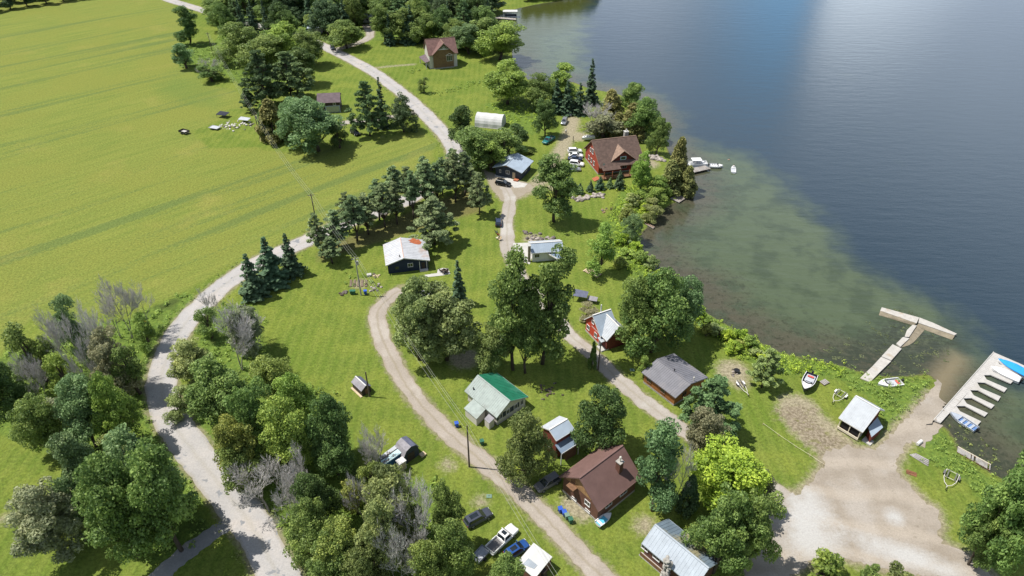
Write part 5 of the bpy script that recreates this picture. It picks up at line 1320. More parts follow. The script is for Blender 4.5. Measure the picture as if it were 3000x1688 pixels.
rocks('fire_ring', 'ring of stones around a cold fire bowl on bare sand', 'fire pit', [(2150, 1095), (2163, 1092)], 10, .2, .35, 'rock', .6, seed=9)
rocks('junk_heap', 'heap of scrap and pale debris at the field edge', 'scrap heap', [(660, 362), (690, 372), (728, 366)], 60, .2, .55, 'galvanised', 1.6, seed=10)
p = P(2157, 1091); r = thing('fire_bowl', 'small black fire bowl in the middle of the sand patch', 'fire bowl', p); m = MB(); m.tube((0, 0, .25), (0, 0, .62), .35, .62, 12); m.build('bowl', 'black', r); m = MB()
for a in range(3): m.tube((.3 * math.cos(a * 2.1), .3 * math.sin(a * 2.1), .3), (.5 * math.cos(a * 2.1), .5 * math.sin(a * 2.1), 0), .03, .03, 5)
m.build('leg', 'black', r)
def chair(label, px, rz, m_='red_wood', grp='garden chairs'):
    p = P(*px); r = thing('garden_chair', label, 'chair', p, rz, grp); boxpart(r, None, 'seat', m_, (0, 0, .42), (.55, .55, .06)); m = MB(); m.slab([(-.27, -.27, .45), (-.27, .27, .45), (-.5, .27, 1.1), (-.5, -.27, 1.1)], .05); m.build('backrest', m_, r)
    for x in (-.24, .24):
        for y in (-.24, .24): boxpart(r, None, 'leg', m_, (x, y, .2), (.06, .06, .4))
    for s in (-1, 1): boxpart(r, None, 'armrest', m_, (.02, s * .31, .64), (.55, .09, .04))
chair('dark chair by the fire spot on the shore lawn', (1790, 616), 3.0, 'dark_wood')
rocks('log_ring', 'short logs lying around the fire spot on the shore lawn', 'logs', [(1768, 618), (1778, 622)], 7, .2, .45, 'firewood', .7, seed=12)
for i, (px, lab, mm) in enumerate((((1455, 684), 'dark chair among the jumble of lawn furniture by the lane', 'navy_wall'), ((1460, 692), 'red brown chair in the lawn furniture jumble by the lane', 'red_wood'), ((1457, 701), 'pale chair in the lawn furniture jumble by the lane', 'cream'), ((1464, 705), 'tan wooden chair nearest the lane in the furniture jumble', 'pale_wood'))): chair(lab, px, i * 1.3, mm)
# patio of the navy cottage
cr = (1100, 680, 1340, 830); Zp = lambda x, y: Z(cr, 2318, x, y)
sheet('patio', [tuple(P(*Zp(*q))[:2]) for q in ((1390, 1215), (1740, 1165), (1760, 1060), (1900, 1020), (2060, 1030), (2115, 1190), (1900, 1230), (1420, 1285))], 'pale_concrete', .04, .04)
for i, (q, a) in enumerate((((1860, 1130), 0), ((1965, 1105), 1.5), ((1930, 1185), 3), ((2025, 1170), 4.4))): chair('dark chair on the pale patio right of the navy cottage', Zp(*q), a, 'dark_wood', 'patio chairs')
p = P(*Zp(1945, 1145)); r = thing('patio_table', 'small dark round table between the patio chairs', 'table', p); m = MB(); m.tube((0, 0, .7), (0, 0, .75), .55, .55, 14); m.build('tabletop', 'dark_wood', r); boxpart(r, None, 'leg', 'dark_wood', (0, 0, .35), (.1, .1, .7))
# vegetable patch, tarps, lids
p = P(1052, 833); r = thing('garden_bed', 'bare vegetable patch with leafy plants behind the grey pole', 'garden bed', p); m = MB()
for i in range(5): m.box((-2.0 + i * .9, .3, .08), (.5, 2.8, .16), .15)
m.build('soil', 'soil', r)
for px, lab in (((1433, 1455), 'teal septic lid set in the lower lawn'), ((1852, 1085), 'pale green lid in the grass by the log cottage')):
    p = P(*px); r = thing('septic_lid', lab, 'lid', p); boxpart(r, None, 'cover', 'teal_lid', (0, 0, .08), (.9, .7, .16), bevel=.02); boxpart(r, None, 'handle', 'black', (0, 0, .19), (.3, .05, .05))
p = P(1082, 808); r = thing('stone_block', 'square white block on the lawn beside the brick heap', 'block', p, .2); boxpart(r, None, 'block', 'pale_concrete', (0, 0, .25), (1.1, .9, .5), bevel=.05)
cA = P(1735, 800); r = thing('pallet_raft', 'flat raft of pale boards lying under the slender shore tree', 'raft', cA, -.75)
for i in range(9): boxpart(r, None, 'board', 'pale_wood', (-1.9 + i * .48, random.uniform(-.08, .08), .22), (.36, 2.0, .07))
m = MB()
for y in (-.8, .8): m.box((0, y, .1), (4.4, .14, .16))
m.build('bearer', 'brown_wood', r)
p = P(2692, 1300); r = thing('white_barrel', 'white plastic float lying in the brush by the boat ramp', 'float', p, .6); m = MB(); m.tube((-.7, 0, .3), (.7, 0, .3), .3, .3, 12); m.build('barrel', 'white_paint', r); m = MB(); m.tube((.7, 0, .3), (.85, 0, .3), .12, .1, 8); m.build('cap', 'pale_concrete', r)
p = P(2696, 1345); r = thing('plank_stack', 'weathered grey planks lying in the grass right of the ramp', 'planks', p, -.9)
for i in range(4): boxpart(r, None, 'plank', 'grey_wood', (0, -.5 + i * .34, .08 + .02 * i), (3.2 - .3 * i, .28, .07), .04 * i)
p = P(2670, 1387); r = thing('rusty_sheet', 'rust coloured metal sheet lying on the grass edge of the lot', 'metal sheet', p, -.5); boxpart(r, None, 'sheet', 'old_rust', (0, 0, .06), (1.6, 1.0, .06), bevel=.01); boxpart(r, None, 'rib', 'old_rust', (0, 0, .11), (1.7, .08, .05))
p = P(2415, 1122); r = thing('wood_crate', 'low grey crate on the grass beside the white and navy boat', 'crate', p, .5)
for i in range(4): boxpart(r, None, 'slat', 'grey_wood', (-.6 + i * .4, 0, .25), (.3, 1.2, .06))
boxpart(r, None, 'base', 'brown_wood', (0, 0, .11), (1.5, 1.1, .2))
# rope border along the mown lawn
m = MB(); pp = [P(2235, 1245), P(2280, 1278), P(2330, 1312), P(2372, 1338), P(2412, 1364)]
r = thing('rope_border', 'pale rope fence on low posts along the mown grass by the lot', 'fence', pp[2]); 
for a, b in zip(pp[:-1], pp[1:]): m.tube(a - pp[2] + Vector((0, 0, .42)), b - pp[2] + Vector((0, 0, .42)), .022, .022, 5)
m.build('rope', 'cream', r)
for a in pp: q = a - pp[2]; m = MB(); m.tube((q.x, q.y, 0), (q.x, q.y, .5), .06, .05, 6); m.build('post', 'pale_wood', r)
p = P(1679, 417); r = thing('marker_post', 'short dark post standing in the worn grass by the lodge drive', 'post', p); m = MB(); m.tube((0, 0, 0), (0, 0, 2.0), .12, .10, 8); m.build('post', 'dark_wood', r); m = MB(); m.tube((0, 0, 2.0), (0, 0, 2.06), .15, .15, 8); m.build('cap', 'black', r)
p = P(431, 965); r = thing('road_sign', 'yellow road sign half hidden in the bushes by the bare trees', 'road sign', p, .3); m = MB(); m.tube((0, 0, 0), (0, 0, 2.4), .04, .04, 6); m.build('post', 'galvanised', r); m = MB(); m.slab([(-.5, -.06, 2.0), (0, -.06, 2.5), (.5, -.06, 2.0), (0, -.06, 1.5)], .03); m.build('plate', 'sign_yellow', r)
# chip yard: junk behind the mid white trailer
for px, lab, mm, s in (((655, 343), 'dark blue tarpaulin stretched over stored things at the junk heap', 'dark_tarp', (4.0, 2.6, 1.5)), ((718, 358), 'pale metal sheet roof leaning at the end of the junk heap', 'white_metal', (4.0, 2.0, 1.4)), ((1700, 880), 'dark slate canopy beside the red cottage chimney', 'slate_shingle', (3.2, 2.0, 2.1)), ((1742, 893), 'small dark canopy roof behind the red cottage', 'grey_shingle', (2.4, 1.8, 2.2)) if False else ((1735, 886), 'grey topped garden table behind the red cottage', 'grey_shingle', (2.2, 1.4, 1.2))):
    p = P(*px); r = thing('tarp_shelter', lab, 'shelter', p, -.3); m = MB(); m.slab([(-s[0] / 2, -s[1] / 2, s[2] * .8), (s[0] / 2, -s[1] / 2, s[2] * .85), (s[0] / 2, s[1] / 2, s[2]), (-s[0] / 2, s[1] / 2, s[2] * 1.05)], .08); m.build('cover', mm, r); m = MB()
    for x in (-1, 1):
        for y in (-1, 1): m.tube((x * s[0] * .45, y * s[1] * .45, 0), (x * s[0] * .45, y * s[1] * .45, s[2] * .78), .05, .05, 6)
    m.build('leg', 'brown_wood', r)

# ------------------------------------------------------------------ people
def person(label, loc, rz, shirt, pants, pose='walk', hairm='hair'):
    r = thing('person', label, 'person', loc, rz, None)
    sit = pose == 'sit'; swim = pose == 'swim'
    hz = .45 if sit else (.12 if swim else .92)
    V, R, E = [], [], []
    def add(p, rad, par=None):
        V.append(p); R.append(rad)
        if par is not None: E.append((par, len(V) - 1))
        return len(V) - 1
    pel = add((0, 0, hz), .15); wa = add((0, 0, hz + .2), .135, pel); ch = add((.01, 0, hz + .42), .16, wa); nk = add((.02, 0, hz + .58), .06, ch); hd = add((.03, 0, hz + .70), .10, nk); tp = add((.03, 0, hz + .80), .085, hd)
    for s in (-1, 1):
        sh = add((.0, s * .2, hz + .50), .07, ch); st = (.16 if s > 0 else -.16) if pose == 'walk' else .22
        if swim: el = add((.25, s * .40, hz + .40), .048, sh); wr_ = add((.5, s * .42, hz + .38), .036, el)
        else: el = add((st * .5, s * .27, hz + .24), .048, sh); wr_ = add((st * 1.1 + .08, s * .27, hz + .02), .036, el)
        wx = V[wr_]; pm = add((wx[0] + .04, wx[1], wx[2] - .06), .032, wr_)
        for k, (ln, dy) in enumerate(((.075, -.03), (.085, -.01), (.08, .012), (.065, .032))): add((wx[0] + .06, wx[1] + dy, wx[2] - .07 - ln), .009, pm)
        add((wx[0] + .085, wx[1] - s * .03, wx[2] - .09), .010, pm)
        hp = add((0, s * .1, hz - .06), .10, pel)
        if sit: kn = add((.42, s * .13, hz - .0), .075, hp); an = add((.45, s * .13, .08), .05, kn); add((.6, s * .13, .03), .04, an)
        elif swim: kn = add((-.1, s * .12, hz - .45), .07, hp); add((-.2, s * .12, hz - .8), .05, kn)
        else:
            q = (.22 if s < 0 else -.2) if pose == 'walk' else .0
            kn = add((q * .6 + .03, s * .1, .5), .07, hp); an = add((q, s * .1, .09), .05, kn); add((q + .16, s * .1, .03), .042, an)
    me = bpy.data.meshes.new('body'); me.from_pydata(V, E, []); me.materials.append(M['skin']); o = link('body', me, r)
    md = o.modifiers.new('Skin', 'SKIN'); md.use_smooth_shade = True
    for i, sv in enumerate(me.skin_vertices[0].data): sv.radius = (R[i], R[i]); sv.use_root = (i == 0)
    o.modifiers.new('Sub', 'SUBSURF').levels = 1; o.modifiers['Sub'].render_levels = 1
    m = MB(); m.loft([[(.01 + rx * math.cos(a), ry * math.sin(a), hz + z) for a in [i * math.pi / 5 for i in range(10)]] for z, rx, ry in ((.02, .18, .19), (.2, .17, .18), (.42, .20, .24), (.54, .12, .16))]); m.build('shirt', shirt, r, smooth=True)
    if not swim:
        for s in (-1, 1):
            m = MB()
            if sit: m.tube((0, s * .1, hz - .02), (.42, s * .13, hz), .12, .10, 8); m.tube((.42, s * .13, hz), (.45, s * .13, .12), .10, .075, 8)
            else:
                q = (.22 if s < 0 else -.2) if pose == 'walk' else 0; m.tube((0, s * .1, hz + .06), (q * .6 + .03, s * .1, .5), .14, .10, 8); m.tube((q * .6 + .03, s * .1, .5), (q, s * .1, .12), .10, .075, 8)
            m.build('trousers', pants, r, smooth=True)
    m = MB(); m.blob((.02, 0, hz + .80), (.125, .115, .09), 3, 10, 6); m.build('hair', hairm, r, smooth=True)
p1 = P(608, 38); p2 = P(615, 38)
person('person in dark clothes walking on the left of the pair on the far road', p1, -.4, 'cloth_dark', 'cloth_dark'); person('person in a light shirt walking on the right of the pair on the far road', p2, -.4, 'cloth_white', 'cloth_dark')
pr = P(2149, 494, WATER); person('person in white sitting in the small rowing boat', (pr.x, pr.y, WATER + .02), 1.5, 'cloth_white', 'cloth_dark', 'sit')
ps = P(2136, 468, WATER); person('swimmer with arms out in the water beyond the runabout', (ps.x, ps.y, WATER - .55), 2.0, 'skin', 'cloth_dark', 'swim')
person('person in a white top standing on the lodge drive', P(1658, 392), 1.0, 'cloth_white', 'cloth_dark', 'stand')

# ------------------------------------------------------------------ trees: prototypes built once, placed one by one
def leaf_mesh(name, pos, nrm, size, tint, matn, aspect=1.0, axis=None):
    """one small four-sided leaf spray at each point"""
    n = len(pos); nrm = nrm / (np.linalg.norm(nrm, axis=1, keepdims=True) + 1e-9)
    ref = NP.normal(size=(n, 3)) if axis is None else axis + NP.normal(size=(n, 3)) * .25
    t = np.cross(nrm, ref); t /= np.linalg.norm(t, axis=1, keepdims=True) + 1e-9
    b = np.cross(nrm, t)
    s = size[:, None]
    a = b * s * .5 * aspect; c = t * s * .5
    k = NP.uniform(.5, 1.0, (n, 1))
    q = np.stack([pos - a, pos + c * k + nrm * s * .10, pos + a, pos - c * k + nrm * s * .10], 1)
    me = bpy.data.meshes.new(name)
    me.vertices.add(n * 4); me.vertices.foreach_set('co', q.astype(np.float32).ravel())
    me.loops.add(n * 4); me.loops.foreach_set('vertex_index', np.arange(n * 4, dtype=np.int32))
    me.polygons.add(n); me.polygons.foreach_set('loop_start', (np.arange(n) * 4).astype(np.int32)); me.update(calc_edges=True)
    at = me.attributes.new('tint', 'FLOAT', 'FACE'); at.data.foreach_set('value', np.clip(tint, 0, 1).astype(np.float32))
    me.materials.append(M[matn]); return me
def dirs(n, up=0.0):
    d = NP.normal(size=(n, 3)); d[:, 2] += up; return d / (np.linalg.norm(d, axis=1, keepdims=True) + 1e-9)
def clumps(cs, rs, per, leaf, up=.35, flat=.8, tint_sd=.19, spread=.5):
    P_, N_, S_, T_ = [], [], [], []
    ctr = np.mean(cs, 0)
    for c, r in zip(cs, rs):
        n = int(per * (r / np.mean(rs)) ** 2); d = dirs(n, up)
        rad = r * (spread + (1 - spread) * NP.random(n) ** .5)
        p = c + d * rad[:, None] * np.array([1, 1, flat])
        P_.append(p); N_.append(d * .75 + NP.normal(size=(n, 3)) * .72 + np.array([0, 0, .25])); S_.append(leaf * NP.uniform(.55, 1.4, n))
        T_.append(np.clip(.5 + NP.normal() * tint_sd + NP.normal(size=n) * .17, 0, 1))
    return np.concatenate(P_), np.concatenate(N_), np.concatenate(S_), np.concatenate(T_)
PROTO = {}
def put_proto(kind, crown, trunk, h, rad):
    co_ = np.empty(len(crown.vertices) * 3, np.float32); crown.vertices.foreach_get('co', co_); co_ = co_.reshape(-1, 3)
    if kind not in ('dead', 'lean'):
        mid = (np.percentile(co_[:, :2], 99.5, axis=0) + np.percentile(co_[:, :2], .5, axis=0)) / 2
        co_[:, :2] -= mid; crown.vertices.foreach_set('co', co_.ravel())
        for vv in trunk.vertices:
            f_ = min(1.0, max(0.0, vv.co.z / (h * .3))); vv.co.x -= mid[0] * f_; vv.co.y -= mid[1] * f_
        h = float(np.percentile(co_[:, 2], 99.6)); rad = float(np.percentile(np.abs(co_[:, :2]), 99.2))
    PROTO.setdefault(kind, []).append((crown, trunk, h, rad))
def limbs_mesh(name, h, targets, r0, m='bark', fork=.35, lean=0.0):
    mb = MB(); p = Vector((0, 0, -.1)); top = Vector((lean, 0, h * .72)); n = 5; pr = p; pts_ = [p]
    for i in range(1, n + 1):
        q = p.lerp(top, i / n) + Vector((random.uniform(-.15, .15), random.uniform(-.15, .15), 0)); mb.tube(pr, q, r0 * (1 - .75 * (i - 1) / n), r0 * (1 - .75 * i / n), 7, caps=(i == 1)); pr = q; pts_.append(q)
    for t in targets:
        t = Vector(t); k = min(n - 1, max(1, int(n * min(.95, max(fork, (t.z - 1.5) / h * 1.0))))); a = pts_[k]; mid = a.lerp(t, .5) + Vector((0, 0, .25)); r = r0 * .34
        mb.tube(a, mid, r, r * .6, 5, False); mb.tube(mid, t, r * .6, r * .2, 5, False)
    return mb.mesh(name, m, smooth=True)
def broad(kind, h, rx, nc, cr, per, leaf, seed, subs=5, bark='bark', hollow=.5, matn='leaf', aspect=1.0, up=.35, zlow=.30, ragged=.25, sub_r=(.36, .56)):
    """a crown of several uneven leafy masses carried on separate limbs"""
    global NP; NP = np.random.default_rng(seed); random.seed(seed)
    S = []
    for k in range(subs):
        f = (k + .5) / subs; a = k * 2.4 + random.uniform(-.5, .5); q = rx * random.uniform(.30, .62) * (1.0 - .55 * f)
        rr = rx * random.uniform(*sub_r) * (1.0 - .25 * f)
        S.append((np.array([q * math.cos(a), q * math.sin(a), h * (zlow + (.92 - zlow) * f) - rr * .25]), rr, rr * random.uniform(.85, 1.25)))
    cs, w = [], np.array([x[1] ** 2 for x in S]); w = (w / w.sum() * nc).astype(int) + 2
    for (c, r, rz), n in zip(S, w):
        d = dirs(n, .15); q = hollow + (1 - hollow) * NP.random(n) ** .7
        out = NP.random(n) < ragged * .4; q = np.where(out, q * 1.25, q)
        cs.append(c + d * q[:, None] * np.array([r, r, rz]))
    cs = np.concatenate(cs); cs[:, 2] = np.clip(cs[:, 2], cr * .5, None); rs = cr * NP.uniform(.55, 1.35, len(cs))
    p, n, s_, t = clumps(cs, rs, per, leaf, up)
    tg = [tuple(x[0]) for x in S] + [tuple(c) for c in cs[::max(1, len(cs) // 12)]]
    put_proto(kind, leaf_mesh(kind + '_crown', p, n, s_, t, matn, aspect), limbs_mesh(kind + '_trunk', h, tg, .24, bark), h, rx)
for sd in (1, 2, 3, 4, 71, 72): broad('broad', 10, 4.2, 130, .78, 128, .235, sd, 6, ragged=.4)
for sd in (5, 6, 73): broad('tall', 12, 3.2, 125, .73, 122, .235, sd, 6, zlow=.2, ragged=.4)
for sd in (7, 8, 74): broad('loose', 13, 4.6, 150, .68, 96, .245, sd, 8, hollow=.35, ragged=.6, sub_r=(.26, .44))
for sd in (9, 10, 75): broad('willow', 10, 4.4, 145, .70, 140, .195, sd, 7, aspect=1.6, hollow=.4, ragged=.5)
for sd in (11, 12, 76, 77): broad('scrub', 7, 2.8, 70, .54, 98, .185, sd, 5, hollow=.3, ragged=.7, zlow=.2, sub_r=(.28, .48))
for sd in (13, 14, 15): broad('shrub', 2.4, 1.5, 22, .42, 80, .22, sd, 3, zlow=.2, sub_r=(.5, .75))
for sd in (16, 17, 78): broad('round', 8, 3.4, 125, .68, 128, .215, sd, 4, hollow=.6, sub_r=(.62, .82))
def pine(kind, h, r, z0, lv, seed, tuft=.8, per=70, top=.25):
    global NP; NP = np.random.default_rng(seed); random.seed(seed)
    cs, rs = [], []
    for i in range(lv):
        f = i / (lv - 1); z = z0 + (h - z0 - .4) * f; rr = r * (math.sin(math.pi * (.18 + .82 * (1 - f)) * .62) ** .8) * (1 - .55 * f * f) * random.uniform(.8, 1.1)
        k = max(2, int(6 - 3 * f)); a0 = random.random() * 6.28
        for j in range(k):
            a = a0 + 2 * math.pi * j / k + random.uniform(-.35, .35); q = rr * random.uniform(.7, 1.1)
            for s in ((.45, .75), (.95, .85)):
                cs.append((q * s[0] * math.cos(a), q * s[0] * math.sin(a), z + .25 * s[0] * q * .5 + random.uniform(-.2, .2))); rs.append(tuft * s[1] * random.uniform(.75, 1.2) * (1 - .35 * f))
    cs = np.array(cs); rs = np.array(rs)
    p, n, s, t = clumps(cs, rs, per, .36, .5, .5, .13, .25)
    ax = dirs(len(p), .6)
    limb = cs[1::2]
    put_proto(kind, leaf_mesh(kind + '_crown', p, n, s, t, 'needle', 1.9, ax), limbs_mesh(kind + '_trunk', h * 1.3, limb, .22, 'bark', .3), h, r)
for sd in (21, 22, 23): pine('pine', 13, 3.4, 3.6, 10, sd)
for sd, z_, lv_, tf in ((24, 5.6, 8, .72), (25, 4.8, 9, .66), (79, 6.4, 7, .78), (80, 5.2, 9, .62)): pine('rowpine', 13, 2.6, z_, lv_, sd, tf, 62)
for sd in (26, 27): pine('bigpine', 14, 4.6, 2.6, 12, sd, 1.0, 85)
def spruce(kind, h, r, seed, lv=20, droop=.25, dens=46, leaf=.34, power=1.0, gap=.0):
    global NP; NP = np.random.default_rng(seed); random.seed(seed)
    P_, N_, S_, T_, A_ = [], [], [], [], []; limb = []
    for i in range(lv):
        f = i / lv; z = .5 + (h - .6) * f; rr = r * (1 - f) ** power * random.uniform(.82, 1.12) + .12
        k = max(4, int(11 * (1 - f)) + 3)
        for j in range(k):
            a = random.random() * 6.28; q = rr * random.uniform(.7, 1.15); n = max(5, int(dens * (q / r) + 5))
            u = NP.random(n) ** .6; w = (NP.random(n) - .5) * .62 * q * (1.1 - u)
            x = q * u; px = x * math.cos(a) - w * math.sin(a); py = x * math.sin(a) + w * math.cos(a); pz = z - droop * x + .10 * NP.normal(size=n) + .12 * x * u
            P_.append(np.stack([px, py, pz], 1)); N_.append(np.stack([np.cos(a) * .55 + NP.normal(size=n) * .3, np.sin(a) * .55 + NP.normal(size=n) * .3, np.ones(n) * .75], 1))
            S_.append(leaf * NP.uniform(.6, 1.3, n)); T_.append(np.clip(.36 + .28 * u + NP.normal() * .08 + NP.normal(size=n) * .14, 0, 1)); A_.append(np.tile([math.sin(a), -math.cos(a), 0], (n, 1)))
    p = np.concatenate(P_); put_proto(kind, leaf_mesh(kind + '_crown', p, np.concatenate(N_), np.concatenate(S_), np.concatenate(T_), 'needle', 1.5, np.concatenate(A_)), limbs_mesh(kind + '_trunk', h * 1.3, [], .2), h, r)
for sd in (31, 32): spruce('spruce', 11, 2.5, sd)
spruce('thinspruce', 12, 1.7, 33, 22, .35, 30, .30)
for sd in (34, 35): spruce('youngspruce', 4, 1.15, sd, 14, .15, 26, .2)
def cedar(kind, h, r, seed):
    global NP; NP = np.random.default_rng(seed); random.seed(seed)
    nc = 70; f = NP.random(nc) ** 1.2; a = NP.random(nc) * 6.28; prof = np.sin(np.pi * (.16 + .84 * (1 - f)) * .62) * (1 - f ** 3)
    rr = r * prof * NP.uniform(.55, 1.0, nc); cs = np.stack([rr * np.cos(a), rr * np.sin(a), .5 + (h - 1.0) * f], 1); rs = np.full(nc, .62) * NP.uniform(.7, 1.3, nc)
    p, n, s, t = clumps(cs, rs, 95, .30, .6, 1.5, .12, .4)
    put_proto(kind, leaf_mesh(kind + '_crown', p, n, s, t, 'needle', 1.5, np.tile([0, 0, 1.0], (len(p), 1)) + 0), limbs_mesh(kind + '_trunk', h, [], .2), h, r)
for sd in (41, 42): cedar('cedar', 9, 2.0, sd)
def dead(kind, h, r, seed, levels=4, n0=2, lean=.0):
    random.seed(seed); mb = MB(); tw = MB()
    def grow(p, d, L, rad, lv):
        segs = 3; q = p
        for i in range(segs):
            d = (d + Vector((random.uniform(-.16, .16), random.uniform(-.16, .16), .06))).normalized(); e = q + d * (L / segs)
            (mb if lv < 2 else tw).tube(q, e, rad * (1 - .22 * i), rad * (1 - .22 * (i + 1)), 5 if lv < 2 else 3, False); q = e
            if lv < levels and i > 0 or (lv == 0 and i == 1):
                for _ in range(2 if lv < levels - 1 else 3):
                    s = Vector((random.gauss(0, 1), random.gauss(0, 1), random.gauss(.25, .5))).normalized(); grow(q, (d * .85 + s * .75).normalized(), L * random.uniform(.5, .68), max(.022, rad * .42), lv + 1)
        if lv < levels: grow(q, d, L * .7, max(.02, rad * .5), lv + 1)
    for k in range(n0):
        a = k * 2.4 + seed; grow(Vector((.15 * math.cos(a), .15 * math.sin(a), 0)), Vector((.32 * math.cos(a) + lean, .32 * math.sin(a), 1)).normalized(), h * .40, .13, 0)
    allz = [v[2] for v in tw.v + mb.v]; allr = [math.hypot(v[0], v[1]) for v in tw.v + mb.v]
    put_proto(kind, tw.mesh(kind + '_twigs', 'dead_twig'), mb.mesh(kind + '_stem', 'pale_bark'), max(allz), float(np.percentile(allr, 97)))
for sd in (51, 52, 53): dead('dead', 9, 3, sd)
dead('lean', 9, 3, 54, 4, 1, .8)

PAL = dict(weedy=(.125, .150, .070), green=(0.191, 0.284, 0.078), dark=(0.113, 0.187, 0.056), deep=(0.097, 0.157, 0.070), bright=(0.250, 0.367, 0.078), lime=(0.347, 0.480, 0.061), olive=(0.211, 0.260, 0.082), yellow=(0.263, 0.322, 0.080), blue=(0.175, 0.275, 0.115), grey=(0.307, 0.337, 0.188), pine=(0.164, 0.252, 0.105),
           bluepine=(.235, .315, .150), spruce=(0.091, 0.152, 0.084), cedar=(0.218, 0.232, 0.083), rust=(0.263, 0.263, 0.146), pale=(0.290, 0.352, 0.128))
NAMES = dict(broad='broadleaf_tree', tall='broadleaf_tree', loose='cottonwood_tree', willow='willow_tree', scrub='scrub_tree', shrub='shrub', round='round_tree', pine='pine_tree', rowpine='pine_tree', bigpine='pine_tree', spruce='spruce_tree', thinspruce='spruce_tree', youngspruce='young_spruce', cedar='cedar_tree', dead='bare_tree', lean='bare_tree')
TR = random.Random(99); CNT = {}
def tree(kind, u, vb, vt, w, c, label, group=None, native=False):
    k = 1 if native else DS
    p = P(u * k, vb * k); dp = depth_of(p); rad = w * k * .5 * dp / FPX * ((.97 if vb * k > 560 else 1.10) if kind in ('broad', 'tall', 'loose', 'willow', 'scrub', 'round') else 1)
    target = height_at(p, vt * k); ph = math.atan2(CAMH, p.y); Mtot = target * math.cos(ph) * (1 - 0.0)
    # crown ellipsoid: centre .58h, half height .42h; solve h so that the silhouette top meets the surveyed row
    lo, hi = .3, 60
    tallk = kind in ('spruce', 'thinspruce', 'youngspruce', 'dead', 'lean', 'cedar')
    for _ in range(40):
        h = (lo + hi) / 2
        m_ = h * math.cos(ph) if tallk else .52 * h * math.cos(ph) + math.sqrt((rad * .75 * math.sin(ph)) ** 2 + (.46 * h * math.cos(ph)) ** 2)
        if m_ < Mtot: lo = h
        else: hi = h
    h = max(h, rad * (.75 if kind == 'shrub' else 1.0))
    # the surveyed column is that of the crown: the foot stands where a vertical stem under it meets the ground
    dm = depth_of(Vector((p.x, p.y, .5 * h))); p.x = (u * k - 1500) * dm / FPX; rad *= dm / dp
    pv = PROTO[kind]; i = CNT.get(kind, 0); CNT[kind] = i + 1
    crown, trunk, ph_, pr_ = pv[i % len(pv)]
    z = gz(p.x, p.y)
    r = thing(NAMES[kind], label, 'shrub' if kind == 'shrub' else 'tree', (p.x, p.y, z - .02), TR.uniform(0, 6.28), group)
    r.scale = (rad / pr_, rad / pr_, h / ph_)
    t = link('trunk', trunk, r)
    cr_ = link('twigs' if kind in ('dead', 'lean') else 'crown', crown, r)
    b = PAL[c]; f = TR.uniform(.86, 1.16); g = TR.uniform(.92, 1.1)
    cr_.color = (b[0] * f * g, b[1] * f, b[2] * f, 1)
    return r
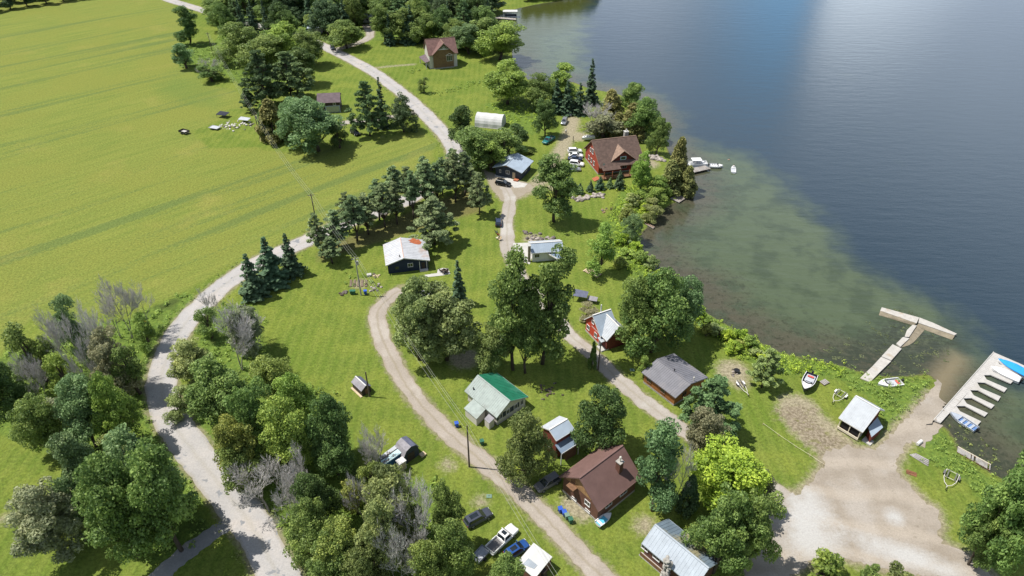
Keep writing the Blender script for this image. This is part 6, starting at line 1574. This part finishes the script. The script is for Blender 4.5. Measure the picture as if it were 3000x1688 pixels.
TREES = '''
broad 286 1400 1150 178 green|large green tree leaning over the lower left lawn
broad 402 1385 1130 172 green|big green tree beside the lower bend of the road
broad 345 1300 1085 170 blue|bluish green tree behind the large lower left trees
willow 118 1390 1215 165 grey|pale grey green willow standing alone in the lower left lawn
tall 205 1290 1095 100 blue|slender blue green tree between the pale willow and the large trees
scrub 185 1330 1190 90 blue|leafy blue green sapling right of the pale willow
broad 95 1150 995 110 green|rounded green tree on the left lawn edge
broad 205 1130 960 125 blue|dark blue green tree in the middle of the left thicket
broad 284 1120 945 104 bright|bright green tree near the road in the left thicket
broad 15 1065 910 110 dark|dark green tree cut by the left edge
dead 92 1030 905 75 grey|grey bare bush at the left side of the thicket
willow 275 990 835 115 grey|grey green willow in the upper left thicket
scrub 80 965 800 105 green|thin green tree at the top left of the thicket
dead 130 925 765 80 grey|bare grey tree left of the small round tree above the thicket
round 178 900 748 88 blue|small round blue green tree against the hay field
dead 240 965 745 85 grey|bare tree with fine grey twigs in the middle of the thicket
dead 300 850 690 110 grey|tall forked bare tree against the hay field
dead 275 850 710 80 grey|bare tree fork left of the tallest bare tree
dead 348 830 700 65 grey|bare grey tree nearest the road verge
scrub 360 880 800 62 bright|bright green bush on the road verge beside the bare trees
scrub 326 990 865 76 green|dark green bush close to the road below the bare trees
scrub 160 1005 880 90 bright|bright green scrub tree under the small round tree
scrub 316 1150 1075 95 olive|olive scrub tree by the road above the big bend trees
broad 20 990 920 80 green|green treetop at the left edge above the dark tree
scrub 235 1060 930 95 green|green scrub filling the middle of the left thicket
scrub 140 1090 1000 80 grey|grey green scrub beside the rounded lawn edge tree
dead 210 1010 850 80 grey|bare branches behind the dark blue green tree
lean 528 815 700 90 grey|bare tree leaning over the road at the upper bend
dead 585 930 765 130 grey|bare grey tree at the top of the central wood
dead 640 860 770 70 grey|thin bare tree at the top right of the central wood
scrub 520 850 770 62 green|small green tree at the road edge under the leaning bare tree
willow 622 895 775 92 grey|grey green tree at the top of the central wood by the lawn
willow 478 962 855 105 pale|pale olive tree by the road in the central wood
broad 545 1070 905 150 green|green tree on the road side of the central wood
scrub 440 1052 978 75 pale|small pale tree hanging over the road edge
broad 690 1005 890 100 yellow|yellowish olive tree on the lawn edge of the central wood
broad 745 1080 930 115 bright|bright green tree jutting onto the lawn
willow 650 1150 965 140 green|green tree in the middle of the central wood
broad 830 1170 990 125 dark|dark green oak on the lawn edge of the central wood
broad 708 1190 1010 140 bright|large bright green tree in the central wood
broad 598 1212 1045 112 yellow|yellow green tree on the road side of the central wood
broad 838 1195 1080 110 dark|very dark tree beside the dark green oak
dead 750 1262 1120 100 grey|bare grey tree in the lower central wood
broad 612 1240 1115 100 green|green tree above the lower road bend
dead 655 1285 1165 150 grey|broad bare tree sprawling beside the lower road
dead 728 1330 1200 115 grey|bare grey branches left of the lower central wood
dead 925 1205 1070 85 grey|bare grey tree left of the old trailer
broad 800 1330 1185 110 dark|dark green tree below the oak
broad 778 1400 1255 124 green|green tree at the road in the lower central wood
broad 858 1440 1295 130 yellow|yellowish tree near the bottom of the central wood
broad 842 1475 1345 125 green|green tree at the bottom beside the road
willow 985 1370 1195 140 pale|pale willow like tree below the old trailer
dead 1055 1405 1200 150 grey|wide bare tree right of the pale willow like tree
broad 1122 1372 1218 82 green|green tree at the right edge of the central wood
willow 962 1440 1255 120 pale|pale willow at the bottom middle of the central wood
broad 1142 1458 1318 100 green|green tree beside the white pickup
broad 1080 1485 1345 120 yellow|olive green tree at the bottom edge left of the shed
dead 992 1482 1310 110 grey|bare tree at the bottom edge of the central wood
broad 920 1500 1370 120 olive|olive tree at the bottom edge beside the bare tree
broad 1268 1500 1400 95 green|green tree at the bottom edge in front of the white roofed shed
scrub 890 1290 1190 80 yellow|yellow olive scrub between the dark trees
dead 905 1330 1190 100 grey|bare thicket in the gap of the central wood
scrub 930 1250 1160 60 yellow|small yellow green scrub left of the old trailer
spruce 628 745 640 76 spruce|dark spruce nearest the road of the three
spruce 676 715 600 82 spruce|tallest dark spruce in the middle of the three
spruce 727 688 588 62 spruce|dark spruce farthest up the road of the three
bigpine 1088 614 494 122 bluepine|large soft pine behind the navy cottage
pine 1204 540 435 62 bluepine|thin pine at the right end of the pine row
willow 1045 905 712 150 pale|left one of the twin willows over the hidden cottage
willow 1118 905 728 165 pale|right one of the twin willows over the hidden cottage
scrub 1085 900 800 80 green|green bush under the twin willows
thinspruce 1152 765 656 46 spruce|narrow spruce between the twin willows and the lawn
loose 1290 930 640 128 green|tall cottonwood left stem in the middle of the village
loose 1368 915 628 150 green|tall cottonwood right stem in the middle of the village
loose 1322 938 735 105 green|lower cottonwood in front of the two tall ones
broad 1240 938 812 95 olive|dull olive tree under the left side of the cottonwood
scrub 1230 945 880 60 green|small green tree at the foot of the cottonwood
loose 1395 558 395 112 green|green multi stemmed tree by the slate blue cottage
broad 1275 262 155 105 bright|bright rounded tree on the lawn above the shelter
broad 1256 150 56 100 bright|bright yellow green tree at the far lake shore
scrub 1508 690 575 84 bright|slender light green tree between the white cottage and the shore
round 1590 607 535 62 blue|round blue green bush standing at the waterline
scrub 1652 520 468 62 bright|light green bush above the small grey dock
scrub 1640 550 500 60 pale|pale green bush at the shore beside the small dock
broad 1602 872 692 112 green|left part of the great oak group behind the red cottage
broad 1652 885 680 170 green|middle of the great oak group behind the red cottage
broad 1718 845 700 95 blue|right part of the great oak group near the shore
scrub 1626 945 892 42 bright|small bright tree at the corner of the orange log cottage
pine 1928 975 878 84 pale|pale green young pine on the lawn near the lake
bigpine 1792 1092 945 140 pine|dark soft pine at the end of the orange log cottage
broad 1772 1155 1025 105 rust|mottled brownish tree below the dark soft pine
tall 1660 1285 1065 108 blue|tall dark green tree right of the big brown house
dead 1712 1262 1110 95 grey|pale bare trunk between the dark tree and the lime tree
broad 1840 1275 1110 190 lime|bright lime green maple beside the gravel lot
willow 1820 1440 1235 150 green|green tree behind the silver roofed cottage
willow 1895 1435 1240 150 green|green tree overhanging the lot at the bottom
scrub 1926 1290 1195 62 rust|dull brownish tree between the lime maple and the lot
round 1512 1135 970 138 dark|dark green leaning tree behind the pale roofed shed
round 1322 1205 1026 138 olive|dense round olive tree beside the gravel drive
willow 2540 1425 1145 155 green|large green tree at the right edge by the old dock
willow 2492 1420 1240 105 green|green tree left of the right edge tree
shrub 2080 1455 1392 85 bright|green bush at the bottom of the gravel lot
shrub 2190 1462 1418 50 green|small green bush at the bottom edge of the lot
shrub 2265 1470 1425 60 olive|olive bush at the bottom right of the lot
thinspruce 1488 262 150 42 spruce|tall dark spruce at the lake behind the lodge
tall 1413 262 165 70 bright|light green tree left of the tall lake spruce
spruce 1400 282 200 45 spruce|dark spruce left in the clump behind the lodge drive
spruce 1428 287 205 45 spruce|dark spruce middle in the clump behind the lodge drive
spruce 1458 287 210 42 spruce|dark spruce right in the clump behind the lodge drive
broad 1355 278 190 66 green|green tree left of the spruce clump
cedar 1540 302 226 58 cedar|brownish cedar right of the tall lake spruce
broad 1582 292 210 62 green|green tree at the lake behind the lodge
broad 1625 350 246 80 green|green lakeside tree right of the lodge roof
broad 1655 388 300 48 green|green tree at the waterline right of the lodge
dead 1505 345 245 85 grey|bare silvery tree behind the red lodge
scrub 1520 345 280 85 rust|reddish brown bush behind the red lodge
cedar 1590 345 262 80 cedar|olive cedar close behind the lodge roof
cedar 1555 345 285 50 cedar|second olive cedar behind the lodge roof
broad 1372 342 252 52 dark|dark tree beside the upper lodge drive
cedar 1708 472 348 58 cedar|tall olive cedar beside the lodge dock
cedar 1690 485 405 60 cedar|broad olive cedar on the point by the lodge dock
cedar 1732 488 415 48 cedar|olive cedar overhanging the water below the lodge dock
broad 1614 488 385 58 bright|bright green tree at the corner of the red lodge
scrub 1660 495 440 60 bright|bright bush behind the cedars on the point
youngspruce 1458 487 462 22 spruce|smallest young spruce left on the lodge lawn
youngspruce 1485 482 455 20 spruce|young spruce second from the left on the lodge lawn
youngspruce 1510 476 445 26 spruce|young spruce middle of the lodge lawn
youngspruce 1535 472 447 20 pine|short young spruce on the lodge lawn
youngspruce 1560 475 430 28 spruce|tallest young spruce on the lodge lawn
tall 1165 388 270 62 dark|dark green tree left of the white fabric shelter
broad 1205 422 318 100 green|green tree in front of the white fabric shelter
scrub 1268 405 315 88 green|green scrub tree right of the fabric shelter
scrub 1305 380 320 60 dark|dark scrub between the shelter and the slate blue cottage
scrub 1236 428 350 70 bright|bright scrub left of the slate blue cottage
shrub 1332 388 375 20 yellow|small round yellow bush above the slate blue cottage
scrub 1064 234 194 26 green|small lone tree on the lawn by the brick house
cedar 684 355 252 72 cedar|broad olive cedar at the field edge by the farm
cedar 665 352 265 45 dark|dark cedar left of the broad olive cedar
broad 790 380 242 130 blue|big blue green tree in front of the garage house
broad 742 368 245 78 blue|blue green tree left of the garage house
scrub 850 372 310 50 dark|dark shrub at the right foot of the farm trees
bigpine 922 342 206 92 pine|tall layered pine right of the garage house
thinspruce 957 320 196 38 spruce|thin spruce behind the layered pine
round 1012 332 240 66 deep|round dark tree beside the road bend
bigpine 655 272 130 100 deep|dark pine at the field edge above the farm
bigpine 722 252 130 118 pine|large pine in the farm grove
pine 625 280 225 48 deep|low dark pine at the edge of the mown farm lawn
tall 466 112 18 52 dark|tall dark tree standing alone in the hay field
scrub 460 172 104 56 blue|blue green bush below the lone tall field tree
dead 525 202 140 60 grey|grey bare bush at the field edge
scrub 530 205 165 55 green|green bush under the grey bare bush
broad 592 165 62 92 green|green tree at the field edge of the far grove
broad 705 160 62 95 bright|bright tree in the far grove by the road
broad 775 168 76 72 green|green tree where the road enters the far grove
broad 655 180 90 95 green|mid green tree in the far grove
broad 745 215 120 80 dark|dark tree low in the far grove
broad 868 122 50 82 green|green tree on the road edge left of the brick house lawn
scrub 1480 800 765 55 rust|small purple grey shrub mass behind the red cottage
dead 600 900 755 120 grey|large bare crown at the top of the central wood above the lawn edge
dead 1015 1340 1195 130 grey|bare grey crown between the pale willow like tree and the wide bare tree
dead 940 1195 1075 95 grey|bare grey crown reaching over the end of the old trailer
dead 690 1270 1150 130 grey|bare grey crown spreading over the road side of the central wood
dead 1030 1470 1330 120 grey|bare grey crown at the bottom edge left of the white pickup
dead 170 940 780 95 grey|bare grey crown in the upper middle of the left thicket
dead 70 1020 880 90 grey|bare grey crown near the left edge of the thicket
cedar 1735 1290 1200 50 deep|dark tree at the base of the lime maple
'''
for ln in TREES.strip().split('\n'):
    a, lab = ln.split('|'); k, u, vb, vt, w, c = a.split(); tree(k, float(u), float(vb), float(vt), float(w), c, lab)
# shrubs of the shore strip and the vine covered stump
for i, (u, v) in enumerate([(1598, 622), (1612, 650), (1640, 668), (1668, 690), (1560, 668), (1760, 795), (1785, 812), (1805, 838), (1832, 850), (1852, 868), (1868, 846), (1890, 872), (1905, 890), (1842, 878), (1780, 838), (1925, 900), (1612, 500), (1590, 515), (1625, 528), (1575, 545), (1560, 610), (1575, 640)]):
    tree('shrub', u, v + 6, v - 16 - (i % 3) * 5, 34 + (i * 7) % 14, ('lime', 'bright', 'pale', 'lime', 'yellow')[i % 5], 'low green shrub in the brush strip along the shore', 'shrubs of the shore strip')
tree('cedar', 1491, 927, 860, 22, 'green', 'slim leafy stump standing beside the lane pole')
# the road-side row of pines
row = [(802, 648, 548, 76), (845, 622, 520, 72), (885, 602, 497, 70), (922, 588, 480, 72), (960, 572, 462, 72), (998, 558, 444, 74), (1035, 545, 428, 72), (1070, 532, 412, 72), (1103, 518, 402, 70), (1140, 502, 385, 72), (1172, 488, 372, 70),
       (872, 583, 486, 66), (910, 565, 470, 66), (950, 548, 448, 66), (990, 530, 428, 66), (1030, 516, 412, 66), (1068, 500, 398, 66), (1105, 484, 386, 66), (1140, 470, 376, 62), (828, 660, 580, 60), (1190, 505, 420, 56)]
for i, q in enumerate(row): tree('rowpine', q[0] + (i * 7 % 5 - 2) * 2.2, q[1] + (i * 3 % 4) * 2, q[2] - 8 + (i * 11 % 7) * 4, q[3] * (.68 + .06 * (i * 5 % 6)), 'bluepine', 'tall pine in the dense row between the road and the navy cottage lawn', 'pines in the road side row')
# far wood across the top, trees in ranks
fr = random.Random(4); lab = 'green tree in the dense far wood along the top edge'
for vb, u0, u1, st, hgt in ((130, 1150, 1235, 34, 92), (112, 930, 1070, 32, 88), (96, 575, 840, 36, 90), (104, 1010, 1235, 36, 92), (74, 545, 1250, 33, 90), (52, 545, 1245, 34, 86), (30, 530, 1240, 34, 84), (10, 520, 1235, 34, 80), (-10, 520, 1240, 34, 76), (-30, 530, 1300, 40, 72), (-48, 540, 1400, 44, 70)):
    u = u0
    while u < u1:
        uu = u + fr.uniform(-8, 8); vv = vb + fr.uniform(-7, 7)
        pp = D(uu, vv); rd_ = min(math.hypot(pp.x - a, pp.y - b) for a, b in ROAD); lk = float(sdf(np.array([pp.x]), np.array([pp.y]), LAKE)[0])
        if rd_ > 7.0 and lk > 3 and not (905 < uu < 950 and 55 < vv < 118) and not (1055 < uu < 1110 and 30 < vv < 60):
            k = fr.choice(('broad', 'tall', 'broad', 'round', 'pine', 'spruce', 'broad')); wd = 58 * fr.uniform(.85, 1.25) * (.55 if k == 'spruce' else 1)
            tree(k, uu, vv, vv - hgt * fr.uniform(.8, 1.12), wd, {'pine': 'pine', 'spruce': 'spruce'}.get(k, fr.choice(('green', 'dark', 'green', 'deep', 'blue', 'green'))), lab, 'trees of the far wood')
        u += st * .86
for i in range(16):
    uu = -30 + i * 15 + fr.uniform(-4, 4); vv = 30 - i * 2.2 - (i % 3) * 14
    tree('tall', uu, vv, vv - 62, 36, 'deep', 'dark tree in the shaded wood at the top left corner', 'trees of the top left wood')
for i in range(14):
    pp = (1330 + i * 13 + fr.uniform(-4, 4), 2 - i * 1.4 - (i % 2) * 12); tree('broad', pp[0], pp[1], pp[1] - 46, 34, 'deep', 'dark shoreline tree on the far bay at the top', 'trees of the far bay')

# ------------------------------------------------------------------ ground plants nobody could count
def stuff(name, label, cat, polys, dens, leaf, hmax, c, seed, clump=.55, per=16, z=None, aspect=1.2, flat=False, avoid=True):
    global NP; NP = np.random.default_rng(seed); rg = random.Random(seed); P_, N_, S_, T_ = [], [], [], []
    for poly, lake_ok in polys:
        xs = [p[0] for p in poly]; ys = [p[1] for p in poly]; A = abs(sum(poly[i][0] * poly[(i + 1) % len(poly)][1] - poly[(i + 1) % len(poly)][0] * poly[i][1] for i in range(len(poly)))) / 2
        bx = (max(xs) - min(xs)) * (max(ys) - min(ys)); n = int(bx * dens)
        X = NP.uniform(min(xs), max(xs), n); Y = NP.uniform(min(ys), max(ys), n)
        ok = sdf(X, Y, poly) < NP.normal(size=n) * 1.0 - .2
        lk = sdf(X, Y, LAKE)
        if not lake_ok: ok &= lk > -.8
        if avoid:
            ok &= (line_d(X, Y, ROAD) > 3.1) & (line_d(X, Y, LOOP) > 2.1) & (line_d(X, Y, LANE) > 1.8) & (sdf(X, Y, LOT) > .5) & (line_d(X, Y, RAMPL) > 3.2)
        X = X[ok]; Y = Y[ok]; Zg = ground_z(lk[ok]) if z is None else np.full(len(X), z)
        for x, y, g in zip(X, Y, Zg):
            hh = hmax * rg.uniform(.3, 1.0); k = rg.randint(per // 2, per); d = dirs(k, .7); q = d * np.array([clump, clump, hh * .5]) * NP.uniform(.4, 1.0, (k, 1)) + np.array([x, y, g + (0 if flat else hh * .45)])
            if flat: q[:, 2] = g + .02
            P_.append(q); N_.append(np.tile([0, 0, 1.0], (k, 1)) + NP.normal(size=(k, 3)) * .05 if flat else d + NP.normal(size=(k, 3)) * .5 + np.array([0, 0, .5])); S_.append(leaf * NP.uniform(.6, 1.4, k)); T_.append(np.clip(rg.gauss(.5, .17) + NP.normal(size=k) * .15, 0, 1))
    me = leaf_mesh(name, np.concatenate(P_), np.concatenate(N_), np.concatenate(S_), np.concatenate(T_), 'leaf', aspect); o = link(name, me); o.color = (*PAL[c], 1)
    return tag(o, label, cat, kind='stuff')
stuff('shore_brush', 'bright yellow green brush along the lake shore', 'brush', [(BRUSH1, False)], 1.3, .26, 1.5, 'lime', 61, .6, 20)
stuff('marsh_brush', 'green brush and reeds around the boat ramp', 'brush', [(BRUSH2, False), (BRUSH3, False)], 1.5, .22, 1.0, 'bright', 62)
stuff('meadow_brush', 'tall weeds in the meadow by the white shelter', 'weeds', [(LUSH, False)], .35, .32, 1.0, 'lime', 63)
stuff('undergrowth', 'mixed green undergrowth below the trees', 'undergrowth', [(WOODL, False), (WOODR, False)], .28, .36, 1.5, 'bright', 64, .8, 20)
stuff('grove_undergrowth', 'green undergrowth of the far groves', 'undergrowth', [(WOODT, False)], .16, .5, 1.3, 'bright', 65, .9, 14)
stuff('water_plants', 'floating leaves and reeds around the concrete pier', 'water plants', [(MARSH, True), (MARSH2, True)], .16, .38, .5, 'weedy', 66, .9, 9, WATER, 1.2, True)
stuff('reeds', 'low reeds standing in the shallow marsh', 'reeds', [([tuple(P(u, v, WATER)[:2]) for u, v in [(2500, 1085), (2560, 1090), (2700, 1085), (2740, 1100), (2700, 1140), (2600, 1140), (2540, 1120)]], True), (MARSH2, True)], .5, .30, .6, 'olive', 67, .5, 9, WATER - .1)
def along(line, d0, d1):
    L = [Vector((*p, 0)) for p in line]; a, b = [], []
    for i, p in enumerate(L):
        t = (L[min(i + 1, len(L) - 1)] - L[max(i - 1, 0)]).normalized(); n = Vector((-t.y, t.x, 0)); a.append(tuple((p + n * d0)[:2])); b.append(tuple((p + n * d1)[:2]))
    return a + b[::-1]
stuff('road_verge_grass', 'rough grass and weeds on the road verges', 'grass', [(along(ROAD[:140], 2.9, 4.6), False), (along(ROAD[:140], -2.9, -4.4), False), (along(ROAD[140:220], 2.8, 4.8), False), (along(ROAD[140:220], -2.8, -4.4), False)], .6, .24, .5, 'yellow', 68, .45, 8)
stuff('hedge_weeds', 'strip of tall weeds crossing the lawn below the brick house', 'weeds', [([tuple(D(u, v)[:2]) for u, v in [(1080, 232), (1150, 216), (1225, 198), (1228, 206), (1150, 226), (1085, 242)]], False), ([tuple(D(u, v)[:2]) for u, v in [(1020, 178), (1050, 170), (1058, 180), (1028, 186)]], False), ([tuple(D(u, v)[:2]) for u, v in [(860, 690), (900, 680), (930, 690), (935, 715), (880, 722)]], False)], .8, .30, .9, 'bright', 69)

# ------------------------------------------------------------------ light, sky, camera
shadow = Vector((3.77, -.52, 0)).normalized(); EL = math.radians(63)
sd = bpy.data.lights.new('sun', 'SUN'); sd.energy = 5.0; sd.angle = math.radians(.5); sd.color = (1.0, .955, .88)
so = bpy.data.objects.new('sun', sd); col.objects.link(so)
dv = Vector((shadow.x * math.cos(EL), shadow.y * math.cos(EL), -math.sin(EL))); so.rotation_euler = dv.to_track_quat('-Z', 'Y').to_euler(); so.location = (-100, 100, 250)
w = bpy.data.worlds.new('World'); sc.world = w; w.use_nodes = True; nt = w.node_tree; nt.nodes.clear(); N = nt.nodes.new; Lk = nt.links.new
out = N('ShaderNodeOutputWorld'); bg = N('ShaderNodeBackground'); bg.inputs['Strength'].default_value = .05
sky = N('ShaderNodeTexSky'); sky.sky_type = 'NISHITA'; sky.sun_disc = False; sky.sun_elevation = EL; sky.sun_rotation = math.atan2(-shadow.x, -shadow.y)
tc = N('ShaderNodeTexCoord')
sx = N('ShaderNodeSeparateXYZ'); Lk(tc.outputs['Generated'], sx.inputs[0])
def wm(op, a, b=None, c=None):
    x = N('ShaderNodeMath'); x.operation = op
    for i, s in enumerate((a, b, c)):
        if s is None: continue
        if isinstance(s, (int, float)): x.inputs[i].default_value = s
        else: Lk(s, x.inputs[i])
    return x.outputs[0]
# cumulus sheet seen on a plane high above: project the direction so that clouds shrink towards the horizon
zz = wm('MAXIMUM', wm('ADD', sx.outputs['Z'], .08), .03); cx = wm('DIVIDE', sx.outputs['X'], zz); cy = wm('DIVIDE', sx.outputs['Y'], zz)
cb = N('ShaderNodeCombineXYZ'); Lk(cx, cb.inputs[0]); Lk(cy, cb.inputs[1])
def wn(scale, det, off=0):
    n = N('ShaderNodeTexNoise'); n.inputs['Scale'].default_value = scale; n.inputs['Detail'].default_value = det; n.inputs['Roughness'].default_value = .55
    mp = N('ShaderNodeMapping'); mp.inputs['Location'].default_value = (off, off * .7, 0); Lk(cb.outputs[0], mp.inputs['Vector']); Lk(mp.outputs['Vector'], n.inputs['Vector']); return n.outputs['Fac']
def wr(v, a, b, c=0., d=1.):
    r = N('ShaderNodeMapRange'); r.interpolation_type = 'SMOOTHSTEP'; r.inputs['From Min'].default_value = a; r.inputs['From Max'].default_value = b; r.inputs['To Min'].default_value = c; r.inputs['To Max'].default_value = d; Lk(v, r.inputs['Value']); return r.outputs['Result']
az = wm('ARCTAN2', sx.outputs['X'], sx.outputs['Y'])
gap = wm('MULTIPLY', wm('MULTIPLY', wr(az, math.radians(9), math.radians(21)), wr(az, math.radians(24.5), math.radians(21.5))), wr(sx.outputs['Z'], .43, .28))
bank = wm('MULTIPLY', wm('MULTIPLY', wr(az, math.radians(22), math.radians(24)), wr(az, math.radians(36), math.radians(25))), wr(sx.outputs['Z'], .36, .23))
low = wm('MULTIPLY', wr(sx.outputs['Z'], .66, .40), wm('MULTIPLY', wr(az, math.radians(-14), math.radians(-2)), wr(az, math.radians(64), math.radians(48))))
cover = wm('MULTIPLY', wm('MAXIMUM', wm('MULTIPLY', wr(wn(.55, 6), .48, .66, .0, 1.0), .7), wm('MULTIPLY', low, .92)), wm('SUBTRACT', 1.0, gap))
cover = wm('MAXIMUM', cover, wm('MULTIPLY', bank, .9))
cl = N('ShaderNodeMix'); cl.data_type = 'RGBA'; cl.inputs['A'].default_value = (16.5, 19.5, 24.5, 1); cl.inputs['B'].default_value = (37.0, 41.5, 46.5, 1)
Lk(wm('MAXIMUM', wm('MULTIPLY', wr(wn(.8, 5, 3.1), .35, .7), .42), bank), cl.inputs['Factor'])
gm = N('ShaderNodeMix'); gm.data_type = 'RGBA'; Lk(gap, gm.inputs['Factor']); Lk(sky.outputs[0], gm.inputs['A']); gm.inputs['B'].default_value = (9.5, 18.0, 28.5, 1)
mx = N('ShaderNodeMix'); mx.data_type = 'RGBA'; Lk(cover, mx.inputs['Factor']); Lk(gm.outputs['Result'], mx.inputs['A']); Lk(cl.outputs['Result'], mx.inputs['B'])
Lk(mx.outputs['Result'], bg.inputs['Color']); Lk(bg.outputs[0], out.inputs['Surface'])
cam = bpy.data.cameras.new('camera'); cam.sensor_width = 36; cam.lens = 36 * FPX / 3000; cam.clip_end = 12000; cam.clip_start = .5
co = bpy.data.objects.new('camera', cam); col.objects.link(co); co.location = (0, 0, CAMH); co.rotation_euler = (math.pi / 2 - PITCH, 0, 0); sc.camera = co
sc.view_settings.view_transform = 'Standard'; sc.view_settings.look = 'None'; sc.view_settings.gamma = 1; sc.view_settings.exposure = .36
sc.cycles.max_bounces = 6; sc.cycles.diffuse_bounces = 2; sc.cycles.transparent_max_bounces = 6
